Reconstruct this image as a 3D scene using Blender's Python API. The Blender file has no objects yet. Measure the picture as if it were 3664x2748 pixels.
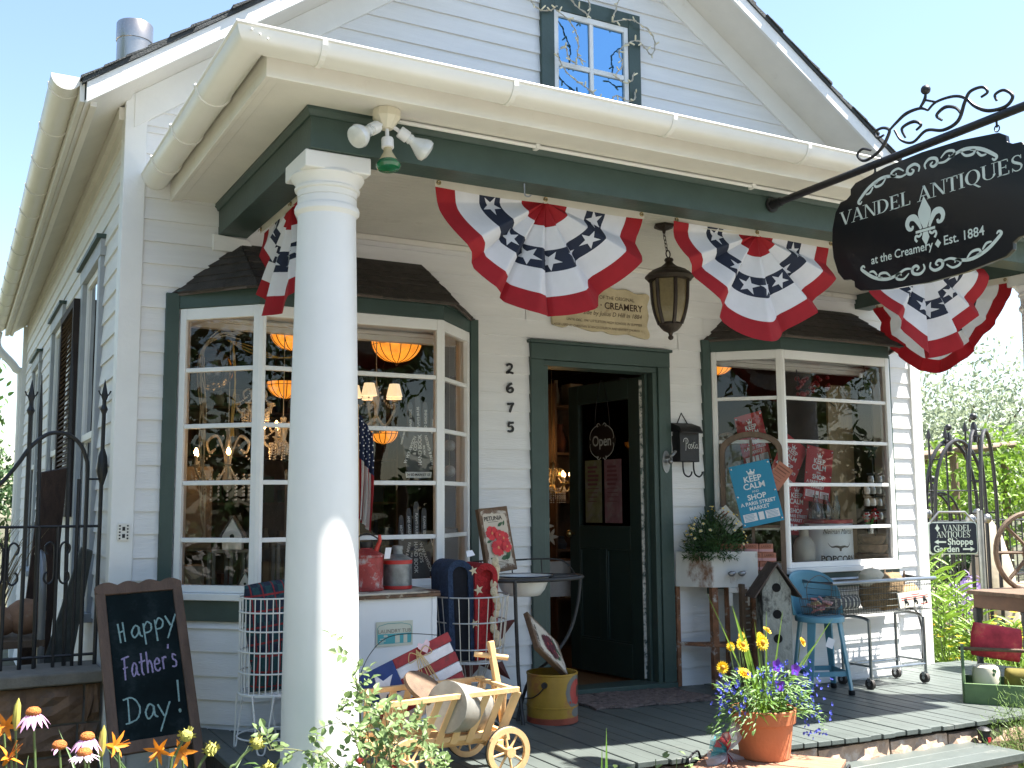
import bpy, math, random
from mathutils import Vector, Matrix
sin, cos, pi, R = math.sin, math.cos, math.pi, math.radians
random.seed(7)
rnd = random.uniform
sc = bpy.context.scene
C = sc.collection

# ------------------------------------------------------------------ mesh helpers
class MB:
    """collects faces with material slots; obj() links them as ONE mesh object"""
    def __init__(s): s.v=[]; s.f=[]; s.mi=[]; s.cur=0
    def mat(s,i): s.cur=i; return s
    def add(s,vs,fs):
        o=len(s.v); s.v+= [tuple(p) for p in vs]
        for f in fs: s.f.append(tuple(o+i for i in f)); s.mi.append(s.cur)
        return s
    def face(s,*p): return s.add(p,[tuple(range(len(p)))])
    def box(s,x0,x1,y0,y1,z0,z1):
        v=[(x,y,z) for z in (z0,z1) for y in (y0,y1) for x in (x0,x1)]
        return s.add(v,[(0,2,3,1),(4,5,7,6),(0,1,5,4),(2,6,7,3),(0,4,6,2),(1,3,7,5)])
    def hexa(s,p): return s.add(p,[(0,2,3,1),(4,5,7,6),(0,1,5,4),(2,6,7,3),(0,4,6,2),(1,3,7,5)])
    def bar(s,p,q,w,d=None,up=(0,0,1)):
        p=Vector(p); q=Vector(q); d=d or w; t=(q-p).normalized(); u=Vector(up)
        if abs(t.dot(u))>.98: u=Vector((0,1,0))
        a=t.cross(u).normalized()*w/2; b=a.cross(t).normalized()*d/2
        return s.hexa([p-a-b,p+a-b,p-a+b,p+a+b,q-a-b,q+a-b,q-a+b,q+a+b])
    def tube(s,path,r,n=8,closed=False,cap=True):
        P=[Vector(p) for p in path]; m=len(P); o=len(s.v); prev=None; rings=[]
        for i,p in enumerate(P):
            if closed: t=P[(i+1)%m]-P[i-1]
            else: t=P[min(i+1,m-1)]-P[max(i-1,0)]
            if t.length<1e-9: t=Vector((0,0,1))
            t.normalize()
            if prev is None:
                u=Vector((0,0,1)) if abs(t.z)<.9 else Vector((1,0,0)); a=t.cross(u).normalized()
            else:
                a=prev-t*prev.dot(t)
                a=a.normalized() if a.length>1e-6 else prev
            prev=a; b=t.cross(a); rr=r[i] if isinstance(r,(list,tuple)) else r
            rings.append([p+a*(rr*cos(2*pi*k/n))+b*(rr*sin(2*pi*k/n)) for k in range(n)])
        vs=[q for g in rings for q in g]; fs=[]
        for i in range(m if closed else m-1):
            j=(i+1)%m
            for k in range(n): fs.append((i*n+k,i*n+(k+1)%n,j*n+(k+1)%n,j*n+k))
        if cap and not closed: fs+=[tuple(range(n))[::-1],tuple((m-1)*n+k for k in range(n))]
        return s.add(vs,fs)
    def lathe(s,prof,c=(0,0,0),n=24,cap=True,sx=1,sy=1):
        vs=[(c[0]+r*sx*cos(2*pi*k/n),c[1]+r*sy*sin(2*pi*k/n),c[2]+z) for r,z in prof for k in range(n)]; fs=[]
        for i in range(len(prof)-1):
            for k in range(n): fs.append((i*n+k,i*n+(k+1)%n,(i+1)*n+(k+1)%n,(i+1)*n+k))
        if cap:
            if prof[0][0]>1e-6: fs.append(tuple(range(n))[::-1])
            if prof[-1][0]>1e-6: fs.append(tuple((len(prof)-1)*n+k for k in range(n)))
        return s.add(vs,fs)
    def prism(s,poly,o,ux,uy,t):
        """2-D outline in the plane o+ux,uy, given thickness t along ux x uy"""
        o=Vector(o); ux=Vector(ux); uy=Vector(uy); nn=ux.cross(uy).normalized()*t; n=len(poly)
        a=[o+ux*x+uy*y for x,y in poly]
        return s.add(a+[p+nn for p in a],[tuple(range(n))[::-1],tuple(range(n,2*n))]+[(i,(i+1)%n,n+(i+1)%n,n+i) for i in range(n)])
    def sphere(s,c,r,n=12,m=8,sx=1,sy=1,sz=1):
        return s.lathe([(r*max(sin(pi*i/m),1e-4),-r*sz*cos(pi*i/m)) for i in range(m+1)],c,n,False,sx,sy)
    def xf(s,M,start=0):
        for i in range(start,len(s.v)): s.v[i]=tuple(M@Vector(s.v[i]))
        return s

def obj(name,mb,mat=None,parent=None,bev=0,smooth=40,loc=None,rot=None,label=None):
    me=bpy.data.meshes.new(name); me.from_pydata(mb.v,[],mb.f); me.update()
    mats=mat if isinstance(mat,(list,tuple)) else [mat]
    for m in mats:
        if m: me.materials.append(m)
    if len(mats)>1: me.polygons.foreach_set('material_index',mb.mi)
    if smooth:
        me.polygons.foreach_set('use_smooth',[True]*len(me.polygons)); me.set_sharp_from_angle(angle=R(smooth))
    o=bpy.data.objects.new(name,me); C.objects.link(o)
    if parent: o.parent=parent
    if loc: o.location=loc
    if rot: o.rotation_euler=rot
    if bev:
        b=o.modifiers.new('edge','BEVEL'); b.width=bev; b.segments=2; b.limit_method='ANGLE'; b.angle_limit=R(40)
    if label: o['label']=label
    return o
def tag(o,label,cat,group=None):
    o['label']=label; o['category']=cat
    if group: o['group']=group
    return o
def thing(name,label,cat,loc=(0,0,0),rot=(0,0,0),group=None):
    o=bpy.data.objects.new(name,None); C.objects.link(o); o.empty_display_size=.1
    o.location=loc; o.rotation_euler=rot
    return tag(o,label,cat,group)
def kids(o): return [c for c in C.objects if c.parent==o]
def dup(root,loc,rot=None,label=None,scale=None):
    r=root.copy(); C.objects.link(r); r.location=loc
    if rot is not None: r.rotation_euler=rot
    if scale: r.scale=scale
    if label: r['label']=label
    for ch in kids(root):
        c=ch.copy(); C.objects.link(c); c.parent=r
        for g in kids(ch):
            d=g.copy(); C.objects.link(d); d.parent=c
    return r

# ------------------------------------------------------------------ materials
def mat(name,col,rough=.6,metal=0,var=.12,scale=6,bump=0,bscale=60,col2=None,amt=.5,spots=.5,spec=.5,emit=0,stretch=(1,1,1),coat=0,trans=0):
    m=bpy.data.materials.new(name); m.use_nodes=True; N=m.node_tree; L=N.links; b=N.nodes['Principled BSDF']
    b.inputs['Roughness'].default_value=rough; b.inputs['Metallic'].default_value=metal; b.inputs['Specular IOR Level'].default_value=spec
    if coat: b.inputs['Coat Weight'].default_value=coat; b.inputs['Coat Roughness'].default_value=.12
    tc=N.nodes.new('ShaderNodeTexCoord'); mp=N.nodes.new('ShaderNodeMapping'); mp.inputs['Scale'].default_value=stretch; L.new(tc.outputs['Object'],mp.inputs[0])
    no=N.nodes.new('ShaderNodeTexNoise'); no.inputs['Scale'].default_value=scale; no.inputs['Detail'].default_value=5; no.inputs['Roughness'].default_value=.62; L.new(mp.outputs[0],no.inputs[0])
    cr=N.nodes.new('ShaderNodeValToRGB'); L.new(no.outputs['Fac'],cr.inputs[0]); e=cr.color_ramp.elements
    c=Vector(col)
    e[0].position=.3; e[1].position=.7; e[0].color=(*(c*(1-var)),1); e[1].color=(*(c*(1+var)),1)
    src=cr.outputs[0]
    if col2:
        n2=N.nodes.new('ShaderNodeTexNoise'); n2.inputs['Scale'].default_value=scale*.8+1.3; n2.inputs['Detail'].default_value=8; n2.inputs['Roughness'].default_value=.7; L.new(mp.outputs[0],n2.inputs[0])
        c2=N.nodes.new('ShaderNodeValToRGB'); c2.color_ramp.elements[0].position=spots; c2.color_ramp.elements[1].position=min(spots+.1,1); c2.color_ramp.elements[0].color=(0,0,0,1); c2.color_ramp.elements[1].color=(amt,)*3+(1,)
        L.new(n2.outputs['Fac'],c2.inputs[0]); mx=N.nodes.new('ShaderNodeMix'); mx.data_type='RGBA'; L.new(c2.outputs[0],mx.inputs['Factor']); L.new(src,mx.inputs['A']); mx.inputs['B'].default_value=(*col2,1); src=mx.outputs['Result']
    L.new(src,b.inputs['Base Color'])
    if bump:
        nb=N.nodes.new('ShaderNodeTexNoise'); nb.inputs['Scale'].default_value=bscale; nb.inputs['Detail'].default_value=4; L.new(mp.outputs[0],nb.inputs[0])
        bp=N.nodes.new('ShaderNodeBump'); bp.inputs['Strength'].default_value=bump; bp.inputs['Distance'].default_value=.01; L.new(nb.outputs['Fac'],bp.inputs['Height']); L.new(bp.outputs[0],b.inputs['Normal'])
    if emit: b.inputs['Emission Color'].default_value=(*col,1); b.inputs['Emission Strength'].default_value=emit
    if trans:
        tl=N.nodes.new('ShaderNodeBsdfTranslucent'); L.new(src,tl.inputs['Color']); ms=N.nodes.new('ShaderNodeMixShader'); ms.inputs[0].default_value=trans
        L.new(b.outputs[0],ms.inputs[1]); L.new(tl.outputs[0],ms.inputs[2]); L.new(ms.outputs[0],N.nodes['Material Output'].inputs['Surface'])
    return m
def glassmat(name,tint=(.93,.95,.95),base=.0,rough=.0):
    m=bpy.data.materials.new(name); m.use_nodes=True; N=m.node_tree; L=N.links; N.nodes.remove(N.nodes['Principled BSDF'])
    t=N.nodes.new('ShaderNodeBsdfTransparent'); t.inputs[0].default_value=(*tint,1); g=N.nodes.new('ShaderNodeBsdfGlossy'); g.inputs['Roughness'].default_value=rough
    if base>.3: g.inputs[0].default_value=(.24,.48,.74,1)  # upper pane only: blue of the mirrored sky put into the gloss colour
    fr=N.nodes.new('ShaderNodeFresnel'); fr.inputs[0].default_value=1.5; ad=N.nodes.new('ShaderNodeMath'); ad.operation='MULTIPLY_ADD'; ad.inputs[1].default_value=1.15; ad.inputs[2].default_value=base; ad.use_clamp=True; L.new(fr.outputs[0],ad.inputs[0])
    no=N.nodes.new('ShaderNodeTexNoise'); no.inputs['Scale'].default_value=2.2; bp=N.nodes.new('ShaderNodeBump'); bp.inputs['Strength'].default_value=.04; bp.inputs['Distance'].default_value=.05; tc=N.nodes.new('ShaderNodeTexCoord'); L.new(tc.outputs['Object'],no.inputs[0]); L.new(no.outputs[0],bp.inputs['Height']); L.new(bp.outputs[0],g.inputs['Normal'])
    ms=N.nodes.new('ShaderNodeMixShader'); L.new(ad.outputs[0],ms.inputs[0]); L.new(t.outputs[0],ms.inputs[1]); L.new(g.outputs[0],ms.inputs[2]); L.new(ms.outputs[0],N.nodes['Material Output'].inputs['Surface'])
    return m
M=dict(
 siding=mat('siding',(.74,.74,.735),.62,var=.05,scale=3,bump=.25,bscale=30,stretch=(.5,1,6),col2=(.5,.46,.42),amt=.35,spots=.66),
 white=mat('white_paint',(.78,.78,.76),.5,var=.04,scale=4,bump=.12,bscale=50,col2=(.55,.5,.44),amt=.4,spots=.66),
 cream=mat('cream_paint',(.74,.715,.655),.5,var=.05,scale=4,bump=.1,col2=(.45,.38,.3),amt=.3,spots=.62),
 colpaint=mat('column_paint',(.79,.79,.78),.45,var=.03,scale=3,col2=(.6,.56,.5),amt=.3,spots=.68),
 gutter=mat('gutter_white',(.8,.79,.75),.35,var=.03,scale=3,col2=(.5,.46,.38),amt=.3,spots=.66),
 green=mat('green_trim',(.042,.072,.062),.5,var=.12,scale=7,bump=.15,bscale=45),
 doorg=mat('door_green',(.018,.036,.031),.45,var=.12,scale=7,bump=.1),
 floor=mat('porch_floor_paint',(.078,.093,.087),.5,var=.14,scale=3,bump=.25,bscale=20,stretch=(1,1,1),col2=(.2,.2,.18),amt=.5,spots=.6),
 shingle=mat('shingle',(.05,.042,.036),.9,var=.35,scale=14,bump=.7,bscale=140),
 roof=mat('roof_shingle',(.045,.05,.052),.9,var=.3,scale=10,bump=.7,bscale=120),
 stone=mat('sandstone',(.4,.27,.19),.9,var=.3,scale=9,bump=.9,bscale=22,col2=(.58,.48,.4),amt=.7,spots=.52),
 stonedk=mat('brown_sandstone',(.2,.12,.075),.9,var=.35,scale=7,bump=.9,bscale=22,col2=(.12,.1,.09),amt=.7,spots=.55),
 mortar=mat('mortar',(.2,.185,.17),.95,var=.2,scale=20,bump=.6),
 glass=glassmat('window_glass'),
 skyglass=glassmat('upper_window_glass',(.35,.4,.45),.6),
 black=mat('black_iron',(.012,.012,.014),.45,var=.2,scale=30,bump=.15),
 brass=mat('dull_brass',(.35,.27,.13),.35,1,var=.15),
 steel=mat('chrome',(.6,.61,.62),.22,1,var=.08),
 pewter=mat('pewter',(.3,.3,.3),.4,.8,var=.2),
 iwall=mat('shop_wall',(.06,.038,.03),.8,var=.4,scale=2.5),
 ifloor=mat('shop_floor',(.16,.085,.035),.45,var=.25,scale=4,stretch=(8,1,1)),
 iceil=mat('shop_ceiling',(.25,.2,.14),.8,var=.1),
 soil=mat('soil',(.035,.026,.02),.95,var=.4,scale=25,bump=1,bscale=50),
)
def zf(x): return .02-.028*x if x<.3 else .0116-.017*(x-.3)      # the old porch floor has settled towards the right

# ------------------------------------------------------------------ text
def text(s,size=1,align='CENTER',sx=1,bold=0):
    cu=bpy.data.curves.new('t','FONT'); cu.body=s; cu.size=size; cu.align_x=align; cu.align_y='CENTER'; cu.resolution_u=3; cu.offset=bold
    o=bpy.data.objects.new('t',cu); C.objects.link(o); bpy.context.view_layer.update()
    me=bpy.data.meshes.new_from_object(o.evaluated_get(bpy.context.evaluated_depsgraph_get()))
    vs=[(v.co.x*sx,v.co.y) for v in me.vertices]; fs=[tuple(p.vertices) for p in me.polygons]
    bpy.data.objects.remove(o); bpy.data.curves.remove(cu); bpy.data.meshes.remove(me)
    return vs,fs
def put2d(mb,vf,o,ux,uy,dx=0,dy=0,rot=0):
    o=Vector(o); ux=Vector(ux); uy=Vector(uy); c,s=cos(rot),sin(rot)
    return mb.add([o+ux*(dx+x*c-y*s)+uy*(dy+x*s+y*c) for x,y in vf[0]],vf[1])
def ribbon(mb,pts,w,o,ux,uy):
    """flat brush stroke along 2-D points; w number or per-point list"""
    o=Vector(o); ux=Vector(ux); uy=Vector(uy); n=len(pts); L=[]
    for i,(x,y) in enumerate(pts):
        a=pts[max(i-1,0)]; b=pts[min(i+1,n-1)]; tx,ty=b[0]-a[0],b[1]-a[1]; l=math.hypot(tx,ty) or 1
        ww=(w[i] if isinstance(w,(list,tuple)) else w)/2; nx,ny=-ty/l*ww,tx/l*ww
        L.append((o+ux*(x+nx)+uy*(y+ny),o+ux*(x-nx)+uy*(y-ny)))
    return mb.add([p for q in L for p in q],[(2*i,2*i+1,2*i+3,2*i+2) for i in range(n-1)])
def curve(pts,k=6):
    """Catmull-Rom through 2-D or 3-D points"""
    if len(pts)<3: return [tuple(p) for p in pts]
    P=[pts[0]]+list(pts)+[pts[-1]]; out=[]
    for i in range(1,len(P)-2):
        for j in range(k):
            t=j/k; a,b,c,d=P[i-1],P[i],P[i+1],P[i+2]
            out.append(tuple(.5*((2*b[q])+(-a[q]+c[q])*t+(2*a[q]-5*b[q]+4*c[q]-d[q])*t*t+(-a[q]+3*b[q]-3*c[q]+d[q])*t**3) for q in range(len(b))))
    out.append(tuple(pts[-1])); return out
def star2d(r,ri=.4,a0=pi/2): return [((r if k%2==0 else r*ri)*cos(a0+k*pi/5),(r if k%2==0 else r*ri)*sin(a0+k*pi/5)) for k in range(10)]
def fillstar(mb,poly,o,ux,uy):
    o=Vector(o); ux=Vector(ux); uy=Vector(uy)
    n=len(poly); return mb.add([o]+[o+ux*x+uy*y for x,y in poly],[(0,1+i,1+(i+1)%n) for i in range(n)])

# ------------------------------------------------------------------ camera, sky, sun
cam=bpy.data.cameras.new('camera'); co=bpy.data.objects.new('camera',cam); C.objects.link(co); sc.camera=co
cam.sensor_width=36; cam.lens=36.687; cam.clip_start=.05; cam.clip_end=900
RT,FW,UP=Vector((.876267,-.481783,-.006432)),Vector((.479298,.870228,.113917)),Vector((-.049286,-.102904,.993469))
co.matrix_world=Matrix(((RT.x,UP.x,-FW.x,-4.0565),(RT.y,UP.y,-FW.y,-5.6944),(RT.z,UP.z,-FW.z,1.2174),(0,0,0,1)))
SUN=Vector((.46,-.235,1)).normalized()
w=bpy.data.worlds.new('World'); sc.world=w; w.use_nodes=True; N=w.node_tree
sk=N.nodes.new('ShaderNodeTexSky'); sk.sky_type='NISHITA'; sk.sun_disc=False; sk.sun_elevation=math.asin(SUN.z); sk.sun_rotation=math.atan2(SUN.x,SUN.y); sk.dust_density=.7; sk.ozone_density=.9; sk.air_density=1.15
N.links.new(sk.outputs[0],N.nodes['Background'].inputs[0]); N.nodes['Background'].inputs[1].default_value=.066
sl=bpy.data.lights.new('sun','SUN'); sl.energy=5.0; sl.angle=R(.6); sl.color=(1,.95,.87); so=bpy.data.objects.new('sun',sl); C.objects.link(so); so.rotation_euler=SUN.to_track_quat('Z','Y').to_euler()
sc.view_settings.view_transform='Standard'; sc.view_settings.look='None'; sc.view_settings.gamma=1; sc.view_settings.exposure=2.25
# ------------------------------------------------------------------ the house
XL,XR=-3.244,2.757; XC=-.42; ZA=5.41; SL,SR=.72,.645
def rakez(x): return ZA-(SL*(XC-x) if x<XC else SR*(x-XC))      # underside of the rake
house=thing('shop_house','white clapboard shop with steep gable, green trim and a columned porch','house')
def cutspans(a,b,ops,z0,z1):
    sp=[(a,b)]
    for (u0,u1,w0,w1) in ops:
        if w1<=z0+.02 or w0>=z1-.02: continue
        out=[]
        for (p,q) in sp:
            if u1<=p or u0>=q: out.append((p,q)); continue
            if u0>p: out.append((p,u0))
            if u1<q: out.append((u1,q))
        sp=out
    return sp
def courses(mb,z0,z1,u0,u1,ops,mp,h=.119,ph=2.5,lift=.016):
    k=math.ceil((z1-ph)/h)
    while True:
        zt=ph+k*h; zb=zt-h; k-=1
        if zt<=z0: break
        t=min(zt,z1); b=max(zb,z0)
        if t-b<.004: continue
        A=u0(b,t) if callable(u0) else u0; B=u1(b,t) if callable(u1) else u1
        if B-A<.02: continue
        for (p,q) in cutspans(A,B,ops,b,t):
            cuts=[p]
            while q-cuts[-1]>3.2: cuts.append(cuts[-1]+rnd(1.4,2.8))
            cuts.append(q)
            for i in range(len(cuts)-1):
                a_,b_=cuts[i],cuts[i+1]-(.003 if i<len(cuts)-2 else 0); j=rnd(-.0025,.0025); l=lift+rnd(-.002,.002)
                mb.add([mp(a_,l,b+j),mp(b_,l,b+j+rnd(-.0015,.0015)),mp(b_,.004,t+.004),mp(a_,.004,t+.004),mp(a_,0,b+j),mp(b_,0,b+j)],[(0,1,2,3),(4,5,1,0)])
front=lambda u,o,z:(u,-o,z)
SH=.012
left=lambda u,o,z:(XL-o+SH*u*.6,u,z)
bayL=(-2.93,-1.26,.735,2.26); bayR=(.675,2.365,.735,2.26); doorO=(-.71,.185,-.2,2.115)
ops=[bayL,bayR,doorO]
m=MB(); courses(m,-.46,3.25,XL+.085,XR-.085,ops,front); obj('front_siding',m,M['siding'],house,smooth=0)
def gx0(b,t): return max(XL+.085,XC-(ZA-t)/SL+.02)
def gx1(b,t): return min(XR,XC+(ZA-t)/SR-.02)
m=MB(); courses(m,3.25,5.35,gx0,gx1,[(-.62,.02,3.74,4.5)],front); obj('gable_siding',m,M['siding'],house,smooth=0)
wins=[(.72,1.72,.62,2.68),(2.98,3.98,.62,2.68),(5.2,6.15,.62,2.6)]
m=MB(); courses(m,-.46,3.3,.005,7.6,[(a+.06,b-.06,c,d) for a,b,c,d in wins],left); obj('side_siding',m,M['siding'],house,smooth=0)
# core of the walls, with the openings left open
def holed(mb,x0,x1,z0,z1,ops,y0,y1):
    xs=sorted({x0,x1}|{v for o in ops for v in o[:2]}); zs=sorted({z0,z1}|{max(min(v,z1),z0) for o in ops for v in o[2:]})
    for i in range(len(xs)-1):
        for j in range(len(zs)-1):
            cx,cz=(xs[i]+xs[i+1])/2,(zs[j]+zs[j+1])/2
            if any(o[0]<cx<o[1] and o[2]<cz<o[3] for o in ops) or zs[j+1]-zs[j]<1e-4: continue
            mb.box(xs[i],xs[i+1],y0,y1,zs[j],zs[j+1])
m=MB(); holed(m,XL+.003,XR-.003,-.46,3.2,ops,.002,.1)
m.prism([(XL+.01,3.2),(XR-.01,3.2),(XR-.01,rakez(XR)+.03),(XC,ZA+.03),(XL+.01,rakez(XL)+.03)],(0,.1,0),(1,0,0),(0,0,1),.09)
obj('front_wall',m,M['white'],house,smooth=0)
m=MB(); holed(m,.1,7.6,-.46,3.3,[(a+.06,b-.06,c,d) for a,b,c,d in wins],.003,.1)
m.v=[(XL+y+SH*.6*x,x,z) for x,y,z in m.v]
obj('side_wall',m,M['white'],house,smooth=0)
m=MB().box(XR-.1,XR-.004,.101,7.6,-.46,3.25); courses(m,-.46,3.25,.005,7.6,[],lambda u,o,z:(XR+o,u,z)); obj('side_wall',m,M['siding'],house,smooth=0)
m=MB().box(XL,XR,7.5,7.6,-.46,3.3); obj('back_wall',m,M['white'],house)
# corner boards
m=MB().box(XL-.024,XL+.088,-.026,-.001,-.46,3.425).box(XL-.024,XL-.0005,-.0005,.09,-.46,3.37); obj('corner_board',m,M['white'],house,bev=.003)
m=MB().box(XR-.088,XR+.024,-.026,-.001,-.1,3.25).box(XR+.0005,XR+.024,-.0005,.09,-.46,3.25); obj('corner_board',m,M['white'],house,bev=.003)
# rakes, frieze, soffits
def band(mb,d0,d1,y0,y1,xl=-3.5,xr=3.06):
    mb.prism([(xl,rakez(xl)+d0),(XC,ZA+d0),(xr,rakez(xr)+d0),(xr,rakez(xr)+d1),(XC,ZA+d1),(xl,rakez(xl)+d1)],(0,y1,0),(1,0,0),(0,0,1),y1-y0)
YR=-.365
m=MB(); band(m,0,.105,YR,YR+.022); obj('rake_board',m,M['white'],house,bev=.002)
m=MB(); band(m,.02,.034,YR+.022,.0,-3.48,3.04); obj('rake_soffit',m,M['cream'],house)
m=MB(); band(m,-.17,.02,-.03,-.001,XL+.02,XR-.02); obj('rake_frieze',m,M['white'],house,bev=.003)
m=MB(); band(m,.106,.13,YR-.012,7.8,-3.52,3.08); obj('roof_deck',m,M['roof'],house,smooth=0)
m=MB()
for sgn,sl_,xe in ((-1,SL,-3.53),(1,SR,3.09)):
    n=30; x=xe
    for k in range(n):
        xa_=xe+(XC-xe)*k/n; xb_=xe+(XC-xe)*(k+1.25)/n; xb_=min(xb_,XC) if sgn<0 else max(xb_,XC)
        za,zb=rakez(xa_)+.132,rakez(xb_)+.132
        y=YR-.02
        while y<7.8:
            w_=rnd(.5,1.1) if y>.4 else rnd(.16,.3); y1=min(y+w_,7.82); yy=y-(rnd(-.012,.012) if k and y<0 else 0); e=rnd(.012,.022)
            m.hexa([(xa_,yy,za),(xb_,yy,zb),(xa_,y1-.004,za),(xb_,y1-.004,zb),(xa_,yy,za+e),(xb_,yy,zb+.004),(xa_,y1-.004,za+e),(xb_,y1-.004,zb+.004)]); y=y1
obj('roof',m,M['roof'],house,smooth=0)
# side eave: soffit, fascia, frieze and gutter
m=MB()
x0,x1=-3.5,XL
for y0,y1 in ((-.34,7.7),):
    m.hexa([(x0+SH*y0,y0,3.195),(x1+SH*y0,y0,3.375),(x0+SH*y1,y1,3.195),(x1+SH*y1,y1,3.375),(x0+SH*y0,y0,3.21),(x1+SH*y0,y0,3.39),(x0+SH*y1,y1,3.21),(x1+SH*y1,y1,3.39)])
obj('eave_soffit',m,M['cream'],house)
m=MB()
for (a,b,c,d,y0) in ((-3.524,-3.502,3.2,3.3,-.34),(-3.47,-3.44,3.2,3.225,-.3),(XL-.024,XL-.001,3.19,3.37,.0905),(XL-.05,XL-.024,3.27,3.34,.02)):
    m.hexa([(a+SH*y0,y0,c),(b+SH*y0,y0,c),(a+SH*7.7,7.7,c),(b+SH*7.7,7.7,c),(a+SH*y0,y0,d),(b+SH*y0,y0,d),(a+SH*7.7,7.7,d),(b+SH*7.7,7.7,d)])
obj('eave_trim',m,M['cream'],house)
def halfround(r=.072,t=.005,n=10):
    o=[(r*cos(pi+pi*k/n),r*sin(pi+pi*k/n)) for k in range(n+1)]; i=[((r-t)*cos(pi+pi*k/n),(r-t)*sin(pi+pi*k/n)) for k in range(n,-1,-1)]
    return o+i
gp=halfround()
def strap(mb,P,axis,r=.0735,w=.011):
    """a hanger strap round a half round gutter at P; axis 'x' or 'y' is the way the gutter runs"""
    n=12
    for k in range(n):
        a,b=pi*1.0+pi*k/n,pi+pi*(k+1)/n; vs=[]
        for ang in (a,b):
            for rr in (r-.002,r+.004):
                for s_ in (-w,w):
                    d,z=rr*cos(ang),rr*sin(ang); vs.append((P[0]+(s_ if axis=='x' else d),P[1]+(d if axis=='x' else s_),P[2]+z))
        mb.hexa(vs)
g=MB(); y0,y1=-.33,7.75; gx,gz=-3.585,3.325
n=len(gp); vs=[(gx+SH*y0+d,y0,gz+z) for d,z in gp]+[(gx+SH*y1+d,y1,gz+z) for d,z in gp]
g.add(vs,[(i,(i+1)%n,n+(i+1)%n,n+i) for i in range(n)])
h=n//2; g.add([(gx+SH*y0+d,y0,gz+z) for d,z in gp[:h]],[tuple(range(h))]); g.add([(gx+SH*y1+d,y1,gz+z) for d,z in gp[:h]],[tuple(range(h))])
go=obj('gutter',g,M['gutter'],house,smooth=50)
for y in [ -.2+.62*k for k in range(13)]:
    b=MB(); strap(b,(gx+SH*y,y,gz),'y'); b.bar((gx+SH*y-.07,y,gz),(gx+SH*y+.09,y,gz+.012),.02,.004); obj('hanger',b,M['gutter'],go)
m=MB().tube(curve([(-3.5,7.7,3.24),(-3.5,7.66,3.05),(-3.3,7.6,2.8),(-3.24,7.6,2.5),(-3.24,7.6,-.3)],5),.045,10); obj('downspout',m,M['gutter'],house)
# ------------------------------------------------------------------ porch carpentry: sweeps round three sides
PD,PL,PR_=1.623,-2.762,2.267
def sweep(mb,prof,yend=-.0015,dz=0):
    n=len(prof); L=[]
    for d,z in prof: L.append([(PL-d,yend,z),(PL-d,-PD-d,z),(PR_+d,-PD-d,z),(PR_+d,yend,z)])
    vs=[L[i][k] for k in range(4) for i in range(n)]
    fs=[(k*n+i,k*n+(i+1)%n,(k+1)*n+(i+1)%n,(k+1)*n+i) for k in range(3) for i in range(n)]
    fs+=[tuple(range(n)),tuple(range(3*n,4*n))[::-1]]
    return mb.add(vs,fs)
m=MB(); sweep(m,[(-.16,2.694),(0,2.694),(0,2.835),(-.16,2.835)]); sweep(m,[(-.165,2.8),(-.161,2.8),(-.161,2.835),(-.165,2.835)])
obj('porch_beam',m,M['green'],house,bev=.003,smooth=0)
m=MB(); sweep(m,[(.0005,2.828),(.008,2.83),(.012,2.842),(.022,2.852),(.022,2.866),(.0005,2.866)]); obj('beam_crown',m,M['green'],house,smooth=30)
m=MB(); sweep(m,[(-.02,2.867),(.24,2.867),(.24,2.88),(-.02,2.88)]); obj('porch_soffit',m,M['cream'],house,smooth=0)
m=MB(); sweep(m,[(.241,2.85),(.262,2.85),(.262,3.0),(.241,3.0)]); sweep(m,[(.2,2.858),(.2405,2.858),(.2405,2.8665),(.2,2.8665)]); obj('porch_fascia',m,M['cream'],house,bev=.003,smooth=0)
m=MB(); e=[(PL-.3,-PD-.3,2.99),(PR_+.3,-PD-.3,2.99),(PR_-1.6,0,3.19),(PL+1.6,0,3.19),(PL-.3,-.001,2.99),(PR_+.3,-.001,2.99)]
m.add(e+[(x,y,z-.02) for x,y,z in e],[(0,1,2,3),(4,0,3),(1,5,2),(6,9,8,7),(10,9,6),(7,8,11),(0,6,7,1),(4,10,6,0),(1,7,11,5)])
for k in range(12):
    t0,t1=k/12,(k+1.2)/12
    P=lambda a,b,t:Vector(a).lerp(Vector(b),min(t,1))+Vector((0,0,.012))
    for a,b,c,d in ((e[0],e[1],e[2],e[3]),):
        q=[P(a,d,t0),P(b,c,t0),P(b,c,t1)-Vector((0,0,.008)),P(a,d,t1)-Vector((0,0,.008))]; m.face(*q)
obj('porch_roof',m,M['roof'],house,smooth=0)
g=MB(); GC=.34; GZ=2.972
sweep(g,[(GC-d,GZ+z) for d,z in gp],yend=-.01)
g2=MB(); sweep(g2,[(GC+.07+.008*cos(2*pi*k/8),GZ+.003+.008*sin(2*pi*k/8)) for k in range(8)],yend=-.01); g.add(g2.v,g2.f)
for x,s_ in ((PL-GC,1),(PR_+GC,1)):
    h=len(gp)//2; g.add([(x+d,-.008,GZ+z) for d,z in gp[:h]],[tuple(range(h))])
# collar pieces where two lengths of gutter meet in the corner
for x in (PL-GC,): 
    for k in range(3): g.sphere((x-.02+.03*k,-PD-GC-.075,GZ-.02-.012*k),.005,6,4)
go=obj('gutter',g,M['gutter'],house,smooth=50)
for x in [PL-.08+.83*k for k in range(7)]:
    b=MB(); strap(b,(x,-PD-GC,GZ),'x'); obj('hanger',b,M['gutter'],go)
for x in (PL-GC,PR_+GC):
    for y in (-.32,-.82,-1.35): b=MB(); strap(b,(x,y,GZ),'y'); b.sphere((x-.075,y,GZ+.005),.011,8,6); obj('hanger',b,M['gutter'],go)
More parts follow.
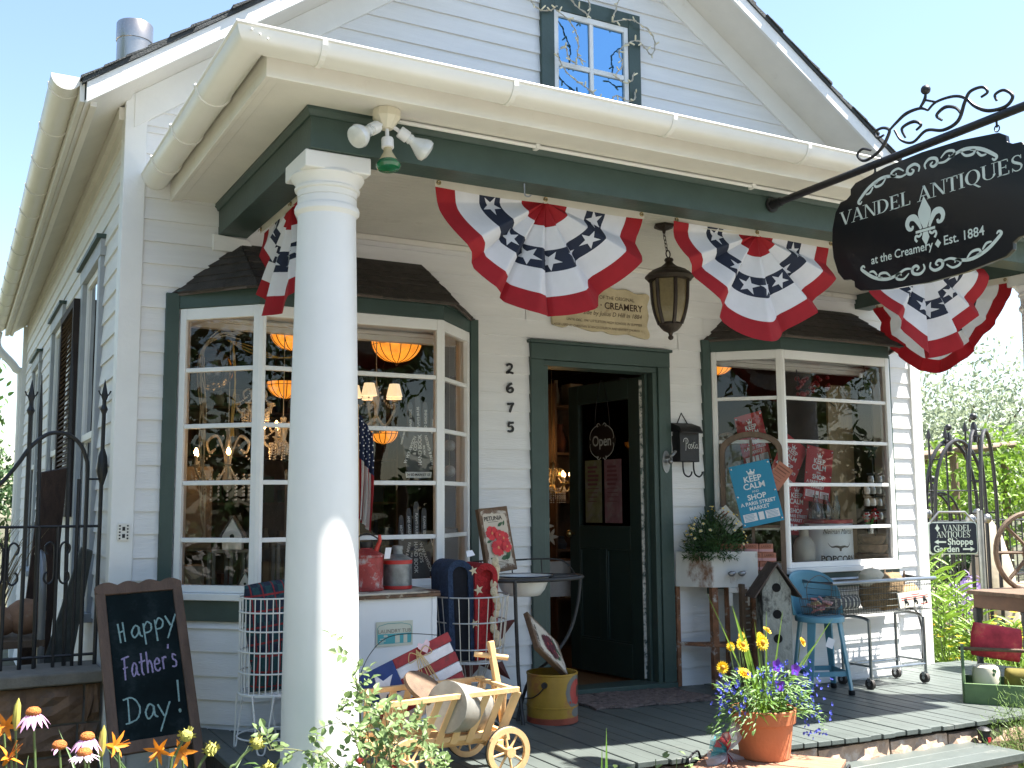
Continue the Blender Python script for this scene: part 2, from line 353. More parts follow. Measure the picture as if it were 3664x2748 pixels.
# beadboard ceiling
m=MB(); y=-PD+.161
while y<-.02:
    y1=min(y+.042,-.018); m.hexa([(PL+.161,y,2.802),(PR_-.161,y,2.802),(PL+.161,y1-.005,2.802),(PR_-.161,y1-.005,2.802),(PL+.161,y,2.822),(PR_-.161,y,2.822),(PL+.161,y1-.005,2.822),(PR_-.161,y1-.005,2.822)]); y=y1
m.box(PL+.16,PR_-.16,-PD+.16,-.002,2.8225,2.83); m.box(PL+.161,PR_-.161,-.0175,-.0165,2.79,2.82)
obj('porch_ceiling',m,M['cream'],house,bev=0,smooth=0)
m=MB().box(PL+.161,PR_-.161,-.036,-.0168,2.765,2.8015); obj('ceiling_trim',m,M['cream'],house,bev=.006)
# columns
def column(x,y):
    z0=zf(x); m=MB()
    pr=[(.185,z0),(.19,z0+.02),(.185,z0+.05),(.168,z0+.06),(.158,z0+.075)]
    for k in range(15): t=k/14; pr.append((.157-.033*t**1.5,z0+.1+(2.445-z0-.1)*t))
    pr+= [(.129,2.452),(.138,2.462),(.139,2.476),(.134,2.488),(.127,2.492),(.126,2.522),(.1225,2.523),(.1225,2.527),(.127,2.528),(.129,2.552),(.138,2.556),(.14,2.566),(.132,2.572),(.136,2.584),(.15,2.6),(.158,2.614),(.156,2.622)]
    c=m.lathe(pr,(x,y,0),48)
    col=obj('column',m,M['colpaint'],house,smooth=35)
    obj('column_capital',MB().box(x-.145,x+.145,y-.145,y+.145,2.618,2.693),M['colpaint'],col,bev=.006)
    return col
column(-2.632,-1.462); column(2.25,-1.462)
# beam seats on the wall
obj('beam_bracket',MB().prism([(0,0),(.21,0),(.21,.05),(.19,.075),(0,.09)],(PL-.03,-.002,2.605),(1,0,0),(0,0,1),.028),M['white'],house,bev=.003)
# ------------------------------------------------------------------ porch floor, steps
m=MB(); x=-2.88
while x<3.15:
    x1=x+.092; e=rnd(-.012,.012); dz=rnd(-.002,.002)
    for (a,b) in ((x,x1-.0045),): m.hexa([(a,-1.70+e,zf(a)-.026),(b,-1.70+e,zf(b)-.026),(a,-.004,zf(a)-.026),(b,-.004,zf(b)-.026),(a,-1.70+e,zf(a)+dz),(b,-1.70+e,zf(b)+dz),(a,-.004,zf(a)+dz),(b,-.004,zf(b)+dz)])
    x=x1
obj('porch_floor',m,M['floor'],house,bev=.0035,smooth=0)
m=MB().hexa([(-2.87,-1.6,-.45),(3.14,-1.6,-.45),(-2.87,-.006,-.45),(3.14,-.006,-.45),(-2.87,-1.6,zf(-2.92)-.06),(3.14,-1.6,zf(3.14)-.06),(-2.87,-.006,zf(-2.92)-.06),(3.14,-.006,zf(3.14)-.06)])
m.hexa([(-2.87,-1.62,zf(-2.92)-.06),(3.14,-1.62,zf(3.14)-.06),(-2.87,-.006,zf(-2.92)-.06),(3.14,-.006,zf(3.14)-.06),(-2.87,-1.62,zf(-2.92)-.03),(3.14,-1.62,zf(3.14)-.03),(-2.87,-.006,zf(-2.92)-.03),(3.14,-.006,zf(3.14)-.03)])
obj('porch_base',m,M['soil'],house,smooth=0)
def rock(mb,x0,x1,y0,y1,z0,z1,rough=.018,nx=6,nz=4):
    """a rough faced block: front (-y) face is broken up, the rest plain"""
    vs=[];fs=[]
    for j in range(nz+1):
        for i in range(nx+1):
            ed=i in(0,nx) or j in(0,nz); vs.append((x0+(x1-x0)*i/nx+(rnd(-.006,.006)),y0-(0 if ed else rnd(0,rough*1.6)+.008),z0+(z1-z0)*j/nz+rnd(-.004,.004)))
    for j in range(nz):
        for i in range(nx): a=j*(nx+1)+i; fs.append((a,a+1,a+nx+2,a+nx+1))
    mb.add(vs,fs); mb.box(x0,x1,y0+.001,y1,z0,z1)
m=MB()
for zz0,zz1 in ((-.3,-.02),(-.46,-.31)):
    x=-2.9
    while x<3.1:
        l=rnd(.3,.52); b=min(x+l,3.12); rock(m,x+.008,b-.008,-1.675,-1.632,zz0-.028*x+.008,zz1-.028*x-.012); x=b
m.mat(1).box(-2.86,3.13,-1.655,-1.6005,-.46,-.05-.02)
obj('stone_riser',m,[M['stone'],M['mortar']],house,smooth=0)
m=MB()
for k in range(3): y=-2.02+.117*k; m.box(-.12,1.05,y,y+.111,-.14,-.1-.002*k)
m.box(-.12,1.05,-2.0,-1.68,-.16,-.1405)
obj('porch_step',m,M['floor'],house,bev=.004)
m=MB(); x=-.08
for z0,z1 in ((-.3,-.165),(-.46,-.31)):
    x=-.08
    while x<1.0: l=rnd(.3,.45); b=min(x+l,1.02); rock(m,x+.006,b-.006,-1.985,-1.95,z0,z1); x=b
m.mat(1).box(-.1,1.0,-1.96,-1.69,-.46,-.162)
obj('stone_riser',m,[M['stone'],M['mortar']],house,smooth=0)
# ------------------------------------------------------------------ door
dt=MB(); dt.box(-.80,-.705,-.034,-.003,zf(-.75),2.128).box(.19,.29,-.034,-.003,zf(.2),2.128).box(-.80,.29,-.036,-.003,2.1285,2.232).box(-.815,.305,-.05,-.003,2.2325,2.252)
dt.box(-.704,-.668,-.02,.13,.05,2.09).box(.152,.189,-.02,.13,.03,2.09).box(-.704,.189,-.02,.13,2.0905,2.127).box(-.667,-.645,.04,.075,.05,2.089).box(.13,.151,.04,.075,.03,2.089)
obj('door_frame',dt,M['green'],house,bev=.003)
obj('door_sill',MB().hexa([(-.8,-.06,zf(-.8)-.01),(.28,-.06,zf(.28)-.01),(-.7,.14,zf(-.8)),(.19,.14,zf(.28)),(-.8,-.06,zf(-.8)+.03),(.28,-.06,zf(.28)+.035),(-.7,.14,.06),(.19,.14,.05)]),M['green'],house,bev=.003)
# the open leaf swings inward: u runs from hinge to free edge
DW,DH0,DH1=.76,.045,2.07; ang=R(97); hinge=Vector((.148,.085,0)); du=Vector((cos(ang),sin(ang),0)); dn=Vector((-sin(ang),cos(ang),0))   # dn points to the left, at the camera
def dbox(mb,u0,u1,z0,z1,t0,t1):
    v=[hinge+du*u+dn*t+Vector((0,0,z)) for z in(z0,z1) for t in (t0,t1) for u in (u0,u1)]; mb.hexa(v)
m=MB(); dbox(m,0,.11,DH0,DH1,0,.042); dbox(m,DW-.11,DW,DH0,DH1,0,.042)
for a,b in ((DH0,.27),(.9,1.06),(1.93,DH1)): dbox(m,.1105,DW-.1105,a,b,.0005,.0415)
dbox(m,.36,.43,.2705,.8995,.0005,.0415); dbox(m,.1105,DW-.1105,.2705,.8995,.014,.028)
for (u0,u1) in ((.1105,.36),(.43,DW-.1105)):
    for k in range(4):
        a=[(u0,u0+.015,.27,.9),(u1-.015,u1,.27,.9),(u0,u1,.27,.285),(u0,u1,.885,.9)][k]; dbox(m,a[0],a[1],a[2],a[3],.029,.039)
door=obj('door',m,M['doorg'],house,bev=.003,label='dark green half glazed door standing open into the shop')
m=MB(); dbox(m,.1115,DW-.1115,1.061,1.929,.018,.023); obj('door_glass',m,M['glass'],door)
m=MB(); dbox(m,-.006,-.0005,DH0+.02,DH1-.02,.002,.04); obj('door_edge',m,mat('chipped_edge',(.5,.48,.43),.7,var=.3,scale=30,col2=(.05,.08,.07),amt=1,spots=.48),door)
m=MB(); 
m.tube([hinge+du*(DW-.05)+dn*.043+Vector((0,0,1.0)),hinge+du*(DW-.05)+dn*.075+Vector((0,0,1.0))],.01); m.sphere(hinge+du*(DW-.05)+dn*.09+Vector((0,0,1.0)),.026); obj('door_knob',m,M['brass'],door)
m=MB()
m.prism([(.032*cos(2*pi*k/20),.075*sin(2*pi*k/20)) for k in range(20)],(.238,-.034,1.49),(1,0,0),(0,0,1),.006)
m.tube(curve([(.238,-.04,1.52),(.245,-.075,1.525),(.262,-.085,1.54),(.285,-.08,1.56)],4),.011,8); m.sphere((.25,-.07,1.49),.017)
obj('door_latch',m,M['pewter'],house)
# ------------------------------------------------------------------ bay windows
ZR=[1.93,1.632,1.335,1.04]
def bay(xa,lab):
    ca,fw,d=.337,1.05,.363
    P=[Vector((xa,-.03,0)),Vector((xa+ca,-d,0)),Vector((xa+ca+fw,-d,0)),Vector((xa+2*ca+fw,-.03,0))]
    base=MB(); frame=MB(); glass=MB(); apron=MB(); sill=MB(); head=MB(); trim=MB()
    for i in range(3):
        a,b=P[i],P[i+1]; t=(b-a).normalized(); nn=Vector((t.y,-t.x,0)); L=(b-a).length
        mp=lambda u,o,z,a=a,t=t,nn=nn:tuple(a+t*u+nn*(o-.02)+Vector((0,0,z)))
        def pb(mb,u0,u1,z0,z1,o0,o1): mb.hexa([mp(u,o,z) for z in (z0,z1) for o in (o0,o1) for u in (u0,u1)])
        courses(base,-.12,.635,0,L,[],mp); pb(base,.012,L-.012,-.12,.63,-.05,-.003)
        pb(apron,-.004,L+.004,.63,.735,-.05,.026)
        pb(sill,-.012,L+.012,.736,.772,-.06,.05)
        e=.036
        pb(frame,0,e,.7725,2.262,-.03,.02); pb(frame,L-e,L,.7725,2.262,-.03,.02); pb(frame,e,L-e,2.2,2.2618,-.0295,.0195); pb(frame,e,L-e,.7727,.81,-.0295,.0195)
        for z in ZR: pb(frame,e,L-e,z-.012,z+.012,-.016,.012)
        if i<2: frame.lathe([(.022,.773),(.022,2.261)],tuple(mp(L,-.003,0)),8)
        zz=[.81]+ZR[::-1]+[2.2]
        for k in range(5):
            tl=rnd(-.006,.006); zz0,zz1=zz[k]+(.012 if k else 0),zz[k+1]-(.012 if k<4 else 0)
            glass.add([mp(e,-.004+tl,zz0),mp(L-e,-.004-tl*.7,zz0),mp(L-e,-.004-tl,zz1),mp(e,-.004+tl*.7,zz1)],[(0,1,2,3)])
        pb(head,-.004,L+.004,2.2625,2.345,-.05,.026); pb(head,-.012,L+.012,2.3455,2.362,-.05,.04)
    root=obj('bay_window',frame,M['white'],house,bev=.003,label=lab)
    obj('panes',glass,M['glass'],root,smooth=0); obj('bay_siding',base,M['siding'],root,smooth=0); obj('apron',apron,M['green'],root,bev=.003); obj('sill',sill,M['white'],root,bev=.004); obj('header',head,M['green'],root,bev=.003)
    for x0,x1 in ((xa-.075,xa-.006),(P[3].x+.006,P[3].x+.06)): obj('casing',MB().box(x0,x1,-.034,-.003,.6,2.345),M['green'],root,bev=.003)
    # hipped shingle roof against the wall
    o=.085; q=o*.45
    ev=[Vector((xa-.03,-.004,2.352)),Vector((xa+ca-q,-d-o,2.352)),Vector((xa+ca+fw+q,-d-o,2.352)),Vector((P[3].x+.03,-.004,2.352))]
    tp=[Vector((xa+ca-.02,-.004,2.66)),Vector((xa+ca+fw+.02,-.004,2.66))]
    rf=MB(); rf.add([tuple(p) for p in ev+tp],[(0,1,4),(1,2,5,4),(2,3,5),(3,2,1,0)])
    n=6
    for (a,b,c,dd) in ((ev[0],ev[1],tp[0],tp[0]),(ev[1],ev[2],tp[1],tp[0]),(ev[2],ev[3],tp[1],tp[1])):
        nrm=(b-a).cross(dd-a).normalized()
        if nrm.z<0: nrm=-nrm
        for k in range(n):
            t0=k/n-(.03 if k==0 else 0); t1=min((k+1.15)/n,1); u=0; L=(b-a).length*(1-t0)
            while u<1:
                u1=min(u+rnd(.1,.24)/max(L,.1),1)
                lo=t0-rnd(0,.05)*(1 if rnd(0,1)<.5 else 0); f=lambda u_,t_:a.lerp(b,u_).lerp(dd.lerp(c,u_),t_)
                h=rnd(.006,.014)
                rf.face(*[tuple(p) for p in (f(u,lo)+nrm*h,f(u1,lo)+nrm*h,f(u1,t1)+nrm*.002,f(u,t1)+nrm*.002)]); rf.face(*[tuple(p) for p in (f(u,lo)+nrm*h,f(u1,lo)+nrm*h,f(u1,lo),f(u,lo))])
                u=u1
    obj('bay_roof',rf,M['shingle'],root,smooth=0)
    fb=MB()
    for a,b in zip(ev,ev[1:]): fb.bar(a-Vector((0,0,.008)),b-Vector((0,0,.008)),.012,.022)
    obj('drip_board',fb,mat('drip_board',(.11,.085,.07),.8,var=.2),root)
    # inside: ledge, ceiling and its moulding
    fl=[(xa+.02,-.02),(xa+ca,-d+.03),(xa+ca+fw,-d+.03),(P[3].x-.02,-.02)]
    obj('display_ledge',MB().prism(fl+[(P[3].x-.02,.34),(xa+.02,.34)],(0,0,.735),(1,0,0),(0,1,0),.036),M['cream'],root)
    cl=MB().prism(fl+[(P[3].x-.02,.16),(xa+.02,.16)],(0,0,2.263),(1,0,0),(0,1,0),.03)
    cl.box(xa,P[3].x,.101,.16,2.195,2.2625); cl.box(xa,P[3].x,.07,.1005,2.225,2.245)
    obj('bay_ceiling',cl,M['cream'],root)
bay(-2.955,'wide bay window beside the column with lamps glowing inside'); bay(.652,'bay window right of the door with posters and a popcorn tin inside')
# ------------------------------------------------------------------ gable window and side windows
m=MB(); x0,x1=-.70,.10
m.box(x0,x0+.1,-.036,-.003,3.68,4.6).box(x1-.1,x1,-.036,-.003,3.68,4.6).box(x0+.1,x1-.1,-.036,-.003,4.495,4.6).box(x0-.02,x1+.02,-.06,-.003,3.63,3.68)
gw=obj('gable_window',m,M['green'],house,bev=.003)
m=MB(); m.box(-.6,-.565,-.03,-.004,3.69,4.494).box(-.035,0,-.03,-.004,3.69,4.494).box(-.565,-.035,-.0295,-.004,4.455,4.494).box(-.565,-.035,-.0295,-.004,3.69,3.73).box(-.315,-.285,-.026,-.004,3.73,4.455).box(-.565,-.315,-.0255,-.004,4.11,4.145).box(-.285,-.035,-.0255,-.004,4.11,4.145)
obj('sash',m,M['white'],gw,bev=.003)
m=MB()
for a,b in ((-.565,-.315),(-.285,-.035)):
    for c,d in ((3.73,4.11),(4.145,4.455)): m.face((a,-.012,c),(b,-.013,c),(b,-.0115,d),(a,-.0125,d))
m.box(-.6,0,-.0035,-.002,3.69,4.49)
g1=MB(); g1.v=m.v[:16]; g1.f=m.f[:4]; g1.mi=[0]*4
obj('panes',g1,M['skyglass'],gw,smooth=0)
obj('dark_backing',MB().box(-.6,0,-.0038,-.002,3.69,4.49),M['iwall'],gw)  # dark sheet standing in for the unlit room behind the gable panes
gtrim=mat('grey_trim',(.36,.38,.4),.55,var=.1,scale=5,col2=(.2,.22,.22),amt=.5,spots=.6)
for (a,b,c,d) in wins:
    def lb(mb,u0,u1,z0,z1,o0,o1): mb.hexa([left(u,o,z) for z in (z0,z1) for o in (o0,o1) for u in (u0,u1)])
    m=MB(); lb(m,a,a+.1,c,d,.002,.036); lb(m,b-.1,b,c,d,.002,.036); lb(m,a-.02,b+.02,d+.0005,d+.1,.002,.04); lb(m,a-.04,b+.04,c-.05,c-.0005,.002,.07)
    wo=obj('side_window',m,gtrim,house,bev=.003)
    m=MB(); lb(m,a-.03,b+.03,d+.1005,d+.125,.002,.065); obj('window_cap',m,M['green'],wo)
    m=MB(); mid=(c+d)/2
    for z0,z1,o in ((c,mid+.02,-.01),(mid-.02,d,.008)):
        lb(m,a+.1005,a+.145,z0,z1,o-.025,o); lb(m,b-.145,b-.1005,z0,z1,o-.025,o); lb(m,a+.145,b-.145,z1-.045,z1,o-.025,o); lb(m,a+.145,b-.145,z0,z0+.045,o-.025,o)
    obj('sash',m,M['white'],wo,bev=.003)
    m=MB(); m.face(left(a+.1,-.02,c),left(b-.1,-.02,c),left(b-.1,-.02,mid),left(a+.1,-.02,mid)); m.face(left(a+.1,-.006,mid),left(b-.1,-.006,mid),left(b-.1,-.006,d),left(a+.1,-.006,d)); obj('panes',m,M['glass'],wo,smooth=0)
# ------------------------------------------------------------------ interior shell
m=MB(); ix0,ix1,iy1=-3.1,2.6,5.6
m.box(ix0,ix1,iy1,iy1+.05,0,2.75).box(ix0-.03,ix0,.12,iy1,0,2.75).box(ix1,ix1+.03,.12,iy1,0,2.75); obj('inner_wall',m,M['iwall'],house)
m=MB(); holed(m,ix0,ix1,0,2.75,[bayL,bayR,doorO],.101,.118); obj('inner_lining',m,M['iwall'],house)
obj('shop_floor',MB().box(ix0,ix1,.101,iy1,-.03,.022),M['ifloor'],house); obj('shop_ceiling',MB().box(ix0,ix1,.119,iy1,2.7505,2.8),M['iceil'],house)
# flue on the roof, outlet on the corner board, conduit, socket low on the wall
m=MB().lathe([(.125,-1.3),(.125,-.14),(.131,-.138),(.131,-.01),(.125,0),(.118,-.01)],(-2.915,2.2,4.80),28); obj('flue',m,mat('galvanised_flue',(.45,.4,.35),.25,.95,var=.3,scale=5,stretch=(1,1,.3)),house)
m=MB().tube(curve([(-2.42,-1.665,2.853),(-2.3,-1.67,2.853),(-.3,-1.67,2.853),(2.25,-1.67,2.853)],2),.0095,8)
for x in (-1.7,-.4,.9): m.box(x-.01,x+.01,-1.683,-1.646,2.842,2.8655)
obj('conduit',m,M['white'],house)
m=MB().prism([(-.026,-.04),(.026,-.04),(.03,-.034),(.03,.034),(.026,.045),(-.026,.045),(-.03,.034),(-.03,-.034)],(-3.205,-.027,1.085),(1,0,0),(0,0,1),.012)
oc=obj('outlet',m,M['cream'],house)
m=MB()
for dz in (.018,-.018): m.box(-3.212,-3.198,-.041,-.0395,1.085+dz-.01,1.085+dz+.01)
for k in range(5):
    for s_ in (-.019,.019): m.box(-3.205+s_-.004,-3.205+s_+.004,-.041,-.0395,1.05+.016*k,1.058+.016*k)
obj('outlet_slots',m,M['black'],oc)
# raised house number, brush strokes in black metal
nums={'2':[(-.026,.02),(-.012,.03),(.008,.028),(.015,.014),(.006,-.002),(-.012,-.016),(-.024,-.028),(.0,-.024),(.024,-.03)],
 '6':[(.014,.03),(-.008,.02),(-.022,-.002),(-.02,-.022),(-.004,-.032),(.014,-.026),(.02,-.01),(.008,0),(-.008,-.004),(-.018,-.012)],
 '7':[(-.022,.024),(-.005,.024),(.024,.028),(.012,.01),(.004,-.008),(-.004,-.032)],
 '5':[(.024,.03),(.0,.028),(-.01,.028),(-.013,.004),(.006,.006),(.018,-.006),(.016,-.022),(0,-.03),(-.02,-.026)]}
for ch,z in zip('2675',(2.055,1.935,1.812,1.69)):
    m=MB(); pts=curve(nums[ch],5); n=len(pts); ws=[.008+.006*abs(sin(5*i/n+1)) for i in range(n)]; s_=.93
    pts=[(x*s_,y*s_) for x,y in pts]
    ribbon(m,pts,ws,(-.945,-.026,z),(1,0,0),(0,0,1)); ribbon(m,pts,ws,(-.945,-.017,z),(1,0,0),(0,0,1))
    N2=len(m.v)//2
    for i in range(n-1):
        for s2 in (0,1): a,b=2*i+s2,2*i+2+s2; m.f.append((a,b,N2+b,N2+a)); m.mi.append(0)
    obj('house_number',m,M['black'],house)
# ground and surrounding land
m=MB(); n=24
G0=-.46
vs=[];fs=[]
ext=[-160,-60,-25,-12,-8,-6,-5,-4,-3,-2,-1,0,1,2,3,4,5,6,8,12,25,60,160]
for y in ext:
    for x in ext: vs.append((x,y,G0+(rnd(-.015,.015) if abs(x)<9 and abs(y)<9 else 0)+(.22 if (x>3.1 and y>-1.0) else 0)))
k=len(ext)
for j in range(k-1):
    for i in range(k-1): fs.append((j*k+i,j*k+i+1,(j+1)*k+i+1,(j+1)*k+i))
m.add(vs,fs); gd=obj('ground',m,mat('garden_ground',(.06,.055,.032),.95,var=.4,scale=2.5,bump=.8,bscale=14,col2=(.09,.1,.04),amt=.8,spots=.5)); gd['kind']='structure'
# ------------------------------------------------------------------ bunting
red=mat('bunting_red',(.34,.008,.014),.8,var=.12,scale=9,bump=.25,bscale=25,trans=.22)
whitecl=mat('bunting_white',(.74,.74,.77),.8,var=.05,scale=9,bump=.25,bscale=25,trans=.25)
navy=mat('bunting_navy',(.012,.018,.04),.8,var=.15,scale=9,bump=.25,bscale=25,trans=.1)
def bunting(label,c,ax,nn,W=.59,H=.58,seed=1,sag=0.):
    rr=random.Random(seed); ph=[rr.uniform(0,6.28) for _ in range(8)]; npl=11
    t=thing('bunting',label,'bunting',c,group='patriotic fan buntings hung inside the porch beam')
    ax=Vector(ax); nn=Vector(nn)
    def P(th,r,lift=0):
        k=sin(th)**.5
        f=rr_ph(th)
        amp=.004+.052*min(r*1.5,1)*(.35+.65*k)
        off=f*amp+.02*sin(3*th+ph[2])*r
        rad=r*(1-.085*abs(sin(2*th))**1.5*min(1,r*1.3)+(.02*sin(5*th+ph[4])+.02*f)*r)
        lat=W*rad*cos(th)+.03*r*rr_ph(th+.07)*k
        zz=-H*rad*sin(th)**.92*(1+sag*sin(th)**6)
        g=.05*r*r*sin(th)      # cloth bellies forward a little
        return ax*lat+Vector((0,0,zz))+nn*(off+g+lift)
    def rr_ph(th):
        u=npl*th*(1+.05*sin(2*th+ph[3]))+ph[0]+.9*sin(2.3*th+ph[6]); v=(u/(2*pi))%1
        tri=(v/.36*2-1) if v<.36 else (1-(v-.36)/.64*2)          # steep on one side, like pressed pleats falling open
        return .75*tri+.25*cos(6*th+ph[1])
    bands=[.015,.215,.415,.605,.825,1.0]; cols=[0,1,2,1,0]
    m=MB(); nth=210
    rs=[]; 
    for b in range(5):
        n=4 if b else 5
        for i in range(n): rs.append((bands[b]+(bands[b+1]-bands[b])*i/n,cols[b]))
    rs.append((1.0,0))
    for r,_ in rs: m.v+=[tuple(P(pi*i/nth,r)) for i in range(nth+1)]
    for j in range(len(rs)-1):
        for i in range(nth): a=j*(nth+1)+i; m.f.append((a,a+1,a+nth+2,a+nth+1)); m.mi.append(rs[j][1])
    fan=obj('fan',m,[red,whitecl,navy],t,smooth=70)
    for th0 in [R(a) for a in (9,38,62,84,106,133,171)]:
        s=MB(); r0=.51; th0+=rr.uniform(-.04,.04); rs_=.05; poly=star2d(rs_,.4,pi/2+rr.uniform(-.5,.5))
        # subdivide the outline so that it follows the folds
        pts=[]
        for i in range(10):
            a,b=poly[i],poly[(i+1)%10]
            for q in range(4): pts.append((a[0]+(b[0]-a[0])*q/4,a[1]+(b[1]-a[1])*q/4))
        for k in (1,2): 
            pass
        def mp(x,y):
            lx=r0*cos(th0)*W+x; lz=r0*sin(th0)*H-y
            th=math.atan2(max(lz,.001)/H,lx/W); return P(th,math.hypot(lx/W,lz/H),.0045)
        rings=[[mp(x*f,y*f) for x,y in pts] for f in (.25,.5,.75,1)]; ctr=mp(0,0); n=len(pts)
        s.add([ctr]+[p for g in rings for p in g],[(0,1+i,1+(i+1)%n) for i in range(n)]+[(1+q*n+i,1+q*n+(i+1)%n,1+(q+1)*n+(i+1)%n,1+(q+1)*n+i) for q in range(3) for i in range(n)])
        obj('star',s,whitecl,fan,smooth=0)
    h=MB()
    for i in range(30):
        a,b=-W+2*W*i/30,-W+2*W*(i+1)/30; za=lambda u:.004*sin(9*u+ph[6])
        h.face(ax*a+Vector((0,0,-.012+za(a)))+nn*.004,ax*b+Vector((0,0,-.012+za(b)))+nn*.004,ax*b+Vector((0,0,.03+za(b)))+nn*.002,ax*a+Vector((0,0,.03+za(a)))+nn*.002)
    obj('header',h,mat('bunting_header',(.68,.64,.55),.8,var=.06,trans=.2),t,smooth=0)
    for u in (-W+.02,0,W-.02):
        g=MB(); c0=ax*u+Vector((0,0,.012))+nn*.006; g.tube([c0+ax*(.009*cos(2*pi*k/12))+Vector((0,0,.009*sin(2*pi*k/12))) for k in range(12)],.0032,6,True)
        g.tube([c0+nn*-.004,c0+nn*.012+Vector((0,0,-.004)),c0+nn*.01+Vector((0,0,-.014))],.002,6); obj('grommet',g,M['brass'],t)
    return t
bunting('folded fan bunting on the side beam, half hidden behind the near white column',(-2.59,-.80,2.676),(0,-1,0),(-1,0,0),.56,.55,3)
bunting('widest fan bunting, between the near column and the hanging lantern',(-1.53,-1.452,2.672),(1,0,0),(0,-1,0),.59,.565,11,.03)
bunting('fan bunting directly right of the hanging lantern, ending at the black shop sign',(-.185,-1.452,2.672),(1,0,0),(0,-1,0),.57,.56,5,.06)
bunting('fan bunting mostly covered by the black hanging shop sign',(1.14,-1.452,2.668),(1,0,0),(0,-1,0),.52,.58,8,.03)
bunting('fan bunting on the far side beam against the bright sky, beside the far column',(2.095,-.78,2.66),(0,-1,0),(-1,0,0),.56,.56,14)
# hook screwed in the beam above the first bunting
m=MB().tube(curve([(-1.735,-1.61,2.69),(-1.735,-1.612,2.66),(-1.735,-1.615,2.635),(-1.72,-1.62,2.628),(-1.705,-1.62,2.636)],4),.0035,6); tag(obj('cup_hook',m,M['pewter']),'small metal hook screwed under the green beam','hook')
# ------------------------------------------------------------------ triple flood lamp under the soffit
fx=thing('flood_lamp','triple porch lamp holder with two clear bulbs and one green bulb','lamp',(-2.47,-1.735,2.867))
pl=mat('ivory_plastic',(.68,.63,.5),.4,var=.06)
obj('canopy',MB().lathe([(.056,-.001),(.06,-.006),(.06,-.036),(.056,-.042),(.05,-.05),(.026,-.083),(.0,-.085)],(0,0,0),10),pl,fx,smooth=25)
bulbw=mat('frosted_bulb',(.62,.63,.62),.12,var=.08,scale=20,coat=1); bulbg=mat('green_bulb',(.004,.16,.06),.08,var=.2,scale=20,coat=1,trans=.25)
for k,(d,bm,L) in enumerate((((-.75,-.34,-.55),bulbw,0),((.82,-.1,-.5),bulbw,0),((0.0,-.12,-1),bulbg,.02))):
    d=Vector(d).normalized(); q=d.to_track_quat('Z','Y').to_matrix().to_4x4(); p0=Vector((.02*(d.x),.02*d.y,-.062)); T=Matrix.Translation(p0)@q
    m=MB().lathe([(.009,0),(.009,.045+L),(.0,.046+L)],(0,0,0),8).lathe([(.024,.045+L),(.026,.05+L),(.026,.088+L),(.022,.09+L),(.0,.091+L)],(0,0,0),16)
    m.xf(T); hold=obj('lamp_holder',m,mat('porcelain',(.74,.73,.72),.35,var=.04),fx,smooth=35)
    b=MB().lathe([(.021,.09+L),(.024,.104+L),(.021,.106+L),(.02,.112+L),(.03,.132+L),(.044,.158+L),(.05,.175+L),(.046,.19+L),(.03,.199+L),(.0,.202+L)] if bm is bulbw else [(.017,.09+L),(.019,.108+L),(.021,.112+L),(.03,.128+L),(.041,.148+L)],(0,0,0),24).xf(T)
    if bm is bulbg:
        obj('bulb',b,mat('amber_neck',(.5,.42,.25),.2,var=.1),hold)
        b=MB().lathe([(.041,.148+L),(.051,.16+L),(.053,.17+L),(.046,.182+L),(.025,.189+L),(.0,.19+L)],(0,0,0),24).xf(T)
    obj('bulb',b,bm,hold)
# ------------------------------------------------------------------ hanging lantern
bronze=mat('bronze_lantern',(.035,.024,.018),.5,.3,var=.3,scale=30,bump=.3,bscale=40)
lt=thing('porch_lantern','bronze lantern with six tan glass panels hanging on a chain','lantern',(-.44,-1.0,0))
obj('canopy',MB().lathe([(.058,2.8),(.062,2.795),(.06,2.786),(.03,2.772),(.012,2.766),(.008,2.75)],(-.03,0,0),6),bronze,lt,smooth=0)
ch=MB()
for k in range(5):
    z=2.745-.022*k; a=k%2; ch.tube([(-.03+.004*k+(.007*cos(2*pi*i/10) if a else 0),(.007*cos(2*pi*i/10) if not a else 0),z+.015*sin(2*pi*i/10)) for i in range(10)],.0024,5,True)
ch.tube([(-.005+.019*cos(2*pi*i/18),.006*cos(2*pi*i/18),2.632+.021*sin(2*pi*i/18)) for i in range(18)],.004,6,True)
obj('chain',ch,bronze,lt)
obj('cap',MB().lathe([(.0,2.61),(.02,2.608),(.026,2.6),(.026,2.594),(.02,2.586),(.026,2.576),(.05,2.556),(.075,2.546),(.1,2.535),(.108,2.525),(.118,2.522),(.138,2.502),(.14,2.496),(.13,2.487),(.124,2.478),(.108,2.476),(.0,2.476)],(0,0,0),6*6),bronze,lt,smooth=35)
def lr(t): return .104-.012*t-.03*max(0,(t-.35)/.65)**2
gl=MB(); 
for k in range(6):
    for j in range(8):
        t0,t1=j/8,(j+1)/8; a,b=k*pi/3+.2,(k+1)*pi/3+.2
        gl.face(*[(lr(t)*.985*cos(x),lr(t)*.985*sin(x),2.476-.25*t) for x,t in ((a,t0),(b,t0),(b,t1),(a,t1))])
obj('glass_panel',gl,mat('tan_glass',(.3,.24,.12),.3,var=.14,scale=60,trans=.35,coat=.5),lt,smooth=20)
fr=MB()
for k in range(6):
    a=k*pi/3+.2; fr.tube([(lr(j/8)*1.01*cos(a),lr(j/8)*1.01*sin(a),2.476-.25*j/8) for j in range(9)],.011,6)
obj('frame',fr,bronze,lt)
obj('base_cup',MB().lathe([(.05,2.236),(.064,2.23),(.066,2.22),(.056,2.205),(.04,2.188),(.016,2.176),(.012,2.17),(.01,2.16),(.016,2.152),(.015,2.143),(.008,2.136),(.0,2.134)],(0,0,0),24),bronze,lt,smooth=35)
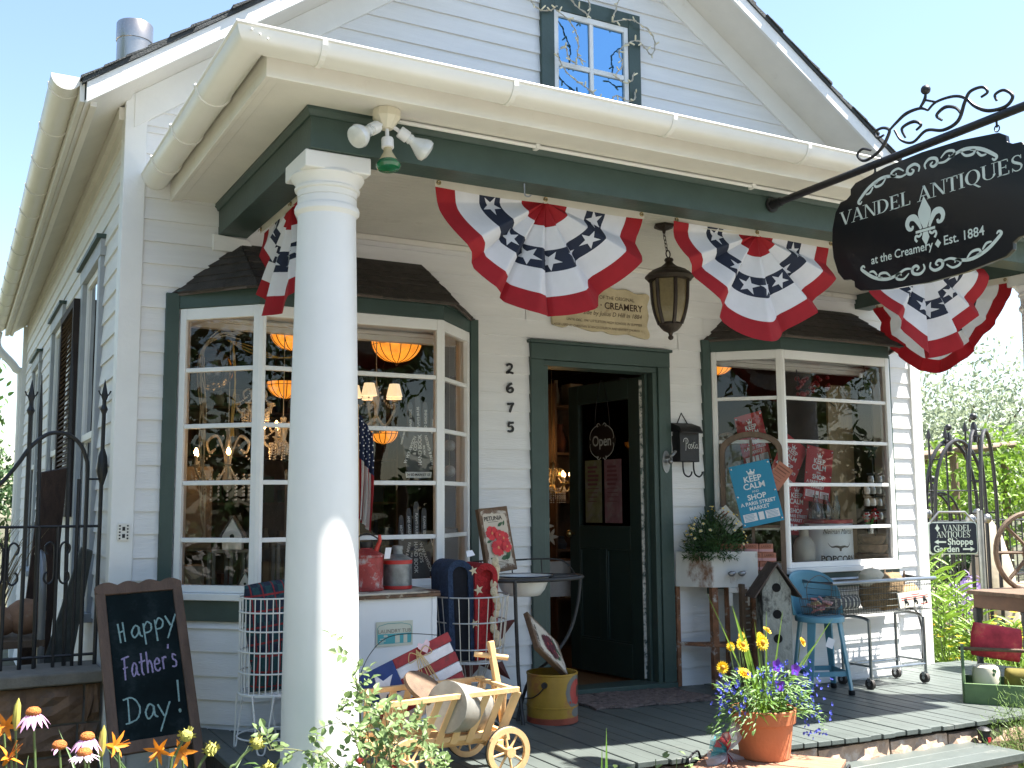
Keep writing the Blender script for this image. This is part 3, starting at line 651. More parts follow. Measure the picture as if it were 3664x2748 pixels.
# ------------------------------------------------------------------ parchment plaque over the door
parch=mat('parchment_board',(.5,.42,.27),.6,var=.18,scale=8,col2=(.3,.2,.1),amt=.55,spots=.58)
out=curve([(-.64,2.36),(-.56,2.345),(-.5,2.365),(-.42,2.35),(-.33,2.335),(-.25,2.342),(-.21,2.33),(-.14,2.325),(-.05,2.335),(.03,2.32),(.11,2.315),(.125,2.35),(.105,2.4),(.12,2.47),(.11,2.54),(.13,2.6),(.1,2.625),(.02,2.615),(-.06,2.64),(-.15,2.63),(-.22,2.655),(-.32,2.64),(-.42,2.655),(-.52,2.63),(-.6,2.64),(-.64,2.6),(-.62,2.53),(-.635,2.45),(-.645,2.4)],3)
pq=obj('wall_plaque',MB().prism(out,(0,-.018,0),(1,0,0),(0,0,1),.022),parch,bev=.004)
tag(pq,'tan parchment shaped plaque with brown lettering above the shop door','plaque')
m=MB(); ink=mat('plaque_ink',(.06,.035,.02),.7)
for s_,x1,z,sz,b in (('OF THE ORIGINAL',-.0,2.567,.034,0),('ON · CREAMERY',.065,2.513,.062,.0012),('side by Julius D Hill in 1884',.06,2.458,.042,0),('UNTIL DEC. 1941 LITTLETON HIGH SCHOOL IN SUMMER',.06,2.402,.0235,0),('LATER USED AS CHRISTIAN SCIENCE CHURCH AND BAPTIST CHURCH',.04,2.362,.0215,0)):
    v,f=text(s_,sz,'RIGHT',1,b); sk=.25 if sz in(.042,.0235,.0215) else 0
    put2d(m,([(x+y*sk,y) for x,y in v],f),(x1,-.0415,z),(1,0,0),(0,0,1))
obj('lettering',m,ink,pq,smooth=0)
# ------------------------------------------------------------------ black letter box
mb=thing('mailbox','black tin letter box with chalk script on the wall right of the door','mailbox',(.395,-.02,1.49))
bx=MB().box(-.082,.082,-.075,.018,0,.205); obj('body',bx,M['black'],mb,bev=.004)
lid=MB().prism([(.02,.27),(.02,.2055),(-.09,.2055),(-.105,.19),(-.11,.197),(-.08,.24)],(-.092,0,0),(0,1,0),(0,0,1),.184); obj('lid',lid,M['black'],mb,bev=.003)
for s_ in (-.05,.04):
    h=MB().tube(curve([(s_,-.06,.0),(s_,-.062,-.05),(s_+.006,-.07,-.085),(s_+.026,-.085,-.1),(s_+.045,-.09,-.085),(s_+.05,-.09,-.066)],5),.0055,8); obj('paper_hook',h,M['black'],mb)
h=MB().tube([(-.045,.0,.262),(-.002,.005,.335),(.045,.0,.262)],.0045,6); obj('hanger_loop',h,M['black'],mb)
sp=[[(0,-.03),(.003,.0),(.004,.035)],[(-.018,.02),(-.012,.038),(.008,.042),(.02,.03),(.016,.014),(.002,.01)],
 [(.03,.008),(.022,0),(.022,-.012),(.032,-.018),(.04,-.008),(.036,.004),(.03,.008),(.046,.004)],[(.046,.004),(.054,.01),(.05,0),(.058,-.01),(.05,-.018),(.044,-.014)],[(.058,-.012),(.068,.012),(.07,.03)],[(.07,.03),(.068,-.008),(.074,-.016),(.08,-.01)],[(.062,.016),(.08,.018)],
 [(.1,.006),(.09,.006),(.084,-.006),(.09,-.016),(.1,-.006),(.101,.006),(.101,-.014),(.108,-.014)]]
m=MB(); chalk=mat('chalk_white',(.55,.55,.52),.9,var=.15,scale=60)
for s_ in sp: ribbon(m,[(x*1.0-.035,y*1.15) for x,y in curve(s_,5)],.0042,(0,-.0765,.11),(1,0,0),(0,0,1))
obj('lettering',m,chalk,mb,smooth=0)
# ------------------------------------------------------------------ string lights round the gable window
sg=thing('string_lights','tangled white cord of mini lights draped round the gable window','string lights',(0,0,0))
cord=MB(); cw=mat('light_cord',(.5,.46,.38),.6,var=.1); bw=mat('mini_bulb',(.8,.72,.5),.25,var=.1,coat=.5)
wires=[[(-.78,4.62),(-.8,4.54),(-.77,4.47),(-.7,4.45),(-.63,4.47),(-.6,4.5)],[(-.62,4.66),(-.5,4.58),(-.42,4.53),(-.35,4.49)],[(-.36,4.64),(-.33,4.56),(-.345,4.49)],[(-.1,4.66),(-.13,4.56),(-.15,4.49),(-.1,4.51),(.0,4.54),(.08,4.52),(.17,4.48),(.2,4.4),(.17,4.32),(.12,4.37),(.06,4.4),(.0,4.38),(-.06,4.34),(-.1,4.28),(-.08,4.2),(-.13,4.12)],
[(-.6,4.47),(-.52,4.44),(-.46,4.36),(-.43,4.27),(-.44,4.18),(-.38,4.16)],[(-.6,4.17),(-.56,4.1),(-.5,4.04),(-.43,4.0),(-.36,3.97),(-.3,3.93),(-.2,3.9)],[(-.58,4.2),(-.54,4.23),(-.5,4.15),(-.44,4.13)],[(.02,4.16),(.0,4.1),(-.07,4.08),(-.13,4.11)],[(.04,4.05),(.02,3.97),(-.06,3.95),(-.13,3.97),(-.17,3.93)]]
for wi in wires:
    c=curve([(x,-.052-rnd(0,.02),z) for x,z in wi],6); cord.tube(c,.0035,5); cord.tube([(x+.007*sin(i*1.7),y-.006*cos(i*1.7),z+.005*sin(i)) for i,(x,y,z) in enumerate(c)],.0032,5)
obj('cord',cord,cw,sg)
for wi in wires:
    c=curve([(x,-.06,z) for x,z in wi],6)
    for p in c[2::5]:
        d=Vector((rnd(-1,1),rnd(-.6,-.1),rnd(-1,1))).normalized(); b=MB().tube([p,Vector(p)+d*.014,Vector(p)+d*.036,Vector(p)+d*.042],[.005,.006,.0055,.001],6); obj('bulb',b,bw,sg)
# ------------------------------------------------------------------ iron bracket and the hanging shop sign
SX=-.235
br=thing('sign_bracket','black iron pole bracket with scrollwork reaching out from the porch beam','bracket',(0,0,0))
pz=lambda s:2.785+.022*(s-1.62)
b=MB().tube([(SX,-1.63,pz(1.63)),(SX,-3.75,pz(3.75))],.019,12); b.lathe([(.0,0)],(0,0,0),3) if 0 else None
pole=obj('pole',b,M['black'],br)
b=MB().tube([(SX,-1.626,pz(1.62)),(SX,-1.638,pz(1.64))],.04,16).tube([(SX,-1.638,pz(1.64)),(SX,-1.7,pz(1.7))],.025,14); obj('flange',b,M['black'],br)
scr=[[(2.31,2.877),(2.26,2.899),(2.227,2.878),(2.262,2.84),(2.319,2.843),(2.376,2.869),(2.413,2.911),(2.423,2.942),(2.381,2.963),(2.337,2.956),(2.354,2.924),(2.392,2.926)],
[(2.427,2.939),(2.465,2.96),(2.525,2.985),(2.6,2.984),(2.644,2.96)],[(2.6,2.984),(2.628,3.013),(2.636,3.04)],[(2.634,3.011),(2.682,2.986)],
[(2.454,2.93),(2.489,2.87),(2.554,2.84),(2.63,2.871),(2.718,2.844),(2.796,2.86),(2.834,2.931),(2.864,2.968),(2.922,2.967),(2.947,2.936),(2.915,2.925)],
[(2.513,2.875),(2.497,2.924),(2.56,2.935),(2.602,2.907),(2.575,2.89)],
[(2.644,2.96),(2.691,2.983),(2.779,2.977),(2.837,2.948),(2.884,2.894),(2.947,2.854),(3.026,2.845),(3.061,2.876),(3.023,2.917),(2.981,2.912),(2.987,2.884)],
[(2.714,2.89),(2.687,2.922),(2.733,2.943),(2.788,2.921),(2.816,2.879)]]
b=MB()
for c in scr:
    c=curve(c,6); n=len(c); b.tube([(SX,-s,z) for s,z in c],[.0085*(1-.35*abs(2*i/(n-1)-1)) for i in range(n)],7)
b.sphere((SX,-2.637,3.058),.022)
obj('scrollwork',b,M['black'],br)
for s in (2.33,2.98):
    h=MB().tube([(SX+.0,-s,pz(s)-.017),(SX,-s,pz(s)-.045)],.005,6); h.tube([(SX,-s+.012*cos(2*pi*i/12),pz(s)-.05+.014*sin(2*pi*i/12)) for i in range(12)],.003,6,True); obj('hook',h,M['black'],br)
sgn=thing('hanging_sign','black shop sign with white lettering and scrolls hanging from the iron bracket','sign',(SX,-2.625,2.47))
half=[(-.55,0),(-.545,.07),(-.52,.15),(-.485,.192),(-.445,.196),(-.42,.212),(-.418,.24),(-.385,.262),(-.2,.288),(0,.296)]
sh=half+[(-x,z) for x,z in half[-2::-1]]; sh=sh+[(x,-z) for x,z in sh[-2:0:-1]]
obj('board',MB().prism(sh,(.012,0,0),(0,-1,0),(0,0,1),-.026) if 0 else MB().prism(sh,(-.012,0,0),(0,-1,0),(0,0,1),.024),mat('sign_black',(.006,.006,.008),.3,var=.1,coat=.3,spec=.3),sgn,bev=.003,smooth=30)
# a serif capital alphabet drawn from stems, hairlines and bracket serifs
def G(k,h=1.0):
    T,t=.15,.05; s=[]   # polygons
    def stem(x,z0=0,z1=1,w=T): s.append([(x-w/2,z0),(x+w/2,z0),(x+w/2,z1),(x-w/2,z1)])
    def ser(x,z,w=.3,d=1): s.append([(x-w/2,z),(x+w/2,z),(x+w/2,z+.035*d),(x-w/2,z+.035*d)])
    def diag(x0,z0,x1,z1,w): s.append([(x0-w/2,z0),(x0+w/2,z0),(x1+w/2,z1),(x1-w/2,z1)])
    def arc(cx,cz,rx,rz,a0,a1,w0,w1,n=14):
        o=[];i_=[]
        for q in range(n+1):
            u=q/n; a=a0+(a1-a0)*u; ww=(w0+(w1-w0)*abs(sin(pi*u)))/2
            o.append((cx+(rx+ww)*cos(a),cz+(rz+ww*.6)*sin(a))); i_.append((cx+(rx-ww)*cos(a),cz+(rz-ww*.6)*sin(a)))
        for q in range(n): s.append([o[q],o[q+1],i_[q+1],i_[q]])
    if k=='V': diag(.12,1,.42,0,T); diag(.74,1,.42,0,t); ser(.12,.965,.32); ser(.74,.965,.26); w=.82
    elif k=='A': diag(.1,0,.4,1,t); diag(.72,0,.4,1,T); ser(.1,0,.26); ser(.72,0,.32); s.append([(.2,.3),(.62,.3),(.6,.35),(.22,.35)]); w=.84
    elif k=='N': stem(.14,0,1,t); diag(.16,1,.74,0,T); stem(.76,0,1,t); ser(.14,0,.28); ser(.1,.965,.28); ser(.76,.965,.28); w=.88
    elif k=='D': stem(.17); ser(.17,0,.32); ser(.17,.965,.32); arc(.3,.5,.42,.47,-pi/2,pi/2,.05,.16); s.append([(.2,.0),(.34,0),(.34,.06),(.2,.06)]); s.append([(.2,.94),(.34,.94),(.34,1),(.2,1)]); w=.86
    elif k=='E': stem(.17); ser(.17,0,.32); ser(.17,.965,.32); s+= [[(.2,.94),(.6,.94),(.6,1),(.2,1)],[(.2,0),(.64,0),(.64,.06),(.2,.06)],[(.2,.48),(.5,.48),(.5,.53),(.2,.53)],[(.56,.8),(.6,.8),(.6,1),(.54,1)],[(.6,.22),(.64,.22),(.64,0),(.58,0)],[(.46,.4),(.5,.4),(.5,.62),(.46,.62)]]; w=.7
    elif k=='L': stem(.17); ser(.17,0,.32); ser(.17,.965,.32); s+= [[(.2,0),(.62,0),(.62,.06),(.2,.06)],[(.58,.26),(.62,.26),(.62,0),(.55,0)]]; w=.68
    elif k=='T': stem(.36); ser(.36,0,.34); s+= [[(.04,.94),(.68,.94),(.68,1),(.04,1)],[(.04,.74),(.075,.74),(.12,1),(.04,1)],[(.68,.74),(.645,.74),(.6,1),(.68,1)]]; w=.72
    elif k=='I': stem(.17); ser(.17,0,.34); ser(.17,.965,.34); w=.36
    elif k=='Q': arc(.43,.5,.34,.47,pi/2,3*pi/2,.05,.16); arc(.43,.5,.34,.47,-pi/2,pi/2,.05,.16); diag(.44,.06,.8,-.28,.14); w=.88
    elif k=='U': stem(.16,.3,1); stem(.72,.3,1,t); arc(.44,.3,.28,.27,pi,2*pi,.14,.06); ser(.16,.965,.32); ser(.72,.965,.26); w=.86
    elif k=='S': 
        c=curve([(.56,.78),(.46,.95),(.26,.97),(.13,.8),(.2,.62),(.4,.48),(.57,.32),(.5,.08),(.28,.03),(.11,.2)],5); n=len(c)
        for q in range(n-1):
            ww=[.05+.11*math.exp(-((j/(n-1)-.5)/.22)**2) for j in (q,q+1)]
            a,b_=c[q],c[q+1]; dx,dy=b_[0]-a[0],b_[1]-a[1]; l=math.hypot(dx,dy); nx,ny=-dy/l/2,dx/l/2
            s.append([(a[0]+nx*ww[0],a[1]+ny*ww[0]),(b_[0]+nx*ww[1],b_[1]+ny*ww[1]),(b_[0]-nx*ww[1],b_[1]-ny*ww[1]),(a[0]-nx*ww[0],a[1]-ny*ww[0])])
        s+= [[(.54,.74),(.58,.74),(.58,.98),(.54,.98)],[(.09,.02),(.13,.02),(.13,.26),(.09,.26)]]; w=.68
    else: w=.4
    return s,w
def serif(mb,word,o,ux,uy,size,width):
    tot=sum(G(c)[1] for c in word); kx=width/tot; x=-width/2; o=Vector(o); ux=Vector(ux); uy=Vector(uy)
    for c in word:
        s,w=G(c)
        for q in s: mb.face(*[o+ux*(x+a*kx)+uy*(b-.5)*size for a,b in q])
        x+=w*kx
wl=mat('sign_white',(.6,.66,.6),.5,var=.05)
UX,UY=(0,-1,0),(0,0,1); fo=(-.0365,0,0)
lt_=MB(); serif(lt_,'VANDEL ANTIQUES',(-.0365,0,.108),UX,UY,.066,.98)
put2d(lt_,text('at the Creamery',.056,'RIGHT',.92,.0006),(-.0365,0,-.135),UX,UY,.035,0); put2d(lt_,text('Est. 1884',.058,'LEFT',.95,.0006),(-.0365,0,-.135),UX,UY,.09,.003)
lt_.face(*[(-.0365,-.062-a,-.135+b) for a,b in ((0,-.02),(.016,0),(0,.02),(-.016,0))])
# fleur de lis
def poly(mb,pts,o=(-.0365,0,0)): mb.face(*[(o[0],-x,z) for x,z in pts])
fz=-.02
petal=curve([(0,.115),(.02,.075),(.034,.045),(.028,.01),(.014,-.02),(.012,-.03)],4)
poly(lt_,[(x,z+fz) for x,z in petal]+[(-x,z+fz) for x,z in petal[::-1][:-1]])
for s_ in (-1,1):
    ribbon(lt_,[(s_*x,z+fz) for x,z in curve([(.022,-.03),(.035,.0),(.055,.028),(.082,.03),(.096,.008),(.088,-.016),(.07,-.02),(.066,-.006)],5)],[.012,.013,.014,.016,.018,.02,.022,.024,.026,.028,.029,.03,.03,.029,.028,.027,.026,.025,.024,.023,.022,.021,.02,.02,.019,.018,.018,.017,.016,.015,.014,.013,.012,.012,.011,.01],fo,UX,UY)
    ribbon(lt_,[(s_*x,z+fz) for x,z in curve([(.02,-.05),(.034,-.062),(.05,-.056),(.056,-.07),(.046,-.084)],4)],.011,fo,UX,UY)
poly(lt_,[(-.052,-.034+fz),(.052,-.034+fz),(.052,-.046+fz),(-.052,-.046+fz)]); poly(lt_,[(-.012,-.048+fz),(.012,-.048+fz),(.02,-.075+fz),(0,-.112+fz),(-.02,-.075+fz)])
# flourishes at the top and bottom
for top in (1,-1):
    for s_ in (-1,1):
        for c,wd in (([(.02,.2),(.015,.222),(.04,.24),(.075,.232),(.08,.21),(.06,.2),(.045,.212),(.058,.222)],.011),([(.08,.21),(.12,.204),(.17,.222),(.23,.228),(.3,.206),(.355,.168),(.372,.15),(.36,.14),(.35,.15)],.012),([(.1,.226),(.13,.246),(.165,.24),(.17,.222),(.15,.216),(.142,.228)],.009),([(.2,.226),(.225,.2),(.26,.196),(.27,.21),(.25,.216)],.009),([(.28,.2),(.3,.178),(.325,.176)],.008)):
            q=curve(c,5); n=len(q); ribbon(lt_,[(s_*x,top*(z+.012) if top>0 else -(z+.01)) for x,z in q],[wd*(.45+.9*sin(pi*min(1,(i+2)/(n+2)))) for i in range(n)],fo,UX,UY)
obj('lettering',lt_,wl,sgn,smooth=0)
# ------------------------------------------------------------------ things standing on the porch
wire_w=mat('white_wire',(.72,.72,.7),.4,var=.05); wire_g=mat('galvanised_wire',(.5,.5,.48),.4,.5,var=.15,scale=30)
pine=mat('pine',(.62,.4,.19),.5,var=.16,scale=3,stretch=(4,4,1),bump=.15); oak=mat('weathered_wood',(.12,.075,.045),.7,var=.35,scale=6,bump=.4,stretch=(3,3,1))
driftw=mat('frame_wood',(.16,.11,.075),.7,var=.3,scale=8,bump=.35,stretch=(4,4,1)); rust=mat('rust',(.16,.06,.025),.85,var=.4,scale=18,bump=.6)
enam=mat('chipped_enamel',(.7,.7,.68),.3,var=.05,col2=(.2,.1,.05),amt=.9,spots=.64,scale=9); tagm=mat('price_tag',(.75,.75,.78),.7,var=.03)
def ring(mb,r,z,w=.004,n=40,rx=None): mb.tube([((rx or r)*cos(2*pi*k/n),r*sin(2*pi*k/n),z) for k in range(n)],w,6,True)
def wire_cage(mb,r0,r1,z0,z1,nv,zs,w=.0027,W=.004):
    rr=lambda z:r0+(r1-r0)*(z-z0)/(z1-z0)
    for k in range(nv): a=2*pi*k/nv; mb.tube([(r0*cos(a),r0*sin(a),z0),(r1*cos(a),r1*sin(a),z1)],w,5)
    for z in zs: ring(mb,rr(z),z,W)
    for k in range(-4,5):
        x=k*r0/5; h=math.sqrt(max(r0*r0-x*x,0)); mb.tube([(x,-h,z0),(x,h,z0)],w,5); mb.tube([(-h,x,z0+.003),(h,x,z0+.003)],w,5)
def cushion(mb,w,h,d,nx=28,nz=24,line=None):
    """a stuffed square pillow standing in the xz plane; line(i,j) gives the material of a cell"""
    for s_ in (-1,1):
        V=[]
        for j in range(nz+1):
            for i in range(nx+1):
                u,v=2*i/nx-1,2*j/nz-1; e=(1-abs(u)**3.2)*(1-abs(v)**3.2); k=1-.07*(abs(u)**2*abs(v)**2) 
                V.append((u*w/2*(1-.06*(1-v*v)*0)*k,s_*d/2*max(e,0)**.5,v*h/2*(1-.05*(1-abs(u)**2))*k+h/2))
        o=len(mb.v); mb.v+=V
        for j in range(nz):
            for i in range(nx):
                a=o+j*(nx+1)+i; mb.f.append((a,a+1,a+nx+2,a+nx+1)); mb.mi.append(line(i,j) if line else 0)
# left wire stand with the plaid pillow
bk=thing('wire_stand','white wire basket on hairpin legs left of the near column','basket',(-2.625,-.735,zf(-2.62)))
m=MB(); wire_cage(m,.152,.155,.255,.695,34,(.255,.26,.355,.45,.545,.63,.695)); obj('cage',m,wire_w,bk)
for k in range(4):
    a=pi/4+k*pi/2+.25; c,s=cos(a),sin(a); t=Vector((-s,c,0)); o=Vector((c,s,0))
    m=MB().tube(curve([tuple(o*.15+t*.05+Vector((0,0,.26))),tuple(o*.165+t*.022+Vector((0,0,.05))),tuple(o*.168+t*.012+Vector((0,0,.006))),tuple(o*.168-t*.012+Vector((0,0,.006))),tuple(o*.165-t*.022+Vector((0,0,.05))),tuple(o*.15-t*.05+Vector((0,0,.26)))],5),.0042,6); obj('leg',m,wire_w,bk)
m=MB(); ring(m,.155,.06,.004); obj('leg_hoop',m,wire_w,bk)
pm=[mat('navy_wool',(.012,.02,.04),.95,var=.3,scale=60,bump=.4,bscale=200),mat('red_wool',(.2,.018,.02),.95,var=.3,scale=60),mat('teal_wool',(.012,.05,.06),.95,var=.3,scale=60)]
def plaid(i,j): return 1 if (i%9==3 or j%8==5) else (2 if (i//5+j//6)%2 else 0)
p=MB(); cushion(p,.235,.42,.1,36,44,plaid); p.xf(Matrix.Rotation(R(-5),4,'Y')); po=obj('plaid_pillow',p,pm,None,loc=(-2.615,-.72,zf(-2.62)+.355),rot=(R(-4),0,R(12)))
tag(po,'navy and red plaid pillow sticking out of the left white wire basket','pillow')
p=MB(); cushion(p,.22,.2,.08,30,24,lambda i,j:1 if (i%7==2 or j%9==4) else 2); po=obj('plaid_pillow',p,pm,None,loc=(-2.64,-.77,zf(-2.62)+.262),rot=(R(14),0,R(8)))
tag(po,'smaller teal plaid pillow lying low in the left white wire basket','pillow')
# white cabinet with its worn lid
cb=thing('cabinet','white painted cabinet with a worn brown edged lid and a teal sticker','cabinet',(-2.09,-.6,zf(-2.09)))
wp=mat('cabinet_white',(.74,.75,.76),.45,var=.03,scale=3,col2=(.4,.33,.25),amt=.4,spots=.68)
z1=.783-zf(-2.09); m=MB().box(-.285,.285,-.195,.2,.02,z1-.028); obj('body',m,wp,cb,bev=.004)
m=MB().box(.262,.288,-.1985,-.1955,.02,z1-.03); obj('corner_strip',m,wp,cb,bev=.001)
lidm=mat('worn_lid',(.5,.46,.38),.6,var=.1,scale=5,col2=(.09,.045,.025),amt=1,spots=.47,stretch=(1,1,3))
m=MB().box(-.3,.302,-.215,.205,z1-.027,z1-.01); obj('lid_edge',m,mat('worn_lid_edge',(.12,.065,.035),.7,var=.5,scale=25,col2=(.5,.46,.36),amt=.8,spots=.56),cb,bev=.003)
m=MB().box(-.298,.3,-.212,.205,z1-.0095,z1); obj('lid',m,lidm,cb,bev=.003)
st=MB(); X0,X1,Z0,Z1=-.04,.155,.445,.565
st.mat(0).face(*[(x,-.2,z) for x,z in ((X0,Z0),(X1,Z0),(X1,Z1),(X0,Z1))])
st.mat(1).face(*[(x,-.2008,z) for x,z in ((X0+.01,Z0+.012),(X1-.01,Z0+.012),(X1-.01,Z0+.06),(X0+.01,Z0+.06))])
ribbon(st.mat(2),[(X0+.009,Z0+.02),(X0+.008,Z1-.03),(X0+.015,Z1-.02),(X0+.06,Z1-.01),(X1-.06,Z1-.01),(X1-.015,Z1-.02),(X1-.008,Z1-.03),(X1-.009,Z0+.02)],.003,(0,-.2012,0),(1,0,0),(0,0,1))
st.mat(3); put2d(st,text('LAUNDRY TUB',.026),(0,-.2012,0),(1,0,0),(0,0,1),(X0+X1)/2,Z0+.072)
st.mat(0)
for x0,x1,z0,z1_ in ((.0,.02,.49,.5),(.06,.085,.46,.5),(.105,.125,.458,.5),(-.025,.0,.462,.466),(-.025,.01,.47,.474),(-.02,.01,.48,.484)): st.face(*[(x,-.2014,z) for x,z in ((x0,z0),(x1,z0),(x1,z1_),(x0,z1_))])
obj('sticker',st,[mat('sticker_cream',(.55,.55,.45),.5,var=.06),mat('sticker_teal',(.06,.33,.36),.5,var=.12),mat('sticker_line',(.1,.3,.28),.5),mat('sticker_ink',(.2,.17,.13),.6)],cb,smooth=0)
# the two fuel cans on the lid
rc=mat('red_can_paint',(.3,.03,.028),.5,var=.25,scale=14,col2=(.42,.36,.34),amt=.9,spots=.53,bump=.2); rb=mat('red_band',(.5,.03,.025),.4,var=.12); gal=mat('galvanised',(.22,.23,.23),.45,.6,var=.35,scale=16,col2=(.45,.45,.44),amt=.6,spots=.58)
c1=thing('fuel_can','battered red fuel can beside the column on the white cabinet','can',(-2.115,-.62,.784))
obj('body',MB().lathe([(.085,0),(.09,.004),(.09,.012),(.086,.016),(.086,.165),(.09,.17),(.09,.18),(.07,.19),(.03,.21),(.028,.222),(.0,.223)],(0,0,0),36),rc,c1,smooth=35)
m=MB().lathe([(.03,.215),(.034,.22),(.034,.245),(.0,.246)],(.0,.0,0),18); obj('cap',m,M['black'],c1)
m=MB().tube(curve([(-.075,0,.185),(-.07,0,.25),(0,0,.285),(.07,0,.25),(.075,0,.185)],6),.004,7); obj('bail',m,M['black'],c1)
m=MB().tube([(.04,-.03,.2),(.055,-.045,.25),(.05,-.05,.28)],[.013,.01,.008],10); obj('spout',m,mat('red_spout',(.5,.03,.02),.35),c1)
m=MB().hexa([(.07+dx+.01*dz/.06,-.065+dy,.16+dz) for dz in (0,.055) for dy in (0,.001) for dx in (0,.032)]); obj('price_tag',m,tagm,c1)
c2=thing('fuel_can','grey galvanised fuel can with red bands on the white cabinet','can',(-1.935,-.6,.784))
obj('body',MB().lathe([(.0745,.018),(.0745,.128)],(0,0,0),36,False).lathe([(.0742,.148),(.07,.155),(.04,.172),(.03,.176),(.026,.178),(.024,.2),(.0,.2)],(0,0,0),36,False),gal,c2,smooth=35)
obj('band',MB().lathe([(.07,0),(.076,.002),(.076,.018),(.0745,.0185)],(0,0,0),36,False).lathe([(.0745,.128),(.0765,.129),(.0765,.147),(.074,.1485)],(0,0,0),36,False),rb,c2,smooth=35)
obj('cap',MB().lathe([(.026,.2),(.029,.2),(.029,.218),(.02,.222),(.0,.222)],(0,0,0),18),gal,c2,smooth=30)
# small US flag on a stick, standing behind the cans
fl=thing('stick_flag','small american flag hanging limp from a stick behind the fuel cans','flag',(-2.08,-.43,.784))
obj('stick',MB().tube([(0,0,0),(-.02,0,.95)],.005,7).sphere((-.02,0,.96),.009,8,6),pine,fl)
fm=MB(); nu,nv=14,39
def FP(i,j):
    u,v=i/nu,j/nv; wv=.022*sin(5.5*u*pi+v*1.5)*(.4+.6*v); return (-.018+.075*u+.012*sin(3*v)-.01*u*v,wv-.02*u,.93-.56*v-.12*u*(1-.3*v))
fm.v=[FP(i,j) for j in range(nv+1) for i in range(nu+1)]
for j in range(nv):
    for i in range(nu):
        a=j*(nu+1)+i; fm.f.append((a,a+1,a+nu+2,a+nu+1)); fm.mi.append(2 if j<17 else (0 if (i+j//13)%2 else 1) if False else (0 if (i//2)%2==0 else 1))
flo=obj('cloth',fm,[mat('flag_red',(.3,.015,.02),.85,trans=.2),mat('flag_white',(.62,.6,.56),.85,trans=.25),mat('flag_blue',(.012,.02,.06),.85,trans=.1)],fl,smooth=60)
sm=MB()
for j in range(2,16,3):
    for i in range(1,14,2):
        p=FP(i+(j%2)*.5,j); fillstar(sm,star2d(.006),(p[0],p[1]-.003,p[2]),(1,0,0),(0,0,1))
obj('stars',sm,tagm,flo,smooth=0)
# right wire basket on its stem, with the folded rug
b2=thing('wire_stand','grey wire basket on a waisted stem holding a folded flag rug','basket',(-1.54,-.66,zf(-1.54)))
m=MB(); wire_cage(m,.165,.2,.34,.675,24,(.34,.41,.545,.675)); obj('cage',m,wire_g,b2)
m=MB()
for k in range(12): a=2*pi*k/12; m.tube(curve([(.1*cos(a),.1*sin(a),.335),(.062*cos(a),.062*sin(a),.23),(.075*cos(a),.075*sin(a),.12),(.15*cos(a),.15*sin(a),.0)],4),.003,5)
ring(m,.062,.23,.004); ring(m,.15,.004,.004); ring(m,.1,.335,.004); obj('stem',m,wire_g,b2)
rg=thing('folded_rug','folded rug of navy stars and red with tan edging, stuffed in the grey wire basket','rug',(-1.56,-.66,zf(-1.56)+.35))
rb_=mat('rug_blue',(.018,.035,.075),1,var=.35,scale=40,bump=.6,bscale=120); rr_=mat('rug_red',(.28,.012,.016),1,var=.3,scale=40,bump=.6,bscale=120); rt=mat('rug_tan',(.5,.42,.29),1,var=.25,scale=40,bump=.6,bscale=120); rk=mat('rug_dark',(.006,.007,.012),1,var=.3,scale=40)
def fold(w,xc,hh,lean,y0,y1,thick=.03):
    """a sheet folded over: an arch in the xz plane running along y"""
    n=16; o=[];i_=[]
    for k in range(n+1):
        a=pi*k/n; o.append((xc+w/2*cos(a)+lean*(hh+w/2*sin(a)),hh+w/2*sin(a))); i_.append((xc+(w/2-thick)*cos(a)+lean*hh,hh+(w/2-thick)*sin(a)*.9))
    o=[(xc+w/2,0)]+o+[(xc-w/2,0)]; i_=[(xc+w/2-thick,0)]+i_+[(xc-w/2+thick,0)]
    return o,i_
for (w,xc,hh,lean,y0,y1,mt,nm) in ((.15,-.075,.44,-.02,-.1,.11,rb_,'blue_fold'),(.13,.055,.43,.0,-.115,.1,rr_,'red_fold')):
    o,i_=fold(w,xc,hh,lean,y0,y1); m=MB(); n=len(o); V=[]
    for (sec) in (o,i_):
        for y in (y0,y1): V+= [(x+.006*sin(9*z),y+.01*sin(7*z+x*20),z) for x,z in sec]
    m.add(V,[(k,k+1,n+k+1,n+k) for k in range(n-1)]+[(2*n+k,2*n+k+1,3*n+k+1,3*n+k) for k in range(n-1)]+[(k,k+1,2*n+k+1,2*n+k) for k in range(n-1)]+[(n+k,n+k+1,3*n+k+1,3*n+k) for k in range(n-1)])
    obj(nm,m,mt,rg,smooth=60)
    m=MB().face(*[(x,y0+.02,z) for x,z in i_]); obj('fold_inside',m,rk if mt is rb_ else rr_,rg,smooth=0)
m=MB()
for k in range(14): 
    z=.5-.038*k; m.sphere((.105+.012*sin(k*1.3),-.115+.006*sin(k),z),.022,8,6,1,.5,1.3)
obj('tan_edging',m,rt,rg)
m=MB()
for x,z,r in ((.02,.36,.03),(-.005,.19,.026),(-.01,.46,.026)): fillstar(m,star2d(r,.42,pi/2+.3),(x-.02,-.128,z),(1,0,0),(0,0,1))
obj('stars',m,rt,rg,smooth=0)
obj('price_tag',MB().prism([(-.025,0),(.03,.012),(.02,.045),(-.02,.04)],(-.01,-.06,.525),(1,.2,0),(0,.5,.8),.001),tagm,rg)
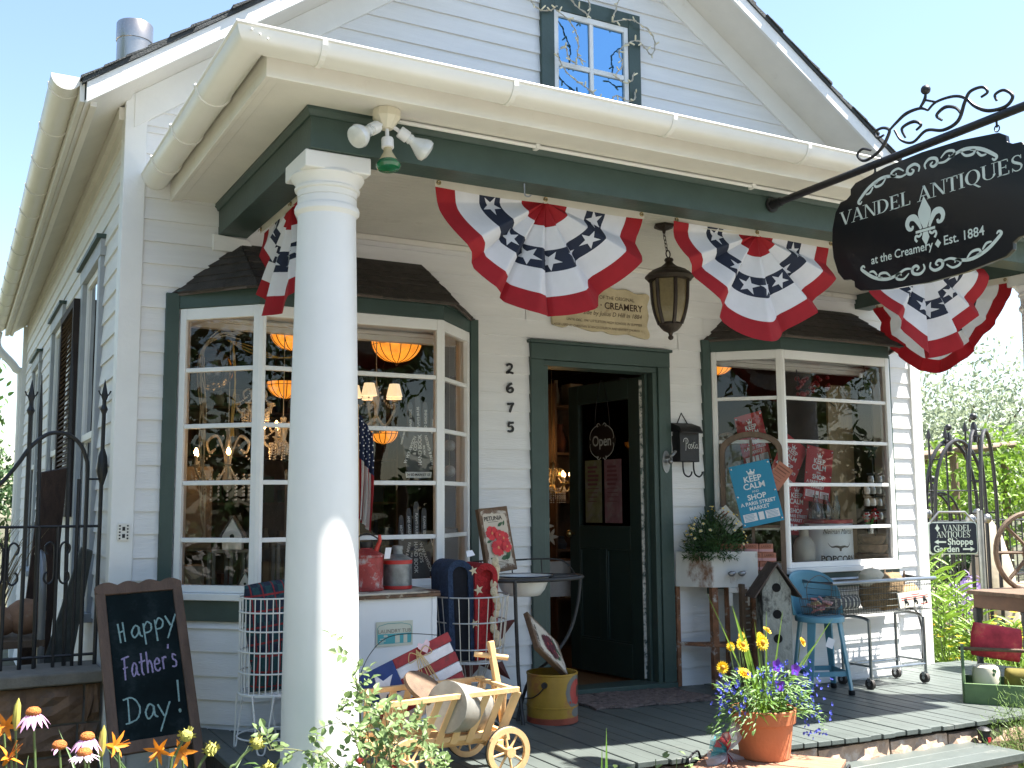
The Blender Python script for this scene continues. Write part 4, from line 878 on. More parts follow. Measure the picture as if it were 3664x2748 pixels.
# wash stand with its basin
ws=thing('wash_stand','black iron wash stand with curved legs beside the door','wash stand',(-1.09,-.5,zf(-1.1)))
zt=.80-zf(-1.1); wi=mat('chipped_iron',(.03,.03,.03),.55,.2,var=.3,scale=25,col2=(.4,.4,.38),amt=.8,spots=.63)
m=MB().tube([(.33*cos(2*pi*k/40),.2*sin(2*pi*k/40),zt) for k in range(40)],.011,8,True)
m.tube([(.185*cos(2*pi*k/40)-.05,.165*sin(2*pi*k/40),zt) for k in range(40)],.007,7,True)
for a in (0,pi/2.2,pi,4.2): m.tube([(.165*cos(a)-.05,.16*sin(a),zt),(.33*cos(a),.2*sin(a),zt)],.006,6)
# grid shelf on the right of the basin
for k in range(5): y=-.12+.06*k; m.tube([(.13,y,zt),(.33*math.sqrt(1-(y/.2)**2),y,zt)],.0035,5)
obj('top_ring',m,wi,ws)
m=MB().tube(curve([(-.32,.02,zt),(-.3,.16,zt+.085),(0,.215,zt+.09),(.3,.16,zt+.085),(.32,.02,zt)],6),.005,7)
for a in (-.2,.0,.2): m.tube([(a,.2,zt),(a,.21,zt+.088)],.004,5)
obj('rail',m,wi,ws)
for k,(x0,y0,x1,y1) in enumerate(((-.19,-.17,-.18,-.235),(-.15,.15,-.13,.18))):
    obj('leg',MB().tube(curve([(x0,y0,zt),(x0+.01,y0-.0,zt*.6),(x0+.02,y0,zt*.3),(x1,y1,.0)],5),.0105,8),wi,ws)
obj('leg',MB().tube(curve([(.32,-.03,zt),(.30,-.03,zt*.8),(.24,-.03,zt*.58),(.12,-.03,zt*.4),(-.02,-.04,zt*.28),(-.12,-.1,zt*.1),(-.15,-.12,0)],6),.0095,8),wi,ws)
bs=thing('enamel_basin','white enamel basin with a dark rim set in the wash stand','basin',(-1.135,-.5,.705))
obj('bowl',MB().lathe([(.0,.0),(.09,0),(.1,.003),(.125,.035),(.142,.075),(.147,.1),(.165,.108),(.166,.112),(.147,.106),(.136,.075),(.118,.04),(.09,.01),(.0,.008)],(0,0,0),40),enam,bs,smooth=40)
obj('rim',MB().tube([(.167*cos(2*pi*k/40),.167*sin(2*pi*k/40),.111) for k in range(40)],.004,6,True),mat('blue_rim',(.012,.016,.03),.3),bs)
# flower planks
def blossom(mb,cx,cz,r,y,ux,uz,o,seed,mi=(0,1,2)):
    rr=random.Random(seed); o=Vector(o)
    for k in range(5):
        a=2*pi*k/5+seed; pts=[]
        for q in range(13):
            u=-.62+1.24*q/12; rad=r*(1+.09*sin(8*u*3+seed)+rr.uniform(-.03,.03))*(.98 if abs(u)<.5 else .86); pts.append((cx+rad*cos(a+u),cz+rad*sin(a+u)))
        mb.cur=mi[k%2]; mb.face(*[o+ux*x+uz*z-Vector((0,1,0))*(.0006*k+y) for x,z in [(cx,cz)]+pts])
    mb.cur=mi[2]; mb.face(*[o+ux*(cx+r*.16*cos(2*pi*q/9))+uz*(cz+r*.2*sin(2*pi*q/9))-Vector((0,1,0))*(y+.004) for q in range(9)])
pk_side=mat('plank_side',(.13,.075,.04),.75,var=.3,scale=8,bump=.3,stretch=(3,3,1)); pk_face=mat('plank_face',(.55,.48,.38),.7,var=.06,scale=6)
pk_worn=mat('plank_worn',(.5,.44,.36),.7,var=.1,scale=12,col2=(.15,.085,.05),amt=1,spots=.44)
petA=mat('petunia_red',(.62,.025,.03),.6,var=.12,scale=30); petB=mat('petunia_red_dark',(.5,.015,.025),.6,var=.12,scale=30); petC=mat('petunia_heart',(.7,.25,.1),.6); leafp=mat('printed_leaf',(.03,.09,.03),.6,var=.25,scale=40); inkp=mat('plank_ink',(.03,.025,.02),.7)
swA=mat('sweetpea_dark',(.07,.008,.014),.6,var=.3,scale=30); swB=mat('sweetpea_dark_red',(.11,.01,.018),.6,var=.3,scale=30); swC=mat('sweetpea_heart',(.4,.06,.05),.6)
def plank(name,label,w,h,t,word,mats,seed,loc,rot,bl,sub):
    r=thing(name,label,'wooden sign',loc,rot)
    obj('board',MB().box(-w/2,w/2,-t/2,t/2,0,h),pk_side,r,bev=.003)
    ux,uz=Vector((1,0,0)),Vector((0,0,1)); o=(0,-t/2,0)
    m=MB(); nn=40; f=[]
    for k in range(nn):
        a=2*pi*k/nn; rx=w/2*.93/max(abs(cos(a)),abs(sin(a)))**.9; rz=h/2*.95/max(abs(cos(a)),abs(sin(a)))**.9; q=rnd(.9,1.0); f.append((rx*q*cos(a),h/2+rz*q*sin(a)))
    m.face(*[(x*1.02,-t/2-.0006,h/2+(z-h/2)*1.02) for x,z in f]); obj('worn_edge',m,pk_worn,r,smooth=0)
    m=MB().face(*[(x*.9,-t/2-.0012,h/2+(z-h/2)*.9) for x,z in f]); pf=obj('print_ground',m,pk_face,r,smooth=0)
    m=MB()
    for (lx,lz,lr,la) in bl[1]:
        pts=[(lx+lr*(u*cos(la)-v*sin(la)),lz+lr*(u*sin(la)+v*cos(la))) for u,v in ((-1,0),(-.5,.38),(0,.45),(.5,.3),(1,0),(.5,-.3),(0,-.42),(-.5,-.36))]; m.cur=3; m.face(*[(x,-t/2-.002,z) for x,z in pts])
    for i,(bx_,bz,br_) in enumerate(bl[0]): blossom(m,bx_,bz,br_,.0026+.004*i*.6,ux,uz,o,seed+i)
    obj('painted_flowers',m,[mats[0],mats[1],mats[2],leafp],pf,smooth=0)
    m=MB(); put2d(m,text(word,.034 if len(word)<8 else .026,'CENTER',.9,.001),(0,-t/2-.002,0),(1,0,0),(0,0,1),bl[2][0],bl[2][1],bl[2][2])
    for q in sub: ribbon(m,[(q[0],q[2]),(q[1],q[2])],.0022,(0,-t/2-.002,0),(1,0,0),(0,0,1))
    obj('lettering',m,inkp,pf,smooth=0)
    return r
plank('flower_plank','wooden plank sign with bright red petunia flowers propped on the wash stand',.2,.365,.035,'PETUNIA',(petA,petB,petC),2,(-1.225,-.415,.835),(R(-9),R(-5),R(6)),
 ([(-.035,.22,.042),(.035,.185,.04),(.01,.205,.03),(-.012,.135,.048),(.045,.135,.034)],[(.03,.265,.022,.5),(.055,.27,.016,1.2),(.055,.09,.034,1.1),(.03,.075,.03,.2),(-.05,.072,.024,2.6),(-.06,.175,.018,.2)],(-.012,.302,0)),
 ((-.06,.05,.056),(-.055,.045,.048),(-.06,.04,.04),(-.05,.02,.283)))
spk=plank('flower_plank','wooden plank sign with a dark maroon sweet pea flower tilted in the yellow bucket',.25,.36,.028,'SWEET PEA',(swA,swB,swC),5,(-1.13,-.70,.16),(R(-14),R(-43),R(16)),
 ([(-.01,.2,.062),(.02,.15,.055),(-.035,.15,.05)],[(.02,.075,.045,1.0),(.06,.09,.04,.4),(-.04,.08,.032,2.3)],(-.0,.315,0)),((-.08,.08,.04),(-.07,.06,.05)))
d1=Vector((.75,.35,-.55)).normalized(); d2=Vector((.2,.75,.63)); d2=(d2-d1*d2.dot(d1)).normalized(); yv=(-d1).cross(d2)
A_=Vector((-1.195,-.63,.625)); O_=A_-d2*.125+d1*.36
spk.matrix_world=Matrix(((d2.x,yv.x,-d1.x,O_.x),(d2.y,yv.y,-d1.y,O_.y),(d2.z,yv.z,-d1.z,O_.z),(0,0,0,1)))
# yellow bucket
yb=thing('yellow_bucket','round yellow metal bucket with a red foot and worn emblem standing before the wash stand','bucket',(-1.075,-.71,zf(-1.07)))
ym=mat('bucket_yellow',(.34,.2,.02),.45,var=.25,scale=6,col2=(.28,.11,.03),amt=.9,spots=.5); rm=mat('bucket_red',(.25,.05,.025),.5,var=.25,scale=12)
obj('wall',MB().lathe([(.137,.035),(.137,.082),(.1395,.084),(.1395,.09),(.137,.092),(.137,.25),(.14,.253),(.14,.262),(.133,.262),(.133,.05),(.0,.05)],(0,0,0),44),ym,yb,smooth=35)
obj('foot',MB().lathe([(.13,0),(.138,.003),(.138,.0345),(.1372,.0348)],(0,0,0),44,False),rm,yb,smooth=35)
def onround(mb,pts,r,z0,a0): mb.face(*[(r*sin(a0+x/r),-r*cos(a0+x/r),z0+z) for x,z in pts])
em=MB(); oc=[(cos(2*pi*k/24),sin(2*pi*k/24)) for k in range(24)]
def strips(mb,rx,rz,r,z0,a0,x0=-1,x1=1,n=14):
    for k in range(n):
        u0,u1=x0+(x1-x0)*k/n,x0+(x1-x0)*(k+1)/n; h0,h1=rz*math.sqrt(max(1-u0*u0,0)),rz*math.sqrt(max(1-u1*u1,0))
        onround(mb,[(rx*u0,-h0),(rx*u1,-h1),(rx*u1,h1),(rx*u0,h0)],r,z0,a0)
strips(em.mat(0),.085,.088,.1376,.165,.62); strips(em.mat(1),.062,.066,.138,.165,.66); strips(em.mat(2),.022,.034,.1384,.165,.78); strips(em.mat(0),.05,.025,.1376,.06,.66)
em.mat(1)
for k in range(7): onround(em,[(-.05+.018*k,0),(-.05+.018*k+.011,0),(-.05+.018*k+.011,.014),(-.05+.018*k,.014)],.1386,.108,.55)
obj('emblem',em,[mat('emblem_grey',(.12,.12,.11),.5,var=.2),mat('emblem_red',(.35,.035,.025),.5,var=.2),mat('emblem_dark',(.05,.03,.02),.5)],yb,smooth=0)
m=MB().tube(curve([(-.105,-.095,.2),(-.125,-.07,.165),(-.142,-.03,.14),(-.145,.03,.13)],5),.0035,6); m.tube([(-.103,-.094,.21),(-.112,-.104,.21)],.016,12); obj('bail_ear',m,M['black'],yb)
# rusty barn star behind the basket
bs_=MB(); s2=star2d(.3,.42,pi/2+.12); V=[(x,0,z) for x,z in s2]+[(0,-.05,0)]; bs_.add(V,[(i,(i+1)%10,10) for i in range(10)]+[tuple(range(10))])
so_=obj('barn_star',bs_,mat('barn_red',(.1,.018,.014),.6,var=.35,scale=14),None,smooth=0,loc=(-1.22,-.10,.40),rot=(R(-8),0,0)); tag(so_,'large dark red metal barn star leaning on the wall behind the baskets','star')
# doormat
dm=MB(); nx,ny=36,16; V=[]
for j in range(ny+1):
    for i in range(nx+1): x=-.69+.9*i/nx; V.append((x+.02*sin(j*.4)-.05*(j/ny)*0,-.55+.45*j/ny+.01*sin(i*.5),zf(x)+.011+rnd(0,.006)))
dm.add(V,[(j*(nx+1)+i,j*(nx+1)+i+1,(j+1)*(nx+1)+i+1,(j+1)*(nx+1)+i) for j in range(ny) for i in range(nx)])
dmm=mat('doormat',(.13,.1,.09),.95,var=.5,scale=30,col2=(.03,.022,.02),amt=.9,spots=.52,bump=.8,bscale=90); do=obj('doormat',dm,dmm,None,smooth=0)
md=do.modifiers.new('t','SOLIDIFY'); md.thickness=.012; tag(do,'mottled brown and grey doormat lying before the open door','doormat')
# ------------------------------------------------------------------ rusty sink used as a planter
sk_=thing('sink_planter','rusty white enamel sink on a stand with a shelf, right of the door','sink',(0,0,zf(.5)))
foot=[(.30,-.035),(.43,-.245),(.725,-.36),(.62,-.20)]
ru=mat('rusty_enamel',(.62,.6,.56),.45,var=.07,scale=4,col2=(.2,.085,.035),amt=.95,spots=.545,stretch=(1,1,.5)); ru2=mat('rusted_leg',(.22,.1,.05),.8,var=.45,scale=14,col2=(.6,.57,.52),amt=.9,spots=.55)
def wallring(mb,pl_,z0,z1,t):
    c=Vector((sum(p[0] for p in pl_)/4,sum(p[1] for p in pl_)/4)); inn=[tuple(Vector(p)+(c-Vector(p))*t) for p in pl_]; n=len(pl_)
    V=[(x,y,z) for z in (z0,z1) for q in (pl_,inn) for x,y in q]
    for i in range(n):
        j=(i+1)%n; mb.add([V[k] for k in range(4*n)],[(i,j,2*n+j,2*n+i),(n+i,3*n+i,3*n+j,n+j),(2*n+i,2*n+j,3*n+j,3*n+i)])
    mb.face(*[(x,y,z0) for x,y in inn])
m=MB(); wallring(m,foot,.655,.885,.1); obj('tub',m,ru,sk_,bev=.004)
obj('soil',MB().face(*[(x*.98+.01,y*.98,.86) for x,y in foot]),M['soil'],sk_,smooth=0)
for (x,y),w_ in zip(foot,(.03,.05,.045,.03)): obj('leg',MB().box(x+(.004 if x<.6 else -w_-.004),x+(w_+.004 if x<.6 else -.004),y+.004,y+.004+w_*.7,0,.654),ru2,sk_,bev=.003)
obj('shelf',MB().prism([(x+.01,y+.006) for x,y in foot],(0,0,.27),(1,0,0),(0,1,0),.022),ru2,sk_,bev=.003)
TF=Matrix(((.931,.364,0,.43),(-.364,.931,0,-.245),(0,0,1,0),(0,0,0,1)))
m=MB().box(.11,.25,-.012,-.001,.62,.6545).box(.11,.135,-.012,-.001,.535,.6195).box(.225,.25,-.012,-.001,.535,.6195).xf(TF); obj('tap_bracket',m,ru,sk_,bev=.003)
for x in (.12,.19): m=MB().tube([(x,.005,.745),(x,-.035,.745)],.011,8).sphere((x,-.045,.745),.02,10,7,1.2,.7,.9).sphere((x+.02,-.04,.752),.012,8,6).xf(TF); obj('tap',m,M['pewter'],sk_)
# slatted dark crate behind the stand
dk=thing('dark_shutter','dark slatted wooden shutter standing behind the sink planter','shutter',(.72,-.33,zf(.7)))
m=MB()
for k in range(14): m.box(-.1,.12,-.012,.008,.03+.045*k,.062+.045*k)
obj('slats',m,oak,dk); m=MB().box(-.13,-.101,-.02,.015,0,.68).box(.121,.15,-.02,.015,0,.68); obj('stiles',m,oak,dk,bev=.003)
# ------------------------------------------------------------------ arched window frame with soap bars on its ledge
af=thing('arched_frame','old arched wooden window frame leaning on the right bay window','frame',(.80,-.243,.715),(R(-3),0,R(-43)))
def archf(w,h,rise,n=14): return [(-w/2,0),(w/2,0),(w/2,h-rise)]+[(w/2*cos(pi*k/n),h-rise+rise*sin(pi*k/n)) for k in range(1,n)]+[(-w/2,h-rise)]
fo_=archf(.42,.985,.13); fi=[(x*.84,.05+(z-.0)*.92) for x,z in archf(.42,.975,.12)]
n=len(fo_); m=MB(); V=[(x,y,z) for y in (-.02,.02) for q in (fo_,fi) for x,z in q]
m.add(V,[q for i in range(n) for j in [(i+1)%n] for q in ((i,j,n+j,n+i),(2*n+i,3*n+i,3*n+j,2*n+j),(i,2*n+i,2*n+j,j),(n+i,n+j,3*n+j,3*n+i))]); obj('frame',m,driftw,af,bev=.003)
m=MB().box(-.009,.009,-.012,.012,.055,.93).box(-.175,.175,-.0115,.0115,.33,.348); obj('muntins',m,driftw,af)
obj('panes',MB().face(*[(x,.004,z) for x,z in fi]),M['glass'],af,smooth=0)
sb1=mat('soap_wrap_orange',(.42,.16,.1),.6,var=.12,scale=20); sb2=mat('soap_wrap_pink',(.55,.3,.3),.6,var=.12,scale=20); sbk=mat('soap_ink',(.2,.07,.04),.6)
ledge=thing('soap_shelf','narrow wooden shelf board at the foot of the arched frame','shelf',(.745,-.275,.745),(0,0,R(-44))); obj('board',MB().box(-.23,.2,-.04,.04,0,.02),driftw,ledge,bev=.003)
soap0=thing('soap_bar','orange and pink wrapped soap bar in the stack before the arched frame','soap bar',(0,0,0),group='stacked soap bars before the arched frame')
obj('bar',MB().box(-.045,.045,-.022,.022,0,.058),sb1,soap0,bev=.003); obj('wrapper_band',MB().box(-.0455,.0455,-.0226,.0226,.006,.024),sb2,soap0)
sm=MB(); put2d(sm,text('LARRO',.022,'CENTER',.9,.0006),(0,-.0232,.04),(1,0,0),(0,0,1)); obj('lettering',sm,sbk,soap0,smooth=0)
first=True
for r_ in range(3):
    for k in range(4):
        u_=-.19+.096*k+(.02 if r_%2 else 0)+rnd(-.004,.004); v_=-rnd(0,.012)-(.012 if r_==0 else 0); L=(.745+u_*cos(R(-42))-v_*sin(R(-42)),-.275+u_*sin(R(-42))+v_*cos(R(-42)),.766+.0585*r_); rz=(0,0,R(-42)+rnd(-.1,.1))
        if first: soap0.location=L; soap0.rotation_euler=rz; first=False
        else: dup(soap0,L,rz)
# blue poster and the paper tags beside it
def poster(name,label,cat,o,w,h,rot,base,paper,seed=0):
    t=thing(name,label,cat,o,rot)
    obj('sheet',MB().box(-w/2,w/2,-.002,.002,-h/2,h/2),base,t,bev=.001)
    k=h/.44; m=MB(); F=(0,-.0032,0); X,Z=(1,0,0),(0,0,1)
    for s_,z,sz,b in (('KEEP',.105,.058,.0012),('CALM',.055,.058,.0012),('AND',.016,.022,0),('SHOP',-.022,.052,.0012),('A PARIS STREET',-.064,.035,.0008),('MARKET',-.099,.037,.0008)): put2d(m,text(s_,sz*k,'CENTER',1,b),F,X,Z,0,z*k)
    # crown
    m.face(*[(x*k,-.0032,(z+.152)*k) for x,z in ((-.022,-.012),(.022,-.012),(.026,.008),(.012,.0),(.0,.018),(-.012,.0),(-.026,.008))]); m.face(*[(x*k,-.0032,(z+.137)*k) for x,z in ((-.022,-.004),(.022,-.004),(.022,.0),(-.022,.0))])
    for x in (-.026,0,.026): m.add([(x*k+.005*k*cos(q*pi/4),-.0034,(.163+(.008 if x==0 else 0))*k+.005*k*sin(q*pi/4)) for q in range(8)],[tuple(range(8))])
    obj('lettering',m,paper,t,smooth=0)
    m=MB()
    for x0,x1 in ((-.125,-.03),(-.018,.018),(.03,.125)):
        m.face(*[(x*k*w/.31/k if False else x*k,-.0032,z*k) for x,z in ((x0,-.185),(x1,-.185),(x1,-.13),(x0,-.13))])
    bxs=obj('text_boxes',m,tagm,t,smooth=0)
    m=MB()
    for x0,x1 in ((-.118,-.038),(.038,.118)):
        for q in range(5): ribbon(m,[((x0+rnd(0,.008))*k,(-.138-.0095*q)*k),((x1-rnd(0,.016))*k,(-.138-.0095*q)*k)],.003*k,(0,-.0036,0),X,Z)
    obj('small_print',m,base,bxs,smooth=0)
    m=MB()
    for x,z in ((-.14,.2),(.14,.2),(-.14,0),(.14,0),(-.14,-.2),(.14,-.2)): m.sphere((x*w/.31,-.003,z*k),.007,8,5,1,.4,1)
    obj('studs',m,M['steel'],t)
    return t
wpap=mat('poster_white',(.72,.75,.77),.5,var=.02); blu=mat('poster_blue',(.012,.235,.4),.4,var=.05,scale=3); redp=mat('poster_red',(.42,.02,.03),.5,var=.06)
poster('blue_poster','bright blue poster with white capitals hanging tilted on the arched frame','poster',(.775,-.31,1.275),.275,.42,(R(-3),R(-12),R(-41)),blu,wpap)
# orange and pale tags fixed behind the poster
for (x,z,r_,mt,lb) in ((.90,1.39,38,sb1,'orange printed card tucked behind the top right of the blue poster'),(.62,1.1,-40,mat('pale_card',(.5,.5,.46),.6,var=.15,scale=30),'pale floral card tucked behind the bottom left of the blue poster')):
    t=thing('printed_card',lb,'card',(x,-.40 if x>.8 else -.20,z),(0,R(r_),R(-38))); obj('sheet',MB().box(-.055,.055,-.001,.001,-.085,.085),mt,t); m=MB()
    for q in range(6): ribbon(m,[(-.045,.06-.022*q),(.045-rnd(0,.03),.06-.022*q)],.009 if q<2 else .004,(0,-.0022,0),(1,0,0),(0,0,1))
    obj('print_lines',m,sbk,t,smooth=0)
# ------------------------------------------------------------------ birdhouse
bh=thing('birdhouse','tall weathered grey birdhouse with three round holes beside the blue stool','birdhouse',(.66,-.565,zf(.7)),(0,0,R(-26)))
wb=mat('peeling_wood',(.31,.32,.285),.8,var=.35,scale=7,col2=(.035,.035,.033),amt=.95,spots=.49,bump=.5,stretch=(1,1,.5)); hb=.67
m=MB().box(-.092,.092,-.075,.075,0,hb-.01); m.prism([(-.092,hb-.0095),(.092,hb-.0095),(0,hb+.135)],(0,.075,0),(1,0,0),(0,0,1),.15); obj('box',m,wb,bh,bev=.002)
m=MB()
for s_ in (-1,1): m.hexa([(s_*x,y,z+d) for d in (0,.014) for y in (-.115,.1) for x,z in ((.0,hb+.147),(.15,hb-.06))])
obj('roof',m,mat('birdhouse_roof',(.1,.075,.065),.85,var=.4,scale=12,bump=.5),bh)
for z in (hb+.005,hb-.16,hb-.31): m=MB().tube([(0,-.0755,z),(0,-.078,z)],.028,20); obj('hole',m,mat('hole_black',(.002,.002,.002),.9),bh)
# ------------------------------------------------------------------ blue stool with its basket
bm=mat('stool_blue',(.10,.27,.36),.4,var=.08,scale=6,col2=(.25,.2,.15),amt=.5,spots=.68); stl=thing('metal_stool','light blue metal stool with a rounded back','stool',(1.02,-.6,zf(1.02)),(0,0,R(-22)))
H=.49
m=MB().lathe([(.0,H-.004),(.14,H-.004),(.152,H-.008),(.155,H-.016),(.155,H-.04),(.15,H-.042),(.15,H-.014),(.0,H-.012)],(0,0,0),36); obj('seat',m,bm,stl,smooth=35)
for k in range(4):
    a=pi/4+k*pi/2; c,s=cos(a),sin(a); t=Vector((-s,c,0)); o=Vector((c,s,0))
    p0=[o*.135-t*.03,o*.135+t*.03,o*.118+t*.026,o*.118-t*.026]; p1=[o*.2-t*.018,o*.2+t*.018,o*.185+t*.016,o*.185-t*.016]
    m=MB().hexa([tuple(q+Vector((0,0,.02))) for q in (p1[0],p1[1],p1[3],p1[2])]+[tuple(q+Vector((0,0,H-.015))) for q in (p0[0],p0[1],p0[3],p0[2])]); lg=obj('leg',m,bm,stl,bev=.003)
    obj('foot',MB().lathe([(.018,0),(.021,.004),(.021,.03),(.0,.031)],tuple(o*.193),12),M['black'],lg)
m=MB()
for k in range(4):
    a,b_=pi/4+k*pi/2,pi/4+(k+1)*pi/2; m.bar((.178*cos(a),.178*sin(a),.13),(.178*cos(b_),.178*sin(b_),.13),.008,.03)
obj('stretcher',m,bm,stl)
# back: a curved plate with a round top
V=[];nu,nv=20,12
for j in range(nv+1):
    for i in range(nu+1):
        u=2*i/nu-1; zt_=.275*math.sqrt(max(1-abs(u)**2.6,0)); a=pi/2+u*1.5+.15; r=.157+.03*j/nv
        V.append((r*cos(a),r*sin(a),H-.03+zt_*j/nv+.03*(j>0)))
bkm=MB().add(V,[(j*(nu+1)+i,j*(nu+1)+i+1,(j+1)*(nu+1)+i+1,(j+1)*(nu+1)+i) for j in range(nv) for i in range(nu)]); bo=obj('backrest',bkm,bm,stl,smooth=60); bo.modifiers.new('t','SOLIDIFY').thickness=.005
m=MB().hexa([(-.16+dx,-.17+dy,.27+dz) for dz in (0,.06) for dy in (0,.001) for dx in (0,.05)]).xf(Matrix.Rotation(.4,4,'Y')); obj('price_tag',m,tagm,stl)
wk=thing('wire_basket','small dark wire basket of pink packets on the blue stool','basket',(1.015,-.61,zf(1.02)+H))
m=MB()
for z,q in ((.003,.85),(.05,.92),(.1,1)): m.tube([(.105*q*x,.075*q*y,z) for x,y in ((-1,-1),(1,-1),(1,1),(-1,1))],.003,5,True)
for i in range(9):
    u=-1+2*i/8
    for s_ in (-1,1): m.tube([(.089*u,.064*s_,.003),(.105*u,.075*s_,.1)],.0016,4); m.tube([(.089*s_,.064*u,.003),(.105*s_,.075*u,.1)],.0016,4)
m.tube(curve([(-.105,0,.1),(-.1,0,.2),(.0,.0,.25),(.1,0,.2),(.105,0,.1)],5),.0025,5); obj('cage',m,mat('wire_dark',(.12,.11,.1),.5,.5),wk)
pink=[mat('packet_pink',(.5,.2,.2),.5,var=.15),mat('packet_rose',(.5,.3,.32),.5,var=.15),mat('packet_tan',(.4,.33,.2),.5,var=.15)]
for k in range(14):
    L=Vector((rnd(-.065,.065),rnd(-.04,.04),.012+.012*(k%5)+.02*(k>8))); m=MB().box(-.032,.032,-.02,.02,-.006,.006).xf(Matrix.Translation(L+Vector((0,0,.02)))@Matrix.Rotation(rnd(-.6,.6),4,'X')@Matrix.Rotation(rnd(-.6,.6),4,'Y')@Matrix.Rotation(rnd(0,3),4,'Z'))
    t=obj('soap_packet',m,pink[k%3],None,bev=.004,loc=wk.location); tag(t,'small pink and tan wrapped packet heaped in the basket on the blue stool','packet','packets heaped in the wire basket')
# ------------------------------------------------------------------ wheeled wire trolley and its goods
ct=thing('wire_trolley','wheeled metal trolley with a dark wire tray below the right bay window','trolley',(1.65,-.55,zf(1.65)))
mt_=mat('trolley_steel',(.3,.32,.33),.3,.85,var=.2)
ZT=.69-zf(1.65); hw,hd=.26,.12
for s_ in (-1,1):
    m=MB().tube(curve([(s_*hw,-hd,.06),(s_*hw,-hd,.4),(s_*hw,-hd+.015,.45),(s_*hw,0,.462),(s_*hw,hd-.015,.45),(s_*hw,hd,.4),(s_*hw,hd,.06)],4),.0105,8); obj('leg_hoop',m,mt_,ct)
    for y in (-hd,hd):
        m=MB().tube([(s_*hw-.012,y+.01,.035),(s_*hw+.012,y+.01,.035)],.035,18); w_=obj('caster',m,mat('caster_rubber',(.03,.026,.024),.7,var=.2),ct); m=MB().box(s_*hw-.018,s_*hw+.018,y-.006,y+.02,.05,.075).tube([(s_*hw-.014,y+.01,.035),(s_*hw+.014,y+.01,.035)],.012,10); obj('fork',m,mt_,w_)
m=MB()
for y in (-hd,hd): m.tube([(-hw,y,.13),(hw,y,.13)],.0085,8)
for s_ in (-1,1): m.tube([(s_*hw,-hd,.15),(s_*hw,hd,.15)],.0085,8)
obj('stretcher',m,mt_,ct)
m=MB(); x0,x1,y0,y1=-.6,.375,-.14,.12
m.tube([(x0,y0,ZT),(x1,y0,ZT),(x1,y1,ZT),(x0,y1,ZT)],.0125,8,True); obj('rim',m,mt_,ct)
m=MB()
for k in range(40): x=x0+(x1-x0)*k/39; m.tube([(x,y0,ZT),(x*.93,y0+.02,ZT-.21),(x*.93,y1-.02,ZT-.21),(x,y1,ZT)],.0016,4,False,False)
for k in range(1,6):
    f=k/5; m.tube([(x0*(1-.07*f),y0+.02*f,ZT-.21*f),(x1*(1-.07*f),y0+.02*f,ZT-.21*f),(x1*(1-.07*f),y1-.02*f,ZT-.21*f),(x0*(1-.07*f),y1-.02*f,ZT-.21*f)],.002,4,True)
obj('tray_mesh',m,mat('tray_wire',(.05,.06,.055),.5,.4),ct)
bur=mat('burlap',(.2,.135,.07),.95,var=.35,scale=30,bump=.7,bscale=150); bur2=mat('rattan',(.3,.19,.09),.8,var=.35,scale=25,bump=.6,bscale=80)
T0=Vector((1.65,-.55,zf(1.65)))
m=MB(); cushion(m,.36,.25,.18,20,14); t=obj('burlap_sack',m,bur,None,loc=T0+Vector((-.02,-.01,ZT-.2)),rot=(R(5),0,0)); tag(t,'brown burlap sack slumped in the middle of the wire trolley','sack')
m=MB(); cushion(m,.36,.15,.18,24,10); t=obj('woven_cushion',m,bur2,None,loc=T0+Vector((.17,.0,ZT-.205)),rot=(0,R(-6),0)); tag(t,'striped tan woven cushion in the right end of the wire trolley','cushion')
m=MB(); cushion(m,.3,.1,.15,24,10,lambda i,j:i%3==0); t=obj('striped_cushion',m,[mat('ticking_dark',(.1,.1,.11),.9),mat('ticking_cream',(.5,.48,.4),.9)],None,loc=T0+Vector((-.38,0,ZT-.19))); tag(t,'dark and cream striped cushion in the left end of the wire trolley','cushion')
m=MB().lathe([(.0,.0),(.07,0),(.085,.03),(.08,.08),(.05,.11),(.0,.12)],(0,0,0),20,True,1.2,.8); t=obj('cream_bundle',m,mat('cream_cloth',(.5,.46,.36),.9,var=.12,bump=.3),None,loc=T0+Vector((-.12,-.03,ZT-.04))); tag(t,'cream cloth bundle heaped on top of the trolley goods','bundle')
m=MB()
for k in range(7): a=rnd(-.3,.3); m.tube([(-.2+.06*k,.03,-.05),(-.2+.06*k+a*.2,.04+rnd(-.03,.03),.03+rnd(0,.05))],[.012,.006],6)
t=obj('driftwood_sticks',m,oak,None,loc=T0+Vector((.12,.02,ZT))); tag(t,'dark twigs and sticks laid across the trolley top','sticks')
hk=thing('hook_board','cream board with red lettering and three black hooks on the trolley front','hook board',T0+Vector((.13,-.165,ZT-.13)),(R(-6),R(-3),0))
obj('board',MB().box(-.155,.155,-.006,.006,-.05,.05),mat('board_cream',(.6,.57,.48),.6,var=.06,col2=(.35,.28,.2),amt=.4,spots=.62),hk,bev=.002)
m=MB()
for z,a,b_ in ((.03,-.03,.05),(.016,-.13,.13),(.003,-.13,.13),(-.036,.05,.12)): ribbon(m,[(a,z),(b_,z)],.005,(0,-.0068,0),(1,0,0),(0,0,1))
obj('red_print',m,redp,hk,smooth=0)
for x in (-.09,0,.09): obj('hook',MB().tube([(x,-.006,-.005),(x,-.02,-.012),(x,-.024,-.026),(x,-.016,-.034)],.005,6).box(x-.012,x+.012,-.0085,-.0062,-.02,.01),M['black'],hk)
